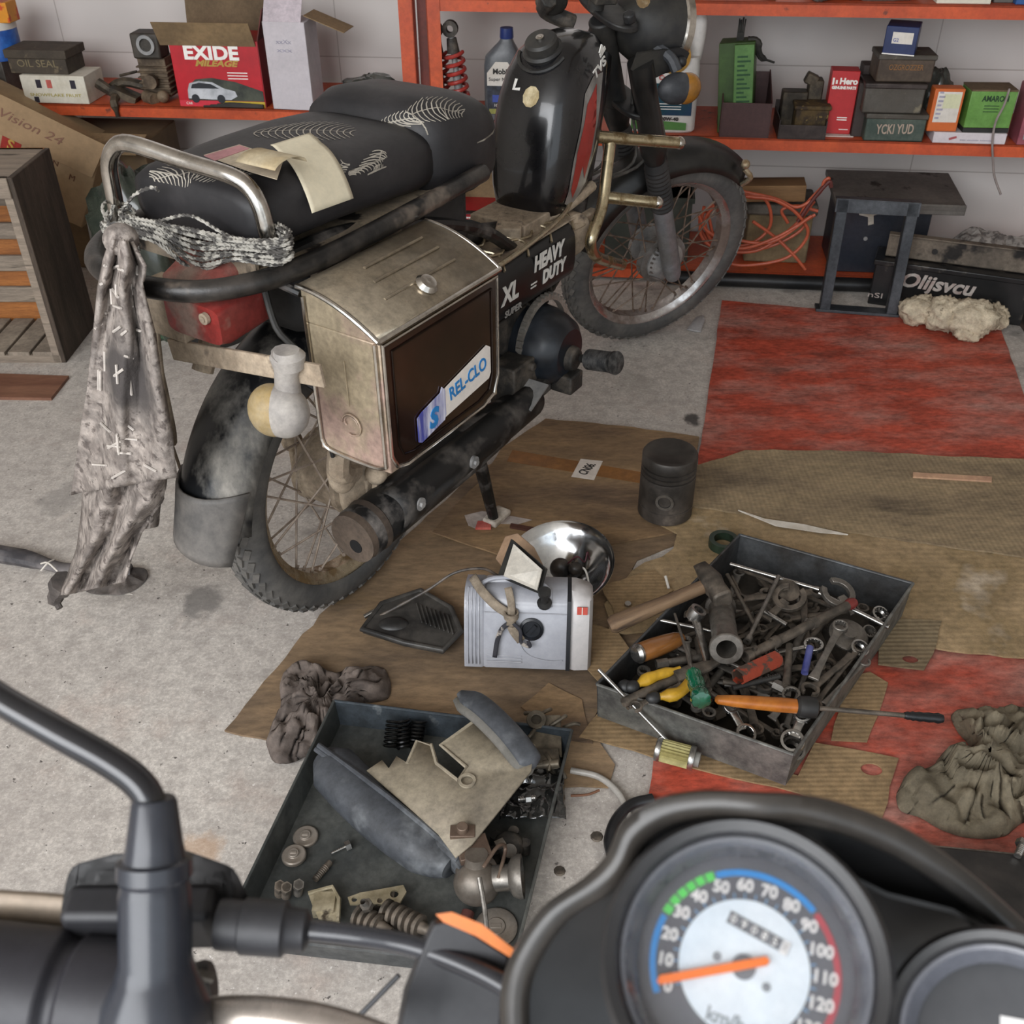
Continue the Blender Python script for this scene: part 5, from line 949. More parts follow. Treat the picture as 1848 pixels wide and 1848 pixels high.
t = thing('inner_tube', 'grey rubber inner tube strip lying on the floor under the rag tails', 'rubber strip', o0); g.done('strip', mat('tube_rubber', '#3d3b3e', '#6d6867', rough=.6, scale=12, bump=.3), t); g = G(); q = F(88, 1020, .036)-o0; g.tube([q+V((-.02, .01, -.004)), q+V((0, 0, .006)), q+V((.02, -.012, -.006))], .0018, 6, sm=3).tube([q+V((-.012, -.012, -.004)), q+V((0, 0, .006)), q+V((.004, .018, 0))], .0018, 6, sm=3); g.done('string_knot', M_w, t)
# hanging rag on the hoop
M_rag = mat('rag_grey', '#7b726c', '#a69c94', rough=.95, scale=38, lo=.4, hi=.6, bump=.8, bs=90, c3='#645b56', s3=60, t3=(.55, .62))
def wl_(pl):  # world point from pixel on the plane behind the moped
    return BO+BD*pl.x+BL*pl.y+V((0, 0, pl.z))
rows = [((200, 432), (238, 436), -.345), ((188, 470), (262, 480), -.352), ((178, 520), (258, 520), -.356), ((170, 600), (278, 600), -.365), ((158, 700), (292, 690), -.372), ((142, 800), (310, 780), -.376), ((128, 892), (320, 860), -.380)]
root = wl_(BX(215, 440, -.345)); t = thing('rag', 'long grey patterned rag knotted on the moped rear hoop, hanging to the floor', 'rag', root)
def ragf(u, v, rows=rows, fold=1.0, seed=0):
    k = v*(len(rows)-1); i = min(int(k), len(rows)-2); f = k-i
    (a0, b0, x0), (a1, b1, x1) = rows[i], rows[i+1]
    a = V(a0).lerp(V(a1), f); b_ = V(b0).lerp(V(b1), f); x = x0+(x1-x0)*f
    p = a.lerp(b_, u); off = fold*(.010*sin(u*13+v*3+seed)+.012*noise.noise(V((u*5, v*4, seed)))+.004*noise.noise(V((u*14, v*9, seed))))+.016*sin(pi*u)
    return wl_(BX(p.x, p.y, x-off))-root
G().grid(lambda u, v: ragf(u, v), 34, 60).done('upper_cloth', M_rag, t, ang=180, solid=.004)
r2_ = [((152, 868), (300, 860), -.36), ((148, 930), (296, 900), -.365), ((140, 990), (255, 960), -.37), ((122, 1040), (235, 1010), -.375), ((108, 1075), (225, 1050), -.385)]
G().grid(lambda u, v: ragf(u, v, r2_, 1.6, 4), 30, 30).done('lower_cloth', M_rag, t, ang=180, solid=.004)
r3 = [((232, 872), (292, 860), -.33), ((228, 960), (285, 950), -.335)]
G().grid(lambda u, v: ragf(u, v, r3, 1.3, 8), 16, 14).done('lower_cloth', M_rag, t, ang=180, solid=.004)
g = G(); P = [BX(115, 1050, -.385), BX(100, 1078, -.39), BX(108, 1098, -.395)]; g.tube([wl_(p)-root for p in P], [.022, .014, .006], 8, sm=3); g.done('cloth_tail', mat('rag_dark', '#4b4542', '#6b635e', rough=.9, scale=14), t)
g = G().sph(wl_(BX(218, 432, -.345))-root, (.022, .022, .02), 10); g.done('knot', M_rag, t)
M_st = mat('stitch_pale', '#bdb5ad', rough=.8); rnd = random.Random(11); g = G()
for k in range(40):
    u, v = rnd.uniform(.10, .88), rnd.uniform(.18, .97); du, dv = rnd.choice([(.14, .01), (.02, .06), (.11, .03), (.13, -.02)])
    g.tube([ragf(u+du*q*.5, v+dv*q*.5)-BD*.004 for q in (-1, -.3, .3, 1)], .0018, 5)
g.done('stitching', M_st, t)['kind'] = 'stuff'
nt = M_rag.node_tree; bs_ = nt.nodes['Principled BSDF']; src = bs_.inputs['Base Color'].links[0].from_socket
tc = nt.nodes.new('ShaderNodeTexCoord'); sc_n = ragf(.40, .64); mp = nt.nodes.new('ShaderNodeMapping'); mp.inputs['Location'].default_value = -sc_n
vl = nt.nodes.new('ShaderNodeVectorMath'); vl.operation = 'LENGTH'; nz_ = nt.nodes.new('ShaderNodeTexNoise'); nz_.inputs['Scale'].default_value = 14; nz_.inputs['Detail'].default_value = 6
ad = nt.nodes.new('ShaderNodeMath'); ad.operation = 'MULTIPLY_ADD'; ad.inputs[1].default_value = .10; rp = nt.nodes.new('ShaderNodeValToRGB'); rp.color_ramp.elements[0].position = .085; rp.color_ramp.elements[1].position = .135; rp.color_ramp.elements[0].color = (1, 1, 1, 1); rp.color_ramp.elements[1].color = (0, 0, 0, 1)
mx = nt.nodes.new('ShaderNodeMix'); mx.data_type = 'RGBA'; mx.inputs['B'].default_value = srgb('#45403e')
nt.links.new(tc.outputs['Object'], mp.inputs[0]); nt.links.new(tc.outputs['Object'], nz_.inputs['Vector']); nt.links.new(mp.outputs[0], vl.inputs[0]); nt.links.new(nz_.outputs['Fac'], ad.inputs[0]); nt.links.new(vl.outputs['Value'], ad.inputs[2]); nt.links.new(ad.outputs[0], rp.inputs[0]); nt.links.new(rp.outputs[0], mx.inputs['Factor']); nt.links.new(src, mx.inputs['A']); nt.links.new(mx.outputs['Result'], bs_.inputs['Base Color'])
t = thing('rag', 'dark flat cloth end lying on the floor beneath the hanging rag', 'rag', F(210, 1050))
G().sph((0, 0, 0), .001, 4).b.free(); rag_mesh([(-.05, -.03), (.0, -.04), (.045, -.03), (.055, .02), (.02, .04), (-.03, .03)], .012, 6, folds=18, amp=.008).done('cloth', mat('rag_dark', '#4b4542'), t, ang=180)
t = thing('paper_scrap', 'torn pale paper edge on the floor under the rag end', 'paper', F(190, 1062)); G().prism([(-.05, .005), (.0, -.012), (.06, -.02), (.03, .0), (-.03, .014)], 0, .001).done('paper', M_w, t)
# rope
M_rope = mat('rope_silver', '#a9a59c', '#4a4744', rough=.7, scale=60, lo=.46, hi=.54, stretch=(1, 1, 1))
t = thing('rope', 'silver grey twisted rope wound many times round the chrome grab rail', 'rope', BO, TH)
g = G(); rnd = random.Random(3)
M_strand = []
def twist(g, pts, r, sm=6, pitch=.016):
    P = smooth_path(pts, sm); 
    for ph in (0, pi):
        out = []; d = 0
        for i, p in enumerate(P):
            if i: d += (p-P[i-1]).length
            q = P[min(i+1, len(P)-1)]-P[max(i-1, 0)]; X, Y, Z = frame(q, V((0, 0, 1))); a = d/pitch*2*pi+ph; out.append(p+(X*cos(a)+Y*sin(a))*r*.5)
        g.tube(out, r*.62, 5)
for k in range(17):
    a = BX(222+rnd.uniform(-6, 6), 384+k*2.4, -.250-.004*(k % 3)); b_ = BX(500+rnd.uniform(-5, 6), 432+k*2.9, -.216-.004*(k % 3)); m = a.lerp(b_, .5)+V((-.008-.005*(k % 2), 0, -.002*k+.004+(.012 if k == 0 else 0)))
    q = a.lerp(b_, .25)+V((-.006, 0, rnd.uniform(-.002, .002))); q2 = a.lerp(b_, .75)+V((-.008, 0, -.004+rnd.uniform(-.002, .002)))
    back = [b_+V((.02, -.004, .004)), b_+V((.034, .03, .004))]
    twist(g, [a+V((.015, .01, 0)), a, q, m, q2, b_]+back, .0026, 14)
for k in range(7):
    c = BX(219+k*1.5, 395+k*6, -.245); twist(g, [c+V((.02*cos(j), .024*sin(j)+.002*k, .02*sin(j*1.0+k))) for j in [x*2*pi/8 for x in range(9)]], .0026, 4)
twist(g, [BX(222, 375, -.25), BX(245, 350, -.245), BX(275, 338, -.235), BX(285, 345, -.235)], .0026, 8); twist(g, [BX(205, 370, -.25), BX(198, 400, -.26), BX(205, 430, -.27), BX(212, 440, -.30)], .0026, 8)
g.done('rope', M_rope, t)
# papers on the seat
M_pap = mat('paper_cream', '#cfc6ae', '#c4baa2', rough=.8, scale=6); o0 = BO+BD*.0+BL*0
t = thing('paper_sheet', 'cream blank paper sheet draped over the side of the rear seat', 'paper', BO, TH)
pa_, pb_, pc_, pd_ = BZ(490, 275, .862), BZ(560, 253, .862), BK(638, 358, -.148), BK(563, 385, -.146)
def pf(u, v):
    a = pa_.lerp(pb_, u); b_ = pd_.lerp(pc_, u); p = a.lerp(b_, v); 
    bul = .022*sin(pi*v)**.8*(1 if v < 1 else 0); return p+V((0, -.25*bul, bul))+V((0, 0, .010*max(0, .25-v)*4*(1-v)))
G().grid(pf, 10, 20).done('sheet', M_pap, t, ang=180, solid=.0006)
t = thing('envelope', 'pink and white printed card lying on the rear seat under the cream sheet', 'card', BO, TH)
e = [BZ(368, 281, .8605), BZ(432, 262, .8605), BZ(512, 288, .8605), BZ(500, 325, .8605), BZ(455, 312, .8605)]
G().prism([(p.x, p.y) for p in e], .8608, .8616).done('card', mat('card_cream', '#c4b5a0', '#b5a78f', rough=.7, scale=9), t)
e2 = [BZ(368, 281, .862), BZ(432, 262, .862), BZ(450, 268, .862), BZ(388, 290, .862)]; G().prism([(p.x, p.y) for p in e2], .8617, .8622).done('pink_band', mat('card_pink', '#b57f82'), t)
c = BZ(490, 300, .868); g = G().grid(lambda u, v: c+V((.03*cos(pi*(.9*u))-.0+.02*v*0, -.035+.07*v, .004+.012*sin(pi*u*.9))), 10, 4); g.done('curled_page', mat('page_curl', '#b9ab8f', '#a8946f', rough=.8, scale=9), t, ang=180, solid=.0006)
# ================================================================ on the floor: piston, headlamp, tool tray, parts tray
M_steel = mat('tool_steel', '#8f8a83', '#5f5952', rough=.35, metal=.85, scale=30, lo=.4, hi=.68, r2=.6, m2=.5)
M_chrt = mat('tool_chrome', '#b9b7b3', '#8c8883', rough=.2, metal=.95, scale=30, lo=.45, hi=.7, r2=.4)
M_dks = mat('tool_dark', '#59534c', '#746a5f', rough=.5, metal=.6, scale=34, lo=.4, hi=.6, r2=.7)
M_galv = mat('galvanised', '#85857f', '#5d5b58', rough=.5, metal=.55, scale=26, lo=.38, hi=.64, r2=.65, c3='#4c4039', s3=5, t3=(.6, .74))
# piston
c = F(1197, 952, .016)+V((.01, .058, 0)); t = thing('piston', 'large dark grooved engine piston standing on the cardboard', 'piston', c, -.3)
pr = [(0, 0), (.054, 0), (.057, .003), (.057, .028), (.0545, .029), (.0545, .031), (.057, .032), (.057, .098), (.0565, .10), (.053, .101), (.053, .104), (.0568, .105), (.0568, .111), (.053, .112), (.053, .115), (.0565, .116), (.0565, .122), (.053, .123), (.053, .126), (.0565, .127), (.0565, .145), (.054, .149), (.045, .149), (.035, .145), (0, .143)]
G().lathe(pr, n=48).done('body', mat('piston_dark', '#3a3632', '#57504a', rough=.45, metal=.5, scale=10, r2=.7, c3='#7a7066', s3=12, t3=(.6, .72)), t)
G().lathe([(.0, -.003), (.013, -.003), (.013, .001), (.018, .002), (.018, -.004), (.0, -.006)], (.005, -.0565, .062), (0, -1, 0), 28).done('pin_hole', mat('hole_black', '#0d0c0c', rough=.8), t)
G().lathe([(.0135, -.004), (.019, -.004), (.019, .002), (.0135, .002)], (.005, -.0565, .062), (0, -1, 0), 28, cap=False, loop=True).done('pin_rim', M_steel, t)
t = fsheet([(862, 940), (886, 940), (886, 952), (858, 952)], .0105, .006, 'packet', mat('packet_red', '#b0473f', '#c06a5f', rough=.3, scale=20), 'small red and clear plastic packet on the oily cardboard', 'packet', jit=0)
bagp = fsheet([(838, 930), (870, 922), (960, 938), (935, 946), (890, 944), (862, 955), (845, 948)], .0105, .001, 'plastic_film', mat('film_clear2', '#8d8078', '#a89c92', rough=.15, scale=20, coat=.5), 'crinkled clear plastic film around the red packet', 'plastic', jit=.001)
t = fsheet([(922, 944), (1028, 962), (1018, 968), (920, 950)], .0105, .005, 'wood_splinter', mat('splinter', '#4c2d22', rough=.7), 'thin dark brown splinter of wood behind the headlamp unit', 'stick', jit=0)
# headlamp unit
A, B = F(838, 1208, .012), F(1066, 1216, .012); ang = math.atan2((B-A).y, (B-A).x); W_ = (B-A).length
t = thing('headlamp_unit', 'pale grey plastic headlamp housing with chrome reflector and cloth straps', 'headlamp', A, ang)
M_shell = mat('shell_grey', '#9c9da3', '#8c8d93', rough=.3, scale=5, coat=.3); M_shw = mat('shell_white', '#b9b5b4', '#a9a5a3', rough=.35, scale=8)
tilt = Matrix.Rotation(-.30, 4, 'X'); H_ = .148
def rb(x, k=1.0, dy=0): return [V((x, y, z)) for y, z in ((0.0+.004+dy, .004), (0+dy, .03), (0+dy, .06), (0.0+dy, .11), (.006+dy, .135), (.018+dy, H_*k), (.045+dy, H_*k+.004), (.075, H_*k+.002), (.088, .13*k), (.09, .06), (.085, .005))]
ws = W_*.80
g = G(); g.loft([rb(0+.006, .96, .006), rb(.0), rb(.03, 1), rb(.034, .985, .003), rb(.038, 1), rb(ws*.5, 1), rb(ws-.02, 1), rb(ws, 1)])
sh = g.done('shell', M_shell, t, ang=40, M=tilt)
g = G()
for k in range(4): g.tube([(.006+.0065*k, -.0012, .012), (.006+.0065*k, -.0012, .105), (.006+.0065*k, .005, .134), (.006+.0065*k, .02, H_+.001)], .0016, 6)
for k in range(3): g.tube([(.04, -.0005, .018+.006*k), (.10, -.0008, .018+.006*k)], .0012, 6)
g.tube([(ws*.55, -.0008, .085), (ws*.56, -.001, .05), (ws*.66, -.001, .03), (ws*.85, -.001, .022), (ws-.006, -.001, .024)], .0012, 6, sm=5)
g.tube([(.035, -.0008, .112), (ws, -.0008, .112)], .001, 6); g.done('raised_ribs', M_shell, sh, M=tilt)
G().lathe([(0, .0), (.021, 0), (.021, .004), (.017, .006), (.015, .003), (0, .003)], (ws*.66, -.0, .083), (0, -1, 0), 28).box((ws*.66, -.005, .083), (.006, .006, .022), Matrix.Rotation(.7, 3, 'Y')).done('round_plug', mat('plug_black', '#15171b', '#23272e', rough=.4, scale=20), t, M=tilt)
G().loft([[p+V((0, -.004 if p.y < .01 else .002, 0)) for p in rb(x)] for x in (ws, ws+.007)]).done('gap_shade', mat('gap_shade_black', '#17181c'), t, M=tilt)  # raised black band paints the dark gap between shell and rim cover
G().loft([rb(ws+.007, 1, .003), rb(ws+.015, 1.0, -.001), rb(W_-.006, .95, .002), rb(W_, .9, .012)]).done('rim_cover', M_shw, t, ang=40, M=tilt)
o = G().bx(ws+.017, ws+.035, -.0022, .0, .113, .127).done('sticker', mat('stk_red', '#b5483a'), t, M=tilt); G().bx(ws+.025, ws+.0265, -.003, -.0, .113, .127).done('sticker', M_w, t, M=tilt)
g = G().lathe([(.0, 0), (.012, .002), (.013, .008), (.006, .010), (.005, .03), (.011, .032), (.011, .04), (0, .041)], (ws*.78, .0, .128), (0, -.5, .86), 18); g.done('mount_knob', M_blkp, t, M=tilt)
g = G().tube([(.02, .02, H_+.002), (.05, .028, H_+.016), (.11, .028, H_+.016), (.145, .018, H_+.002), (.148, .0, .125)], [.004]*5, 8, sm=4).tube([(.04, .045, H_+.003), (.12, .045, H_+.010)], .006, 8); g.done('top_loop', M_shell, t, M=tilt)
# reflector
rc = F(1015, 1055, .06)-A; rc = Matrix.Rotation(-ang, 3, 'Z') @ rc; rc = V((rc.x-.005, rc.y+.04, .02)); rax = V((-.10, -.22, .95)).normalized()
pr = [(.0, -.055)]+[(.098*k/10, -.055+.055*(k/10)**2.2) for k in range(1, 11)]+[(.104, .002), (.104, .005), (.099, .004)]+[(.094*k/10, -.050+.052*(k/10)**2.2) for k in range(9, 0, -1)]+[(0, -.05)]
G().lathe(pr, rc+V((0, .02, .03)), rax, 40).done('reflector_bowl', mat('reflector', '#d9dbdd', '#9ea3a6', rough=.12, metal=1, scale=12, lo=.5, hi=.75, r2=.4), t)
rcc = rc+V((0, .02, .03))
g = G().sph(rcc+V((.0, -.03, .012)), (.020, .018, .022), 10).cyl(rcc+V((.02, -.02, .0)), rcc+V((.03, -.05, .03)), .012); g.done('bulb_socket', mat('socket_black', '#1d1c1c', '#433c36', rough=.4, scale=30), t, ang=180)
g = G().tube([rcc+V((.01, -.03, .02)), rcc+V((.03, -.04, .05)), rcc+V((.045, -.03, .03)), rcc+V((.05, -.02, .045)), rcc+V((.055, -.01, .02))], .0015, 6, sm=6); g.done('wire', mat('wire_darkred', '#4a2028'), t)
g = G().tube([rcc+V((.02, -.03, .015)), rcc+V((.045, -.045, .025)), rcc+V((.055, -.07, .0)), rcc+V((.055, -.085, -.02))], .002, 6, sm=6); g.done('wire', M_w, t)
# white plate and peach piece behind it
wp = [F(x, y, z)-A for x, y, z in ((928, 982, .19), (979, 1028, .19), (970, 1066, .165), (910, 1040, .165))]; wp = [Matrix.Rotation(-ang, 3, 'Z') @ p for p in wp]
def slab(P, th):
    g = G(); n = (P[1]-P[0]).cross(P[2]-P[0]).normalized(); g.loft([P, [p-n*th for p in P]]); return g
slab(wp, .002).done('white_plate', mat('plate_white', '#c9c3b8', '#b9b2a6', rough=.5, scale=12), t)
wp2 = [p+V((0, .016, -.012))+(p-sum(wp, V())/4).normalized()*.010 for k, p in enumerate(wp)]; slab(wp2, .006).done('black_plate', M_blkp, t)
wp3 = [Matrix.Rotation(-ang, 3, 'Z') @ (F(x, y, z)-A) for x, y, z in ((895, 1010, .12), (912, 970, .14), (935, 964, .145), (965, 990, .14), (985, 1030, .12), (920, 1040, .12))]; slab(wp3, .006).done('peach_tab', mat('peach', '#a98d73', '#9a7d64', rough=.6, scale=10), t, bev=.002)
# straps
M_strap = mat('strap_cloth', '#7b6f60', '#928574', rough=.95, scale=60, bump=.5)
def ribbon(pts, w_, name, m, parent, nrm=(0, -1, .5), th=.0025):
    P = smooth_path(pts, 6); n = V(nrm).normalized(); g = G(); a, b_ = [], []
    for i, p in enumerate(P):
        q = P[min(i+1, len(P)-1)]-P[max(i-1, 0)]; s = q.cross(n).normalized()*w_*.5; a.append((p-s, p+s))
    g.grid(lambda u, v: a[int(round(u*(len(a)-1)))][0].lerp(a[int(round(u*(len(a)-1)))][1], v)+n*.0, len(a)-1, 3); return g.done(name, m, parent, ang=180, solid=th)
def LQ(x, z, y=-.006): return tilt @ V((x, y, z))
sp = ribbon([LQ(.012, .165, .03), LQ(.03, .15, .004), LQ(.055, .128), LQ(.078, .11), LQ(.085, .085, -.008), LQ(.10, .062)], .016, 'cloth_strap', M_strap, t)
ribbon([LQ(.075, .155, .01), LQ(.082, .13), LQ(.082, .105, -.012), LQ(.08, .09, -.010)], .013, 'cloth_strap', M_strap, t)
ribbon([LQ(.08, .098, -.010), LQ(.066, .085, -.010), LQ(.058, .06), LQ(.054, .03, -.008)], .008, 'cloth_strap', mat('strap_dark2', '#2b2a30', '#a39a90', rough=.8, scale=8, lo=.5, hi=.52), t)
ribbon([LQ(.086, .098, -.012), LQ(.098, .085, -.014), LQ(.100, .062, -.012), LQ(.115, .055, -.012), LQ(.112, .066, -.014)], .006, 'cloth_strap', MC['strap_dark2'], t)
g = G().lathe([(.010, -.006), (.013, -.006), (.013, .006), (.010, .006)], LQ(.082, .112, -.008), (0, 0, 1), 12, cap=False, loop=True); g.done('strap_ring', M_strap, t)
# black cover plate with cable
t = thing('plastic_cover', 'black ribbed plastic cover lying left of the headlamp unit', 'cover', F(750, 1140, .012))
o0 = F(750, 1140, .012); P = [(F(x, y, .012)-o0) for x, y in [(655, 1146), (690, 1100), (760, 1076), (815, 1108), (832, 1150), (800, 1184), (730, 1170)]]
g = G().prism([(p.x, p.y) for p in P], .004, .016); 
for k in range(8): a = F(752+8*k, 1090+k*3, .028)-o0; b_ = F(762+8*k, 1125+k*3, .028)-o0; g.tube([(a.x, a.y, .018), (b_.x, b_.y, .018)], .002, 5)
g.tube([(p.x, p.y, .014) for p in P], .006, 8, closed=True); g.sph((-.04, .005, .012), (.03, .02, .012), 10); g.done('cover', mat('cover_black', '#262524', '#45423e', rough=.45, scale=16, bump=.2), t, bev=.002)
t = thing('control_cable', 'thin black control cable arching from the cover to the headlamp unit', 'cable', F(665, 1125)); o0 = F(665, 1125)
g = G().tube([F(x, y, z)-o0 for x, y, z in ((662, 1124, .02), (700, 1104, .03), (770, 1066, .06), (820, 1034, .09), (870, 1026, .11), (900, 1040, .11))], .0028, 8, sm=6); g.done('cable', mat('cable_pale', '#38332f', '#6e6257', rough=.5, scale=30), t)
g = G().cyl(V((-.006, -.002, .018)), V((.014, .008, .024)), .0045); g.done('cable_end', M_chrt, t)
# ---------------------------------------------------------------- tool tray
RZ, BZ_ = .096, .0195
Cn = [F(x, y, RZ) for x, y in ((1077, 1235), (1432, 1362), (1648, 1053), (1335, 965))]; cc = sum(Cn, V())/4
t = thing('tool_tray', 'open galvanised steel tray heaped with spanners and screwdrivers', 'tray', V((cc.x, cc.y, BZ_)))
rim = [V((p.x-cc.x, p.y-cc.y, RZ-BZ_)) for p in Cn]; bot = [V((p.x*.985, p.y*.985, 0)) for p in rim]
names = ['front_wall', 'right_wall', 'back_wall', 'left_wall']
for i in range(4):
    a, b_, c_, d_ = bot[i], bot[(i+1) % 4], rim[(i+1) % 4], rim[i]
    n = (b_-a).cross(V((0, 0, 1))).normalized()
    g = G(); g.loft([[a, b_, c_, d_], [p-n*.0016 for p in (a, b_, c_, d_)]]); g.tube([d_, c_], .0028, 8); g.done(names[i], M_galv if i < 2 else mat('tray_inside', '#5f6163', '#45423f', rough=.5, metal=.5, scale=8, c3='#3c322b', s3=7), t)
G().prism([(p.x, p.y) for p in bot], 0, .0016).done('floor_plate', mat('tray_floor', '#3a352f', '#4b443b', rough=.6, metal=.4, scale=10), t)
def lay(x1, y1, z1, x2, y2, z2, upv=(0, 0, 1)):
    a, b_ = F(x1, y1, z1), F(x2, y2, z2); X = (b_-a).normalized(); Z = V(upv); Z = (Z-X*Z.dot(X)).normalized(); Y = Z.cross(X)
    return Matrix(((X.x, Y.x, Z.x, a.x), (X.y, Y.y, Z.y, a.y), (X.z, Y.z, Z.z, a.z), (0, 0, 0, 1))), (b_-a).length
def ringend(g, c, r, w_, th, n=12):  # ring head lying in XY plane
    g.lathe([(r, -th), (r+w_, -th*.9), (r+w_, th*.9), (r, th)], c, (0, 0, 1), 24, cap=False, loop=True)
    for k in range(n): a = k*2*pi/n; g.box((c[0]+r*cos(a), c[1]+r*sin(a), c[2]), (.0022, .0022, th*1.8), Matrix.Rotation(a+pi/4, 3, 'Z'))
def jaw(g, c, r, w_, th, ang=0, gap=.9):
    pts_o = [(c[0]+(r+w_)*cos(a+ang), c[1]+(r+w_)*sin(a+ang)) for a in [gap*.5+(2*pi-gap)*k/18 for k in range(19)]]; pts_i = [(c[0]+r*cos(a+ang), c[1]+r*sin(a+ang)) for a in [gap*.55+(2*pi-gap*1.1)*k/12 for k in range(13)]][::-1]
    g.prism(pts_o+pts_i, c[2]-th, c[2]+th)
def spanner(label, px, r1=.009, r2=None, wd=.006, th=.0025, m=None, ends='rr', group=None, cat='spanner', name='ring_spanner', upv=(0, 0, 1)):
    M, L = lay(*px, upv=upv); o = thing(name, label, cat, M=M, group=group); g = G()
    g.loft([ring((x, 0, 0), w_, th*.8, 16, 3, None, 'yz') for x, w_ in ((r1*1.1, wd*1.15), (L*.15, wd*.8), (L*.5, wd*.65), (L*.85, wd*.8), (L-(r2 or .003)*1.1, wd*1.1))])
    h1 = g
    if ends[0] == 'r': ringend(g, (0, 0, 0), r1, r1*.38, th*1.6)
    elif ends[0] == 'o': jaw(g, (0, 0, 0), r1, r1*.5, th*1.1, pi+.25)
    if r2:
        if ends[1] == 'r': ringend(g, (L, 0, 0), r2, r2*.38, th*1.6)
        elif ends[1] == 'o': jaw(g, (L, 0, 0), r2, r2*.5, th*1.1, .25)
    g.done('forged_body', m or M_steel, o, bev=.0006, seg=1); return o
def rod(label, px, r=.004, m=None, name='steel_rod', cat='rod', group=None, fn=None, upv=(0, 0, 1)):
    M, L = lay(*px, upv=upv); o = thing(name, label, cat, M=M, group=group); g = G().cyl((0, 0, 0), (L, 0, 0), r, n=14)
    if fn: fn(g, L)
    g.done('shaft', m or M_steel, o); return o, L
# hammer
o, L = rod('old hammer with a thick worn wooden handle over the tray corner', (1100, 1130, .072, 1285, 1052, .128), .004, name='hammer', cat='hammer', m=M_dks)
G().loft([ring((x, 0, 0), a, b_, 20, 2.6, None, 'yz') for x, a, b_ in ((0, .012, .010), (.008, .0165, .014), (.08, .014, .012), (L*.6, .012, .011), (L+.005, .011, .012))]).done('handle', mat('hammer_wood', '#5d4938', '#7b634a', rough=.75, scale=6, stretch=(.5, 4, 4), c3='#3d3027', s3=4), o)
G().loft([ring((L, y, 0), a, b_, 20, 3.5, None, 'xz') for y, a, b_ in ((-.05, .015, .016), (-.046, .018, .019), (-.02, .017, .018), (0, .02, .02), (.02, .016, .018), (.045, .013, .007), (.055, .012, .003))]).done('head', M_dks, o, bev=.001)
# big socket tube
M, L = lay(1300, 1092, .085, 1311, 1172, .135); o = thing('box_spanner', 'large hollow steel tube spanner with a thick ring end facing up', 'spanner', M=M)
G().lathe([(.024, 0), (.027, .004), (.027, .012), (.0225, .018), (.0215, L-.02), (.027, L-.014), (.028, L-.002), (.0265, L), (.0165, L), (.0165, L-.03), (.0185, .0)], ax=(1, 0, 0), n=36, cap=False, loop=True).done('tube', M_steel, o)
# wooden handled screwdriver
o, L = rod('screwdriver with a varnished wooden handle and steel end cap in the tray', (1150, 1180, .10, 1262, 1140, .078), .004, name='screwdriver', cat='screwdriver', m=M_dks)
G().lathe([(0, -.002), (.012, 0), (.0165, .008), (.0175, .03), (.0165, .06), (.0145, .085), (.010, .10), (0, .101)], ax=(1, 0, 0), n=24).done('handle', mat('handle_wood', '#7a4d26', '#8d5c2e', rough=.3, scale=6, stretch=(.4, 4, 4), coat=.5), o)
G().lathe([(0, -.006), (.012, -.005), (.0168, .0), (.0172, .004), (0, .005)], ax=(1, 0, 0), n=24).done('end_cap', M_chrt, o)
M, L = lay(1257, 1106, .125, 1278, 1196, .095, upv=(.5, -.6, .7)); o = thing('ring_spanner', 'bright ring spanner standing beside the big tube spanner', 'spanner', M=M)
g = G(); g.lathe([(.009, -.012), (.0145, -.012), (.0155, .0), (.0145, .008), (.009, .008)], (0, 0, 0), (-.3, 0, 1), 24, cap=False, loop=True); g.loft([ring((x, 0, z), .008, .0045, 16, 3, None, 'yz') for x, z in ((.012, -.006), (.03, -.004), (L, 0))]); g.done('forged_body', M_chrt, o)
# green screwdriver
M, L = lay(1218, 1108, .10, 1250, 1212, .135); L2 = (F(1272, 1280, .120)-F(1250, 1212, .135)).length
o = thing('screwdriver', 'screwdriver with a transparent green fluted handle, lying on top of the heap', 'screwdriver', M=M)
G().cyl((0, 0, 0), (L, 0, 0), .0025, n=10).done('shaft', M_steel, o)
g = G(); n_ = 36; rr = []
for x, r_ in ((0, .006), (.003, .011), (.012, .0135), (.02, .012), (.03, .014), (.045, .013), (.055, .0115), (.060, .014), (.070, .0165), (.078, .015), (.081, .006)):
    rr.append([V((L+x, r_*(1-.09*(k % 6 < 2))*cos(k*2*pi/n_), r_*(1-.09*(k % 6 < 2))*sin(k*2*pi/n_))) for k in range(n_)])
g.loft(rr).done('handle', mat('handle_green', '#0b4a35', '#146b4b', rough=.15, scale=9, coat=.8), o)
# orange screwdriver
M, L = lay(1290, 1262, .122, 1702, 1297, .108); o = thing('screwdriver', 'long screwdriver with an orange tapered handle resting across the tray rim', 'screwdriver', M=M)
G().loft([ring((x, 0, 0), a, b_, 20, 2.6, None, 'yz') for x, a, b_ in ((0, .003, .003), (.004, .007, .006), (.03, .0095, .008), (.10, .0115, .010), (.128, .011, .010))]).done('handle', mat('handle_orange', '#b5702a', '#a05c22', rough=.4, scale=14), o)
G().loft([ring((x, 0, 0), a, a, 20, 2, None, 'yz') for x, a in ((.126, .012), (.13, .0165), (.145, .0175), (.156, .016), (.16, .007))]).done('collar', mat('collar_black', '#1a1918', '#2d2b29', rough=.6, scale=16), o)
G().cyl((.158, 0, 0), (L-.055, 0, 0), .004, n=12).done('shaft', M_dks, o)
G().lathe([(0, L-.06), (.005, L-.059), (.0065, L-.054), (.006, L-.05), (.0075, L-.046), (.0065, L-.042), (.0078, L-.036), (.0068, L-.03), (.008, L-.022), (.007, L-.014), (.0085, L-.008), (.006, L), (0, L+.001)], ax=(1, 0, 0), n=18).done('tip_grip', mat('grip_black', '#17191b', rough=.4), o)
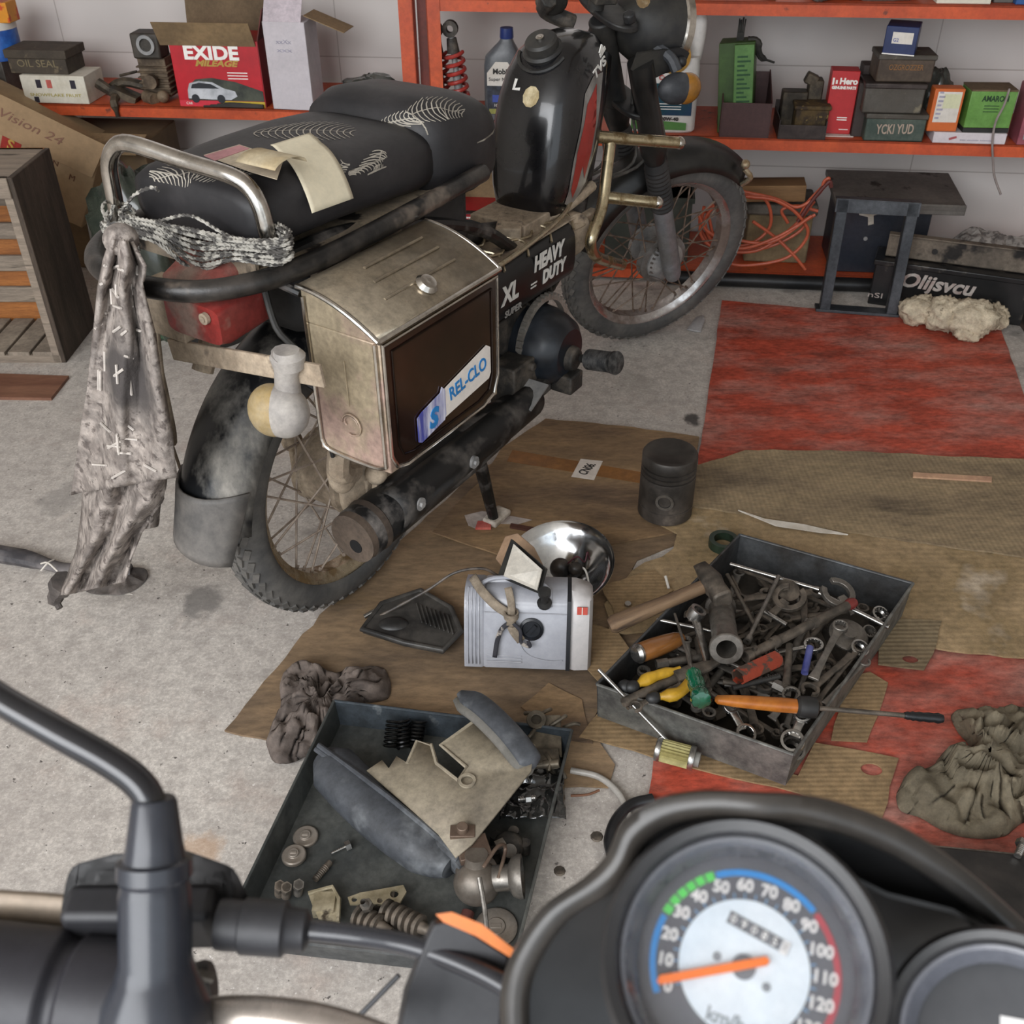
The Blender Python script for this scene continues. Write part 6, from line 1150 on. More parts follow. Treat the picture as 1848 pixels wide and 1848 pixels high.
# rod to the filter
o, L = rod('slim steel T bar slanting over the front rim down to the oil filter', (1080, 1208, .125, 1205, 1338, .045), .0034, m=M_chrt, name='t_bar', cat='bar', fn=lambda g, L: g.cyl((L*.48, -.012, 0), (L*.48, .02, 0), .0032))
# pliers with yellow handles
M_yel = mat('handle_yellow', '#c49a2c', '#a37d22', rough=.4, scale=10)
M, L = lay(1145, 1238, .10, 1245, 1205, .105); o = thing('pliers', 'pliers with yellow and black grips at the left end of the tray', 'pliers', M=M)
for s_, dx, dy in ((1, 0, 0), (-1, .02, -.035)):
    h_ = G().tube([(dx, dy, 0), (dx+.04, dy+.006*s_, .0), (dx+.085, dy*.5+.004, 0)], [.006, .011, .009, .005], 12, sm=4).done('grip', M_yel, o); G().sph((dx-.004, dy, 0), (.013, .0105, .0105), 10).done('grip_end', mat('grip_end', '#232323', rough=.5), h_)
G().loft([ring((x, -.008, 0), a, .005, 16, 3, None, 'yz') for x, a in ((.07, .012), (.10, .014), (.13, .010), (.15, .004))]).done('jaws', M_dks, o)
# long bars
o, L = rod('long dark socket bar running diagonally across the tray, red tip', (1345, 1186, .110, 1535, 1090, .108), .0085, m=M_dks, name='socket_bar', cat='bar', fn=lambda g, L: [g.cyl((x, 0, 0), (x+.012, 0, 0), .0105, n=16) for x in (0, .06, .15)]+[g.cyl((.02, 0, .0), (.02, 0, .013), .004)])
G().lathe([(0, L-.01), (.009, L-.008), (.011, L), (.008, L+.01), (0, L+.011)], ax=(1, 0, 0), n=16).done('red_tip', mat('red_tip', '#6e2a26', rough=.4), o)
rod('long dark pipe bar below the big tube spanner', (1125, 1268, .095, 1320, 1178, .09), .008, m=M_dks, name='pipe_bar', cat='bar')
rod('long bright chrome rod along the back wall of the tray', (1318, 1018, .088, 1478, 1064, .088), .004, m=M_chrt, name='chrome_rod')
rod('bright flat steel rod reaching toward the right wall of the tray', (1478, 1070, .09, 1604, 1132, .082), .0045, m=M_chrt)
rod('grey rod with a tiny ring tip, crossing behind the tube spanner, left of centre', (1405, 1040, .11, 1352, 1150, .108), .004, fn=lambda g, L: g.lathe([(.003, 0), (.007, 0), (.007, .012), (.003, .012)], (L, 0, 0), (1, 0, 0), 16, cap=False, loop=True))
rod('thin dark rod leaning from the hammer head into the heap', (1312, 1036, .115, 1362, 1128, .085), .0035, m=M_dks)
rod('bright chrome bar glimpsed under the wooden screwdriver', (1185, 1118, .09, 1290, 1140, .085), .0035, m=M_chrt)
rod('chrome bar in the middle of the tray behind the socket bar', (1380, 1104, .088, 1420, 1128, .088), .0045, m=M_chrt)
o, L = rod('upright dark socket extension near the tray centre', (1425, 1165, .095, 1419, 1238, .10), .0065, m=M_dks, name='extension_bar', cat='bar', fn=lambda g, L: g.cyl((L-.004, 0, 0), (L+.003, 0, 0), .005, n=6))
rod('black toothed file in front of the red hexagonal tube', (1322, 1242, .10, 1407, 1220, .105), .0045, m=M_blkp, name='file', cat='file', fn=lambda g, L: [g.box((L-.004-.004*k, 0, .004), (.0015, .004, .003)) for k in range(6)])
# hex tube red
M, L = lay(1332, 1222, .112, 1402, 1190, .10); o = thing('box_spanner', 'hexagonal tube spanner with flaking red paint', 'spanner', M=M)
G().lathe([(.0155, 0), (.0155, L), (.0125, L), (.0125, 0)], ax=(1, 0, 0), n=6, cap=False, loop=True).done('tube', mat('flaking_red', '#5a4a40', '#a04632', rough=.5, metal=.3, scale=40, lo=.5, hi=.54), o)
# jaws and rings
spanner('open end wrench with a wide curved jaw near the back wall', (1425, 1078, .10, 1380, 1120, .08), .020, None, .011, .004, M_dks, 'o ', name='open_wrench')
spanner('large C shaped open wrench against the back right of the tray', (1512, 1070, .095, 1545, 1110, .08), .021, None, .010, .004, M_steel, 'o ', name='open_wrench')
spanner('worn grey ring spanner pointing at the camera, right of centre', (1516, 1131, .118, 1466, 1228, .108), .0095, None, .0085, .0035, M_steel, 'r ')
spanner('long combination spanner lying along the right wall', (1552, 1168, .09, 1470, 1272, .09), .009, .008, .006, .003, M_dks, 'oo', name='open_spanner')
spanner('flat spanner beside the right wall, nearest the front', (1560, 1195, .088, 1482, 1275, .088), .007, .007, .006, .0025, M_steel, 'oo', name='open_spanner')
spanner('ring spanner with its open ring showing beside the orange handle', (1428, 1255, .10, 1390, 1300, .08), .0105, None, .008, .0035, M_steel, 'r ')
spanner('bright ring spanner in the front corner of the tray', (1430, 1338, .075, 1448, 1290, .095), .0135, .010, .0115, .0045, M_chrt, 'rr')
spanner('bright flat spanner below the green screwdriver handle', (1318, 1275, .10, 1345, 1325, .08), .008, .012, .0095, .0035, M_chrt, 'or', name='open_spanner')
spanner('small chrome spanner right of the tray centre', (1468, 1165, .10, 1395, 1178, .095), .012, .007, .006, .003, M_chrt, 'rr')
spanner('pair of cutter jaws with a round joint near the right wall', (1462, 1245, .105, 1540, 1180, .09), .010, .004, .008, .004, M_dks, 'o ', name='cutter', cat='cutter')
for lab, x, y, z, r_ in (('bright twelve point socket at the far right corner of the tray', 1590, 1106, .085, .0145), ('bright flared socket by the middle of the right wall', 1553, 1168, .095, .0155), ('small dark socket beside the far right corner socket', 1570, 1138, .08, .012), ('short round socket in the front corner, dark inside', 1432, 1350, .062, .0195)):
    o = thing('socket', lab, 'socket', F(x, y, z)); g = G().lathe([(r_*.8, 0), (r_, -.001), (r_*.95, -.018), (r_*.7, -.034), (r_*.55, -.034), (r_*.55, -.012), (r_*.78, -.008)], (0, 0, 0), (.1, -.35, .93), 24, cap=False, loop=True)
    ax = V((.1, -.35, .93)).normalized(); X, Y, Z = frame(ax)
    for k in range(12): a = k*pi/6; g.box((X*cos(a)+Y*sin(a))*r_*.78+ax*-.004, (.002, .002, .007))
    g.done('cup', M_chrt if 'bright' in lab else M_steel, o)
o = thing('pulley_disc', 'flat round grey steel disc among the spanners at the right', 'disc', F(1530, 1148, .078)); G().lathe([(0, 0), (.033, 0), (.034, .004), (.030, .006), (.012, .006), (.012, .012), (0, .012)], ax=(.1, -.2, 1), n=36).done('disc', M_steel, o)
o = thing('pulley_disc', 'round green cored motor end lying at the back of the heap', 'disc', F(1418, 1070, .085)); G().lathe([(0, 0), (.022, 0), (.022, .012), (.012, .013), (0, .009)], ax=(.1, -.4, 1), n=30).done('disc', M_dks, o)
o, L = rod('blue gripped small socket handle at the tray centre', (1452, 1215, .10, 1462, 1168, .11), .006, m=mat('grip_blue', '#3a3f78', '#5a5d8c', rough=.4, scale=20), name='nut_driver', cat='driver')
o, L = rod('dark ball ended handle at the left corner of the tray', (1128, 1240, .095, 1180, 1262, .07), .009, m=mat('grip_end', '#232323'), name='ball_lever', cat='lever', fn=lambda g, L: g.sph((0, 0, 0), .0125, 10))
spanner('brass coloured old spanner crossing the yellow pliers', (1148, 1275, .098, 1236, 1232, .10), .007, .007, .006, .003, M_dks, 'oo', name='open_spanner')
# the dark mass underneath
rnd = random.Random(21); u_, v_ = rim[1]-rim[0], rim[3]-rim[0]
for k in range(95):
    ta = a = rnd.uniform(.10, .90); tb_ = b_ = rnd.uniform(.12, .88); L = rnd.uniform(.10, .19); an = rnd.uniform(0, pi)
    c = Cn[0]+u_*a+v_*b_; lo_u = V((cos(an), sin(an), 0))
    # keep inside the tray
    ok = True
    for s_ in (-1, 1):
        q = c+lo_u*L*.5*s_-Cn[0]; det = u_.x*v_.y-u_.y*v_.x; qa = (q.x*v_.y-q.y*v_.x)/det; qb = (u_.x*q.y-u_.y*q.x)/det
        if not (.06 < qa < .94 and .06 < qb < .94): ok = False
    if not ok: continue
    z = .030+.00062*k; a_ = c-lo_u*L/2; X = lo_u; Z = V((0, 0, 1)); Y = Z.cross(X)
    M = Matrix(((X.x, Y.x, 0, a_.x), (X.y, Y.y, 0, a_.y), (0, 0, 1, z), (0, 0, 0, 1)))
    wh = ['near the front wall', 'near the right wall', 'near the back wall', 'near the left wall', 'in the middle'][min(range(5), key=lambda i: (tb_, 1-ta, 1-tb_, ta, .34)[i])]; kind = rnd.choice(['oo', 'rr', 'or', 'rod', 'rod']); mm = rnd.choice([M_dks, M_dks, M_steel])
    o = thing('spanner' if kind != 'rod' else 'steel_rod', 'dark oily '+{'oo': 'double open ended spanner', 'rr': 'double ring spanner', 'or': 'combination spanner', 'rod': 'steel rod'}[kind]+' low in the tool heap, '+wh, 'spanner' if kind != 'rod' else 'rod', M=M, group=('oily spanners' if kind != 'rod' else 'oily rods')+' under the top tools')
    g = G(); r_ = rnd.uniform(.006, .011)
    if kind == 'rod': g.cyl((0, 0, 0), (L, 0, 0), rnd.uniform(.003, .007), n=12).cyl((0, 0, 0), (.02, 0, 0), r_, n=6)
    else:
        g.loft([ring((x, 0, 0), w_, .0025, 14, 3, None, 'yz') for x, w_ in ((r_, r_*.8), (L*.5, r_*.5), (L-r_, r_*.8))])
        for e, xx, ag in ((kind[0], 0, pi), (kind[1], L, 0)):
            if e == 'r': ringend(g, (xx, 0, 0), r_*.9, r_*.4, .004, 6)
            else: jaw(g, (xx, 0, 0), r_*.8, r_*.5, .003, ag+.2)
    g.done('forged_body', mm, o)
o = thing('tape_roll', 'dark green roll of tape behind the tool tray left back corner', 'tape', F(1305, 985, .016)); G().lathe([(.02, 0), (.03, 0), (.03, .018), (.02, .018)], n=28, cap=False, loop=True).done('roll', mat('tape_green', '#1f2c22', '#2b3b2e', rough=.4), o)
o = thing('nut', 'small shiny bottle cap on the cardboard under the hammer handle', 'cap', F(1133, 1092, .0185)); G().lathe([(0, 0), (.007, 0), (.006, .006), (0, .006)], ax=(0, -.2, 1), n=12).done('cap', M_chrt, o)
o, L = rod('short white paper stick leaning near the hammer head', (1201, 1040, .03, 1207, 1062, .02), .0028, m=M_w, name='paper_stick', cat='stick')
# oil filter
M, L = lay(1182, 1350, .0345, 1256, 1370, .0345); o = thing('oil_filter', 'small cylindrical oil filter with yellow pleats in front of the tool tray', 'oil filter', M=M)
G().lathe([(.0165 if k % 2 else .019, L*.1+0*k) for k in range(2)], ax=(1, 0, 0)).b.free()
n_ = 44; G().loft([[V((x, (.0185 if k % 2 else .0155)*cos(k*2*pi/n_), (.0185 if k % 2 else .0155)*sin(k*2*pi/n_))) for k in range(n_)] for x in (L*.12, L*.88)]).done('pleats', mat('filter_yellow', '#a9a06a', '#8f8655', rough=.7, scale=30), o)
for x in (L*.03, L*.84): G().lathe([(0, x), (.019, x), (.0198, x+.002), (.0198, x+L*.11), (.019, x+L*.13), (0, x+L*.13)], ax=(1, 0, 0), n=30).done('end_cap', M_chrt, o)
G().lathe([(.006, L*.97), (.012, L*.97), (.012, L*.97+.008), (.006, L*.97+.008)], ax=(1, 0, 0), n=24, cap=False, loop=True).done('rubber_seal', mat('seal_grey', '#77756f', rough=.6), o)
# ---------------------------------------------------------------- black parts tray
RZ2, BZ2 = .052, .006
Cn2 = [F(x, y, RZ2) for x, y in ((400, 1685), (925, 1745), (1032, 1318), (603, 1265))]; cc = sum(Cn2, V())/4
t = thing('parts_tray', 'black sheet metal tray holding loose engine parts on the floor', 'tray', V((cc.x, cc.y, BZ2)))
rim = [V((p.x-cc.x, p.y-cc.y, RZ2-BZ2)) for p in Cn2]; bot = [V((p.x*.96, p.y*.96, 0)) for p in rim]; M_pt = mat('tray_black', '#424544', '#575854', rough=.5, metal=.2, scale=7, c3='#2b2c2b', s3=12, t3=(.56, .74), r2=.7)
M_ptg = mat('tray_greyblue', '#4b535a', '#373c40', rough=.5, metal=.4, scale=16, c3='#6a6f72', s3=24)
for i in range(4):
    a, b_, c_, d_ = bot[i], bot[(i+1) % 4], rim[(i+1) % 4], rim[i]; n = (b_-a).cross(V((0, 0, 1))).normalized()
    G().loft([[a, b_, c_, d_], [p-n*.0016 for p in (a, b_, c_, d_)]]).tube([d_, c_], .0026, 8).done(names[i], mat('tray_front', '#5a5b5a', '#47494a', rough=.6, metal=.2, scale=16) if i == 0 else (M_ptg if i == 2 else M_pt), t)
G().prism([(p.x, p.y) for p in bot], 0, .0016).done('floor_plate', M_pt, t)
TZ = BZ2+.002
def lt(x, y, z=0.0): return F(x, y, TZ+z)
# airbox
o0 = lt(740, 1440); t = thing('air_filter_housing', 'dusty black and beige plastic air filter housing lying in the black tray', 'air filter housing', o0)
M_bei = mat('plastic_beige', '#a59a85', '#8c8272', rough=.75, scale=6, c3='#6b6358', s3=8, t3=(.55, .72), bump=.1); M_abk = mat('plastic_grey_dust', '#4a4d52', '#35373a', rough=.55, scale=7, c3='#6d7073', s3=12, t3=(.52, .7))
def A_(x, y, z): return F(x, y, TZ+z)-o0
outl = [(662, 1392), (690, 1373), (702, 1388), (716, 1366), (735, 1378), (752, 1338), (778, 1344), (788, 1378), (826, 1408), (842, 1385), (795, 1345), (872, 1290), (966, 1345), (958, 1392), (852, 1524), (822, 1548), (790, 1505)]
zz = lambda x, y: .062+.028*max(0, min(1, (x-660)/300))
top_ = [A_(x, y, zz(x, y)) for x, y in outl]
b_ = bmesh.new(); vs = [b_.verts.new(p) for p in top_]; f = b_.faces.new(vs); bmesh.ops.triangulate(b_, faces=[f]); g = G(); g.b.free(); g.b = b_; g.done('beige_panel', M_bei, t, solid=.004, ang=180)
g = G(); e = outl+[outl[0]]; g.tube([A_(x, y, zz(x, y)+.002) for x, y in outl[4:12]], .003, 6); g.lathe([(.009, 0), (.013, 0), (.013, .003), (.009, .003)], A_(843, 1410, .083), (0, 0, 1), 20, cap=False, loop=True); g.done('panel_rim', M_bei, t)
g = G(); P0, P1 = A_(585, 1368, .035), A_(818, 1562, .038); d = P1-P0; X = V((0, 0, 1)); Y = d.normalized().cross(X); rr = []
for u in [0, .03, .1, .3, .5, .7, .85, .95, 1]:
    k = .55+.45*min(1, min(u, 1-u)/.1); p = P0+d*u+Y*(.012*sin(pi*u)); rr.append([p+Y*(.040*k*cos(a))*(1.0)+X*(.034*k*sin(a)) for a in [j*2*pi/20 for j in range(20)]])
g.loft(rr); g.tube([A_(575, 1345, .066), A_(700, 1437, .070), A_(830, 1545, .070)], .0045, 8, sm=3).tube([A_(570, 1352, .060), A_(700, 1447, .064), A_(826, 1553, .064)], .0045, 8, sm=3); g.box(A_(832, 1560, .05), (.02, .02, .03), Matrix.Rotation(.7, 3, 'Z')); g.done('trough', M_abk, t)
g = G(); P = [A_(830, 1250, .085), A_(870, 1275, .098), (A_(915, 1318, .10)), A_(950, 1362, .095), A_(962, 1385, .085)]; Ps = smooth_path(P, 5); rr = []
for i, p in enumerate(Ps):
    u = i/(len(Ps)-1); k = .35+.65*min(1, min(u, 1-u)/.12); q = (Ps[min(i+1, len(Ps)-1)]-Ps[max(i-1, 0)]).normalized(); Y = q.cross(V((0, 0, 1))).normalized(); rr.append([p+Y*.019*k*cos(a)+V((0, 0, 1))*.011*k*sin(a) for a in [j*2*pi/20 for j in range(20)]])
g.loft(rr).done('lid', M_abk, t); G().loft([[p+V((-.006, -.006, -.008)) for p in r] for r in rr]).done('lid', mat('lid_light', '#6d6a64', '#585650', rough=.7, scale=10), t)
# small parts
def disc(lab, x, y, r_, th, m, name='alloy_disc', cat='disc', z=0, ax=(0, 0, 1), hole=0):
    o = thing(name, lab, cat, lt(x, y, z)); g = G().lathe([(hole, 0), (r_, 0), (r_, th*.7), (r_*.9, th), (r_*.45, th), (r_*.42, th*1.5), (hole, th*1.5)], ax=ax, n=28, cap=not hole, loop=bool(hole)); g.box((0, 0, th*1.4), (r_*.5, r_*.25, th*.5)) if not hole else None; g.done('disc', m, o, bev=.0006); return o
M_cap = mat('cap_alloy', '#a39a90', '#7d746a', rough=.4, metal=.5, scale=20)
disc('round alloy cap lying farther back in the black tray', 552, 1512, .019, .006, M_cap); disc('round alloy cap overlapping below the other, nearer the camera', 531, 1546, .018, .007, M_cap, z=.004)
def bolt(lab, px, r_=.004, hr=.007, m=None, group=None, name='bolt'):
    M, L = lay(*px); o = thing(name, lab, 'bolt', M=M, group=group); g = G().cyl((0, 0, 0), (L, 0, 0), r_, n=12).cyl((L-.008, 0, 0), (L, 0, 0), hr, n=6)
    for k in range(8): g.lathe([(r_, .002+.003*k), (r_*1.15, .0035+.003*k), (r_, .005+.003*k)], ax=(1, 0, 0), n=12, cap=False)
    g.done('threaded_body', m or M_steel, o); return o
bolt('thin screw with a bright head beside the grey trough', (598, 1540, TZ+.005, 632, 1524, TZ+.006), .002, .008, M_chrt, name='screw')
bolt('dark stud lying at an angle left of the beige plate', (568, 1588, TZ+.006, 596, 1556, TZ+.006), .0048, .0048, M_dks, name='stud')
for k, (x, y) in enumerate(((504, 1600), (516, 1603), (538, 1598))): bolt(('upright dark bolt with a square head, leftmost in the black tray', 'upright dark bolt between two others in the black tray', 'upright bolt with bright head right of the alloy caps')[k], (x, y+14, TZ+.003, x+1, y-2, TZ+.045), .006, .008, M_dks if k < 2 else M_steel)
def bplate(lab, pts, z, th, m, name='bracket_plate', holes=(), extra=None):
    P = [lt(x, y, z) for x, y in pts]; c = sum(P, V())/len(P); hs = [[((lt(hx, hy, z)-c).x+r*cos(a*pi/8), (lt(hx, hy, z)-c).y+r*sin(a*pi/8)) for a in range(16)] for hx, hy, r in holes]
    o = thing(name, lab, 'bracket', c); poly_sheet([((p-c).x, (p-c).y) for p in P], hs, 0, th, 'plate', m, o)
    if extra: extra(o, c)
    return o
M_bpl = mat('bracket_beige', '#94896f', '#b0a68e', rough=.45, metal=.4, scale=22, c3='#4a4238', s3=20)
bplate('beige metal bracket with folded rim beside the upright bolts', [(556, 1612), (600, 1600), (612, 1622), (610, 1665), (575, 1660), (562, 1630)], .012, .003, M_bpl, holes=[(578, 1628, .005)], extra=lambda o, c: G().tube([lt(556, 1612, .018)-c, lt(600, 1600, .018)-c, lt(612, 1622, .018)-c, lt(610, 1665, .018)-c], .003, 6).box((0, 0, -.002), (.03, .03, .018)).done('folded_rim', M_bpl, o))
bplate('triangular mounting plate with three holes, right of the beige bracket', [(628, 1622), (650, 1614), (728, 1600), (734, 1612), (720, 1636), (660, 1634), (632, 1634)], .014, .004, M_bpl, holes=[(640, 1626, .004), (712, 1616, .006), (686, 1628, .004)], extra=lambda o, c: G().box((0, 0, -.006), (.05, .02, .014)).done('boss', M_dks, o))
def gear(lab, x, y, z, n=5):
    o = thing('cam_shaft', lab, 'shaft', lt(x, y, z)); g = G(); pr = [(0, 0)]
    for k in range(n): pr += [(.010, .004+.011*k), (.016, .005+.011*k), (.016, .010+.011*k), (.009, .011+.011*k)]
    g.lathe(pr+[(.006, .011*n+.02), (0, .011*n+.02)], ax=(.75, -.45, .12), n=24); g.done('shaft', M_dks, o); return o
gear('black oily grooved shaft lying behind the signal lamp', 690, 1640, .018, 6); gear('short toothed shaft near the beige bracket', 640, 1650, .014, 4)
bolt('small round headed bolt on the oily shaft', (668, 1640, TZ+.03, 660, 1632, TZ+.045), .004, .009, M_steel)
def coil(lab, x, y, r_, L, turns, ax, z=.0):
    o = thing('valve_spring', lab, 'spring', lt(x, y, z), group='black coil springs in the black tray'); D = V(ax).normalized(); X, Y, Z = frame(D)
    G().tube([D*L*k/(turns*12)+X*r_*cos(k*pi/6)+Y*r_*sin(k*pi/6) for k in range(turns*12+1)], .0024, 6).done('coil', mat('spring_black', '#141414', rough=.3, metal=.6), o)
coil('black coil spring, leftmost of the three by the back wall', 706, 1350, .012, .045, 7, (.1, .5, .6), .012); coil('black coil spring, middle of the three by the back wall', 729, 1350, .0115, .045, 7, (-.05, .5, .6), .012); coil('black coil spring, rightmost of the three by the back wall', 748, 1345, .011, .04, 7, (.15, .5, .6), .012)
# carburettor
o0 = lt(862, 1620); M_carb = mat('carb_alloy', '#776f66', '#5a5149', rough=.45, metal=.5, scale=22, lo=.4, hi=.6)
t = thing('carburettor', 'dirty alloy carburettor with round bowl and intake ring in the black tray', 'carburettor', o0)
g = G().sph((0, 0, .036), (.033, .031, .034), 14).lathe([(0, .045), (.028, .045), (.030, .05), (.028, .056), (.018, .06), (.016, .08), (0, .08)], (0, 0, .0), (0, .2, 1), 24).done('float_bowl', M_carb, t)
G().lathe([(.018, .02), (.018, .045), (.026, .05), (.030, .058), (.030, .064), (.025, .064), (.021, .055), (.015, .045), (.015, .02)], (0, 0, .042), (1, .0, .12), 30, cap=False, loop=True).done('intake_ring', M_steel, t)
g = G().box((-.005, .03, .07), (.045, .035, .012), Matrix.Rotation(.3, 3, 'Z')).box((-.02, .05, .075), (.035, .02, .02)).cyl((-.02, .05, .07), (-.02, .05, .095), .008).tube([(.01, -.01, .085), (.03, .02, .09), (.04, .03, .07), (.03, -.01, .06)], .003, 6, sm=4); g.done('top_bracket', mat('carb_brown', '#5b4a3f', '#7b6a5c', rough=.5, metal=.4, scale=20), t, bev=.001)
g = G().tube([(.005, -.025, .085), (.012, -.055, .06), (.016, -.085, .015)], .0035, 8, sm=3); g.done('jet_tube', M_steel, t); G().cyl((-.012, -.03, .012), (-.016, -.045, .01), .009).done('drain_plug', mat('plug_brown', '#4b2a26', rough=.4), t)
disc('round alloy cover with a gasketed ring, under the signal lamp', 895, 1675, .030, .004, M_cap, 'gasket_cover', 'cover')
o0 = lt(918, 1540); t = thing('pump_body', 'small dark alloy pump body with lobes, right of the grey trough', 'pump', o0)
g = G().sph((0, 0, .018), (.024, .022, .018), 10)
for k in range(5): a = k*1.25; g.cyl((.024*cos(a), .022*sin(a), .004), (.024*cos(a), .022*sin(a), .026), .008)
g.done('body', M_engine, t); G().cyl((.002, -.016, .03), (.002, -.020, .034), .010).done('cap', M_dks, t); G().box((-.012, -.008, .034), (.014, .012, .006), Matrix.Rotation(.5, 3, 'Z')).done('pad', M_cap, t)
# linkage clutter at the right of the tray
o0 = lt(985, 1360); t = thing('gear_linkage', 'tangled dark metal linkage with plates at the back right of the black tray', 'linkage', o0)
g = G(); rnd = random.Random(5)
for k in range(9): a = V((rnd.uniform(-.03, .03), rnd.uniform(-.05, .05), rnd.uniform(.01, .045))); b_ = a+V((rnd.uniform(-.03, .03), rnd.uniform(-.03, .03), rnd.uniform(-.01, .01))); g.tube([a, (a+b_)/2+V((.005, 0, .006)), b_], .0035, 6, sm=2)
g.box((0, .01, .03), (.05, .07, .003), Matrix.Rotation(.4, 3, 'X')); g.lathe([(.008, 0), (.016, 0), (.016, .006), (.008, .006)], (-.015, .03, .045), (0, -.4, 1), 20, cap=False, loop=True); g.box((.0, -.03, .02), (.04, .03, .02)); g.cyl((-.02, -.04, .02), (.02, -.045, .03), .007)
g.done('linkage', mat('link_brown', '#4b453c', '#7a7060', rough=.5, metal=.5, scale=26), t, bev=.001)
t = thing('plastic_bag', 'wet clear plastic bag lying in the right side of the black tray', 'plastic bag', lt(960, 1430)); g = G().grid(lambda u, v: ((u-.5)*.10, (v-.5)*.12, .012+.02*abs(noise.noise(V((u*4, v*4, 1))))+.008*abs(noise.noise(V((u*11, v*11, 2))))), 30, 30); g.done('film', mat('film_wet', '#1d1d1c', '#4a4946', rough=.08, scale=10, lo=.55, hi=.75, coat=1), t, ang=180, solid=.001)
bolt('bright short bolt in the wet plastic bag', (935, 1442, TZ+.045, 958, 1440, TZ+.045), .004, .007, M_chrt)
# rag by the tray
def ragthing(label, px, h, seed, m, z0=0.0, name='rag', folds=9, amp=.014, cat='rag'):
    P = [F(x, y, z0) for x, y in px]; c = sum(P, V())/len(P); t = thing(name, label, cat, V((c.x, c.y, z0)))
    rag_mesh([((p-c).x, (p-c).y) for p in P], h, seed, folds, amp, rings=26, per=140).done('cloth', m, t, ang=180, solid=.0015); return t
M_rag2 = mat('rag_brown', '#5a504a', '#7a6e66', rough=.9, scale=10, lo=.4, hi=.65, bump=.5, bs=80)
ragthing('crumpled dark brown rag on the cardboard corner beside the black tray', [(492, 1345), (508, 1285), (512, 1222), (548, 1198), (605, 1222), (692, 1205), (702, 1258), (645, 1274), (604, 1284), (586, 1335), (545, 1372), (498, 1376)], .034, 2, M_rag2, .0055, folds=13, amp=.020)
M_kh = mat('rag_khaki', '#665d4c', '#7a705d', rough=.95, scale=7, lo=.35, hi=.65, bump=.4, bs=120)
ragthing('large olive brown cloth rag heaped on the red board, right edge', [(1618, 1460), (1632, 1412), (1700, 1378), (1745, 1352), (1722, 1318), (1722, 1290), (1790, 1290), (1850, 1288), (1960, 1300), (1980, 1470), (1850, 1488), (1800, 1512), (1735, 1512), (1660, 1478)], .04, 7, M_kh, .0065, folds=6, amp=.028)
# hoses
def hose(label, pts, r_, m, name='rubber_hose'):
    P = [F(x, y, z) for x, y, z in pts]; c = P[0].copy(); t = thing(name, label, 'hose', c); G().tube([p-c for p in P], r_, 12, sm=8).done('hose', m, t); return t
hose('thin translucent grey hose lying on the floor right of the black tray', [(1030, 1390, .008), (1080, 1402, .008), (1115, 1430, .008), (1133, 1465, .008), (1137, 1492, .007)], .0052, mat('hose_grey', '#8b867f', '#a19c95', rough=.35, scale=20))
hose('short thick black rubber hose curled on the floor before the red board', [(1178, 1442, .012), (1140, 1452, .012), (1112, 1480, .012), (1100, 1515, .012), (1104, 1542, .012)], .0088, mat('hose_black', '#18181a', '#2a2a2b', rough=.35, scale=20))
hose('thin brown twig like wire beside the hoses on the cardboard', [(1030, 1436, .008), (1060, 1434, .008), (1082, 1426, .01)], .002, mat('wire_brown', '#6f4a34'), 'wire_piece')
P = [F(x, y, .0) for x, y in ((1600, 1560), (2000, 1600))]; a = math.atan2((P[1]-P[0]).y, (P[1]-P[0]).x)
t = thing('tool_case', 'flat black tool case on the floor below the olive rag', 'case', P[0]+V((0, .0, 0)), a); G().bx(0, .36, -.20, .0, 0, .05).done('lower_shell', mat('case_soft', '#1b1a19', '#2f2b28', rough=.5, scale=16, bump=.2), t, bev=.008, seg=3); G().bx(.005, .355, -.195, -.005, .05, .062).done('upper_shell', MC['case_soft'], t, bev=.008, seg=3); G().tube([(.01, -.0, .05), (.35, -.0, .05)], .003, 6).done('zip', M_steel, t)
bolt('shiny bolt lying on the black case at the right picture edge', (1836, 1545, .068, 1848, 1520, .07), .005, .010, M_chrt)
# loose bits on the bare floor
for lab, x, y, r_ in (('flat rusty scrap on the bare floor right of the black tray', 1077, 1510, .010), ('small grey ring stain like washer on the floor near the fairing', 1010, 1572, .009)):
    o = thing('metal_scrap', lab, 'scrap', F(x, y)); G().lathe([(0, 0), (r_, 0), (r_*.8, .002), (0, .002)], n=9).done('scrap', M_dks, o)
# ================================================================ the motorcycle the picture is taken over (handlebar and instruments)
def R(x, y, d): return OC+ray(x, y)*d
FR = R(900, 1900, .42); MC2 = thing('motorcycle', 'near black motorcycle handlebar with round speedometer, mirror stem and clutch cable', 'motorcycle', FR)
def q(x, y, d): return R(x, y, d)-FR
M_fp = mat('fairing_plastic', '#222224', '#2e2d2d', rough=.38, scale=5); M_fl = mat('fairing_lip', '#3b3733', '#2b2a29', rough=.32, scale=8); M_fr = mat('front_rubber', '#2b2b2e', '#343437', rough=.5, scale=10)
M_stem = mat('stem_black', '#17171a', '#202024', rough=.22, scale=8, coat=.4)
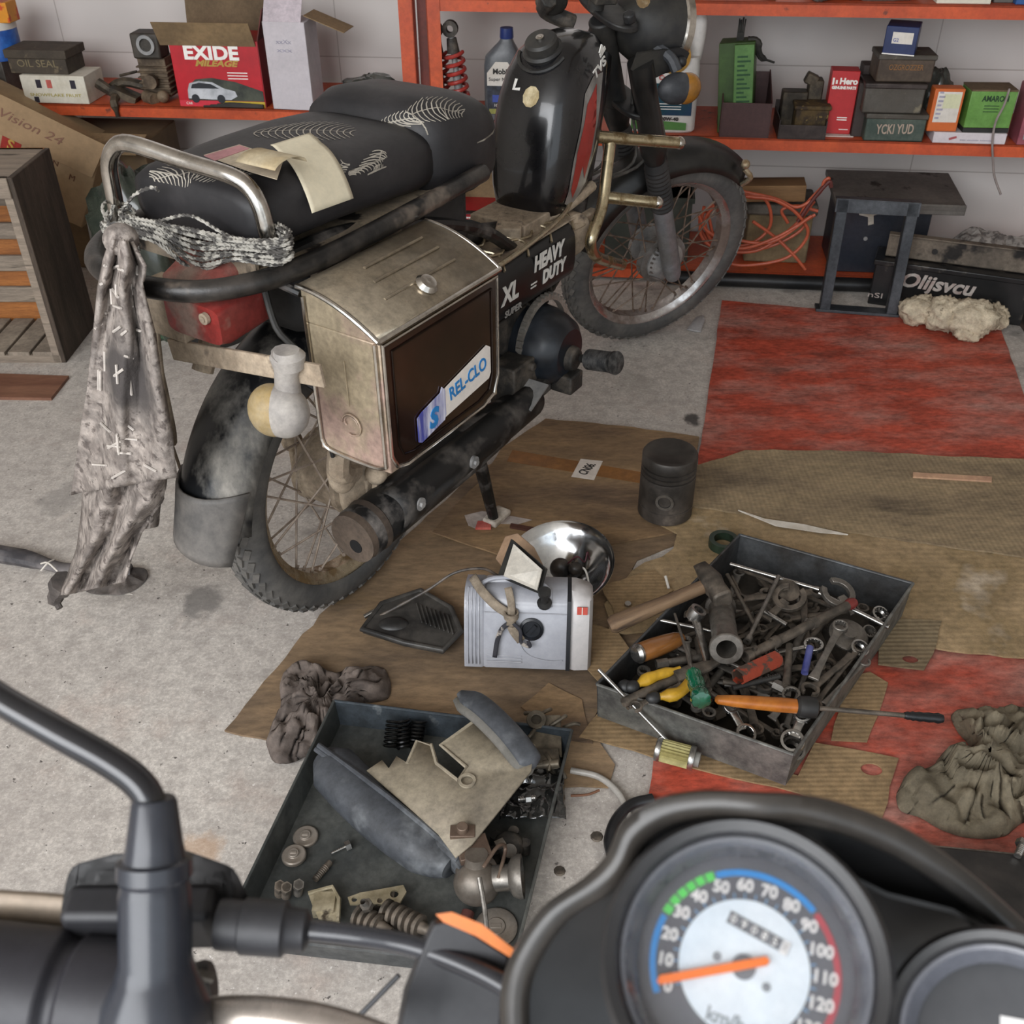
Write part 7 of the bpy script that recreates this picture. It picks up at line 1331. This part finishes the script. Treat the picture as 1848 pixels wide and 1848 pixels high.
# gauges: frame facing the camera, turned clockwise a little
def gframe(cx, cy, d, rot):
    c = q(cx, cy, d); n = (-ray(cx, cy)).normalized(); n = (n+up*.10).normalized(); y = (up-n*up.dot(n)).normalized(); x = y.cross(n)
    M = Matrix(((x.x, y.x, n.x, c.x), (x.y, y.y, n.y, c.y), (x.z, y.z, n.z, c.z), (0, 0, 0, 1))); return M @ Matrix.Rotation(radians(rot), 4, 'Z')
K = .40/FPX  # metres per picture pixel at the dial
GM = gframe(1342, 1742, .40, 0)
M_dialb = mat('dial_grey', '#55565c', '#5f6066', rough=.5); M_dialw = mat('dial_white', '#c3cfd9', '#cdd5dc', rough=.5, scale=20); M_dnum = mat('dial_number', '#d5d3d2', rough=.5)
hs_ = G().lathe([(0, -.030), (.040, -.030), (.0475, -.012), (.0545, .000), (.0555, .008), (.053, .0125), (.049, .011), (.046, .002), (.045, -.010), (0, -.0101)], n=64).done('speedometer_housing', M_fp, MC2, M=GM)
dial = G().lathe([(0, -.0095), (.0445, -.0095), (.0445, -.0088), (0, -.0088)], n=64).done('dial', M_dialb, MC2, M=GM); dial['label'] = 'speedometer dial face'
G().lathe([(.0435, -.004), (.0475, .004), (.0478, .0065), (.0458, .006), (.042, -.003)], n=64, cap=False, loop=True).done('inner_bezel', mat('bezel_grey', '#4d4f55', '#60626a', rough=.3, scale=10, coat=.4), hs_, M=GM)
G().lathe([(0, -.0087), (118*K, -.0087), (118*K, -.0082), (0, -.0082)], n=64).done('centre_disc', M_dialw, dial, M=GM)
def arcband(a0, a1, r0, r1, z, m, name):
    g = G(); n = 30; g.grid(lambda u, v: ((r0+(r1-r0)*v)*cos(radians(a0+(a1-a0)*u)), (r0+(r1-r0)*v)*sin(radians(a0+(a1-a0)*u)), z), n, 1); o = g.done(name, m, dial, M=GM); return o
ba = mat('band_blue', '#3180c2', rough=.4)
for a0, a1, m in ((200, 152, ba), (108, 40, ba), (38, -35, mat('band_red', '#a4464f', rough=.4))): arcband(a0, a1, 160*K, 172*K, -.0083, m, 'colour_band')
for k in range(6): arcband(150-7*k, 144.5-7*k, 158*K, 174*K, -.0083, mat('band_green', '#57c25c', rough=.4), 'colour_band')
for k in range(15):
    a = radians(198-18.2*k); s = str(10*k); p = (143*K*cos(a), 143*K*sin(a), -.0083)
    text(s, .0066, M_dnum, dial, GM @ T(*p) @ Matrix.Rotation(radians(-8), 4, 'Z'), depth=.0001, name='numeral', bold=.0002)
    b = radians(198-18.2*k); 
g = G()
for k in range(29): a = radians(198-9.1*k); g.box((124*K*cos(a), 124*K*sin(a), -.0084), (.0022, .0004, .0003), Matrix.Rotation(a, 3, 'Z'))
g.done('tick_marks', mat('tick_blue', '#6f9cc4'), dial, M=GM)
OM = GM @ Matrix.Rotation(radians(-24), 4, 'Z')
od = G().bx(-.0130, .0130, .0120, .0170, -.0083, -.0079).done('odometer', mat('odo_grey', '#8f9298'), dial, M=OM)
for k, ch in enumerate('09085'): G().bx(-.0126+.0044*k, -.0088+.0044*k, .0124, .0166, -.0079, -.0077).done('odometer_wheel', mat('odo_dark', '#4b4d52'), dial, M=OM); text(ch, .0046, M_dnum, dial, OM @ T(-.0107+.0044*k, .0144, -.0076), depth=.0001, name='numeral', bold=.0001)
G().bx(.0098, .0126, .0115, .0168, -.0079, -.0077).done('odometer_wheel', M_dnum, dial, M=OM); text('1', .0046, mat('odo_dark', '#4b4d52'), dial, OM @ T(.0112, .0143, -.0076), depth=.0001, name='numeral')
G().lathe([(0, -.0082), (22*K, -.0082), (22*K, -.0070), (0, -.0070)], n=28).done('hub', mat('hub_grey', '#6a6d73', rough=.5), dial, M=GM)
for x, y in ((-48, 14), (40, -30)): G().lathe([(0, 0), (8*K, 0), (8*K, .0004), (0, .0004)], (x*K, y*K, -.0082), n=16).done('dot', mat('dot_grey', '#85898f'), dial, M=GM)
g = G().prism([(-156*K, -5*K-31*K*1.1), (-150*K, -13*K-31*K), (42*K, 6*K), (47*K, 14*K), (40*K, 21*K), (-150*K, 3*K-31*K)], -.0066, -.0056); g.done('needle', mat('needle_orange', '#e0702a', rough=.4), dial, M=GM)
text('km/h', .0075, mat('ink_grey', '#8c9299'), dial, GM @ T(-.007, -.0195, -.0081) @ Matrix.Rotation(radians(-14), 4, 'Z'), depth=.0001, bold=.0002)
G().prism([(-.020, -.0240), (-.005, -.0215), (.004, -.0260), (.002, -.033), (-.022, -.033)], -.0079, -.0076).done('dial_badge', M_dialw, dial, M=GM)
gl = mat('gauge_glass', '#ffffff', rough=.02, trans=1, ior=1.3)
G().lathe([(0, .0035), (.030, .003), (.0462, .0015), (.0462, .0023), (.030, .0038), (0, .0043)], n=48).done('glass', gl, hs_, M=GM)
GM2 = gframe(1815, 1900, .40, 0)
h2 = G().lathe([(0, -.030), (.034, -.030), (.040, -.012), (.0445, .000), (.0455, .008), (.043, .0125), (.040, .011), (.037, .002), (.036, -.010), (0, -.0101)], n=64).done('fuel_gauge_housing', M_fp, MC2, M=GM2)
G().lathe([(.0345, -.004), (.0385, .004), (.0388, .0065), (.0368, .006), (.033, -.003)], n=64, cap=False, loop=True).done('inner_bezel', MC['bezel_grey'], h2, M=GM2)
d2 = G().lathe([(0, -.0095), (.0355, -.0095), (.0355, -.0088), (0, -.0088)], n=64).done('dial', mat('dial_dark', '#3c3d40', '#47484b', rough=.5), MC2, M=GM2)
G().bx(-.002, .012, .006, .014, -.0087, -.0082).done('fuel_mark', M_dnum, d2, M=GM2)
# fairing around the gauges
sil = [(905, 1990), (925, 1900), (925, 1800), (945, 1730), (1000, 1650), (1075, 1600), (1115, 1560), (1140, 1505), (1195, 1467), (1270, 1452), (1370, 1456), (1460, 1463), (1560, 1492), (1650, 1535), (1750, 1606), (1860, 1700), (1960, 1790), (2010, 1900)]
def dd(x): return .415+.03*abs(x-1400)/500
S0 = smooth_path([q(x, y, dd(x)) for x, y in sil], 5)
cen = q(1450, 1850, .42); dn = ray(1400, 1700).normalized()
def prof(p):
    r_ = (p-cen); r_.normalize(); o_ = r_; 
    return [p+o_*.000-dn*.004, p+o_*.005-dn*.001, p+o_*.0075+dn*.008, p+o_*.006+dn*.045, p+o_*.0+dn*.085, p-o_*.004+dn*.085, p-o_*.001+dn*.045, p-o_*.005+dn*.012, p-o_*.006+dn*.002, p-o_*.004-dn*.003]
G().loft([prof(p) for p in S0], cap=True).done('fairing_rim', M_fl, MC2, ang=60)
g = G(); n_ = len(S0); cN = q(1450, 1990, .44)
g.grid(lambda u, v: S0[int(round(u*(n_-1)))].lerp(cN, v*.97)+dn*(.010+.020*min(1, v*3)), n_-1, 8); g.done('gauge_panel', mat('panel_black', '#1a1a1b', '#29292a', rough=.4, scale=4), MC2, ang=60)
G().loft([[q(x, y, .425), q(x, y+9, .425), q(x, y+9, .45), q(x, y, .45)] for x, y in ((1500, 1560), (1600, 1610), (1720, 1640), (1860, 1730))]).done('panel_recess', mat('recess_black', '#0b0b0b', rough=.6), MC2)
# left indicator
ip = [(800, 1655), (835, 1665), (928, 1722), (915, 1800), (905, 2000), (700, 2000), (716, 1850), (728, 1785), (765, 1690), (780, 1660)]
g = G(); g.loft([[q(x, y, .50) for x, y in ip], [q(x+(820-x)*.1, y+(1800-y)*.06, .492) for x, y in ip]]); g.loft([[q(x, y, .50) for x, y in ip], [q(x+(820-x)*.15, y+(1800-y)*.12, .54) for x, y in ip]]); ind = g.done('turn_signal', M_fr, MC2, bev=.001)
ol = [(786, 1650), (815, 1646), (870, 1668), (926, 1712), (924, 1730), (860, 1690), (800, 1664)]
G().loft([[q(x, y, .490) for x, y in ol], [q(x, y, .53) for x, y in ol]]).done('amber_lens', mat('lens_orange', '#d2711f', rough=.3, coat=.4), ind)['label'] = 'orange lens edge'
# mirror stem and perch
D = .47
g = G().tube([q(-120, 1185, D+.02), q(0, 1262, D+.01), q(110, 1325, D), q(200, 1376, D), q(248, 1412, D), (q(272, 1450, D)), q(278, 1500, D)], .0072, 20, sm=6); st = g.done('mirror_stem', M_stem, MC2)
a, b_ = q(278, 1440, D), q(282, 1860, D); ax = (b_-a).normalized(); L = (b_-a).length; kk = D/FPX
pr = [(0, 0), (36*kk, .0), (40*kk, 8*kk), (50*kk, 85*kk), (55*kk, 108*kk), (66*kk, 112*kk), (67*kk, 140*kk), (60*kk, 150*kk), (64*kk, 168*kk), (64*kk, 290*kk), (72*kk, 320*kk), (95*kk, 370*kk), (105*kk, 460*kk), (0, 461*kk)]
G().lathe(pr, a, ax, 40).done('mirror_boot', mat('boot_slate', '#33363d', '#2b2d33', rough=.27, scale=5, grain=.08), MC2, ang=25)
# grip, switch housing, lever, cable
g = G().lathe([(0, 0), (.024, 0), (.031, .004), (.031, .03), (.028, .032), (.028, .036), (.032, .04), (.032, .09), (0, .091)], q(250, 1815, .505), (q(-120, 1775, .505)-q(250, 1815, .505)).normalized(), 32); g.done('switch_housing', mat('housing_dark', '#242328', '#313035', rough=.5, scale=8), MC2, bev=.001)
g = G().lathe([(0, 0)]+[x for k in range(12) for x in ((.0215, .002+.008*k), (.0205, .0075+.008*k))]+[(0, .1)], q(-160, 1770, .505), (q(-300, 1755, .505)-q(-160, 1770, .505)).normalized(), 28); g.done('grip', M_fr, MC2)
g = G().loft([ring(q(x, y, d), .012*s_, .012*s2, 18, 2.4, Matrix(((rt.x, up.x, 0), (rt.y, up.y, 0), (rt.z, up.z, 0)))) for x, y, d, s_, s2 in ((128, 1640, .52, .4, .5), (150, 1625, .52, .8, 1.6), (215, 1625, .52, 1, 2.0), (330, 1620, .52, 1, 2.0), (400, 1632, .52, .9, 1.7), (432, 1650, .52, .5, 1.0))]); g.done('lever_perch', mat('perch_black', '#1d1b1b', '#2a2625', rough=.5, scale=10), MC2)
G().box(q(260, 1655, .52), (.075, .02, .03)).done('perch_clamp', M_fr, MC2, bev=.004)
g = G().loft([ring(q(x, y, .53), .008, .010, 16, 3, Matrix(((rt.x*0, rt.x*0, 0), (0, 0, 0), (0, 0, 0))) if 0 else Matrix(((ray(x, y).normalized().x, up.x, 0), (ray(x, y).normalized().y, up.y, 0), (ray(x, y).normalized().z, up.z, 0)))) for x, y in ((-100, 1636), (0, 1640), (80, 1645), (140, 1650))]); g.done('clutch_lever', mat('lever_alloy', '#6f6458', '#857869', rough=.45, metal=.4, scale=6), MC2)
cb_ = q(395, 1668, .50); ce = q(560, 1680, .50); cx_ = (ce-cb_).normalized(); CL = (ce-cb_).length
G().lathe([(0, 0), (.0118, .0), (.0122, .004), (.0118, CL*.25), (.0132, CL*.27), (.0132, CL*.72), (.0118, CL*.74), (.0105, CL*.78), (.0098, CL*.95), (.006, CL), (0, CL+.0005)], cb_, cx_, 28).done('cable_boot', M_fr, MC2)
g = G().tube([q(545, 1678, .50), q(640, 1688, .50), q(740, 1706, .50), q(840, 1742, .49), q(930, 1790, .48), q(1010, 1850, .47), q(1100, 1940, .46)], .0052, 16, sm=6); g.done('clutch_cable', mat('cable_black', '#2b2c31', '#34353a', rough=.3, scale=10, coat=.3), MC2)
G().lathe([(0, 0), (.010, 0), (.0115, .003), (.0115, .02), (0, .021)], q(385, 1770, .54), (-.9, -.2, -.1), 24).done('bar_end', MC['perch_black'], MC2)
G().box(q(372, 1762, .53), (.008, .004, .004), Matrix.Rotation(.5, 3, 'Y')).done('bolt', M_steel, MC2)
g = G().tube([q(300, 1850, .49), q(420, 1836, .48), q(540, 1846, .47), q(640, 1872, .46), (q(760, 1920, .45))], .0098, 20, sm=5); g.done('handlebar', mat('bar_silver', '#b7aea6', '#a39a92', rough=.3, metal=.6, scale=8), MC2)
g = G().tube([q(640, 1842, .60), q(720, 1760, .60)], .0016, 8); g.done('brake_cable', M_fr, MC2)
G().sph(q(352, 1572, .55), (.006, .006, .008), 10).done('signal_tip', mat('tip_orange', '#a04a2c', rough=.4), MC2)
# seen only from other places: steering head of the near motorcycle
g = G().tube([q(1350, 1990, .47), q(1352, 2300, .60)], .03, 16).done('steering_column', M_fp, MC2)
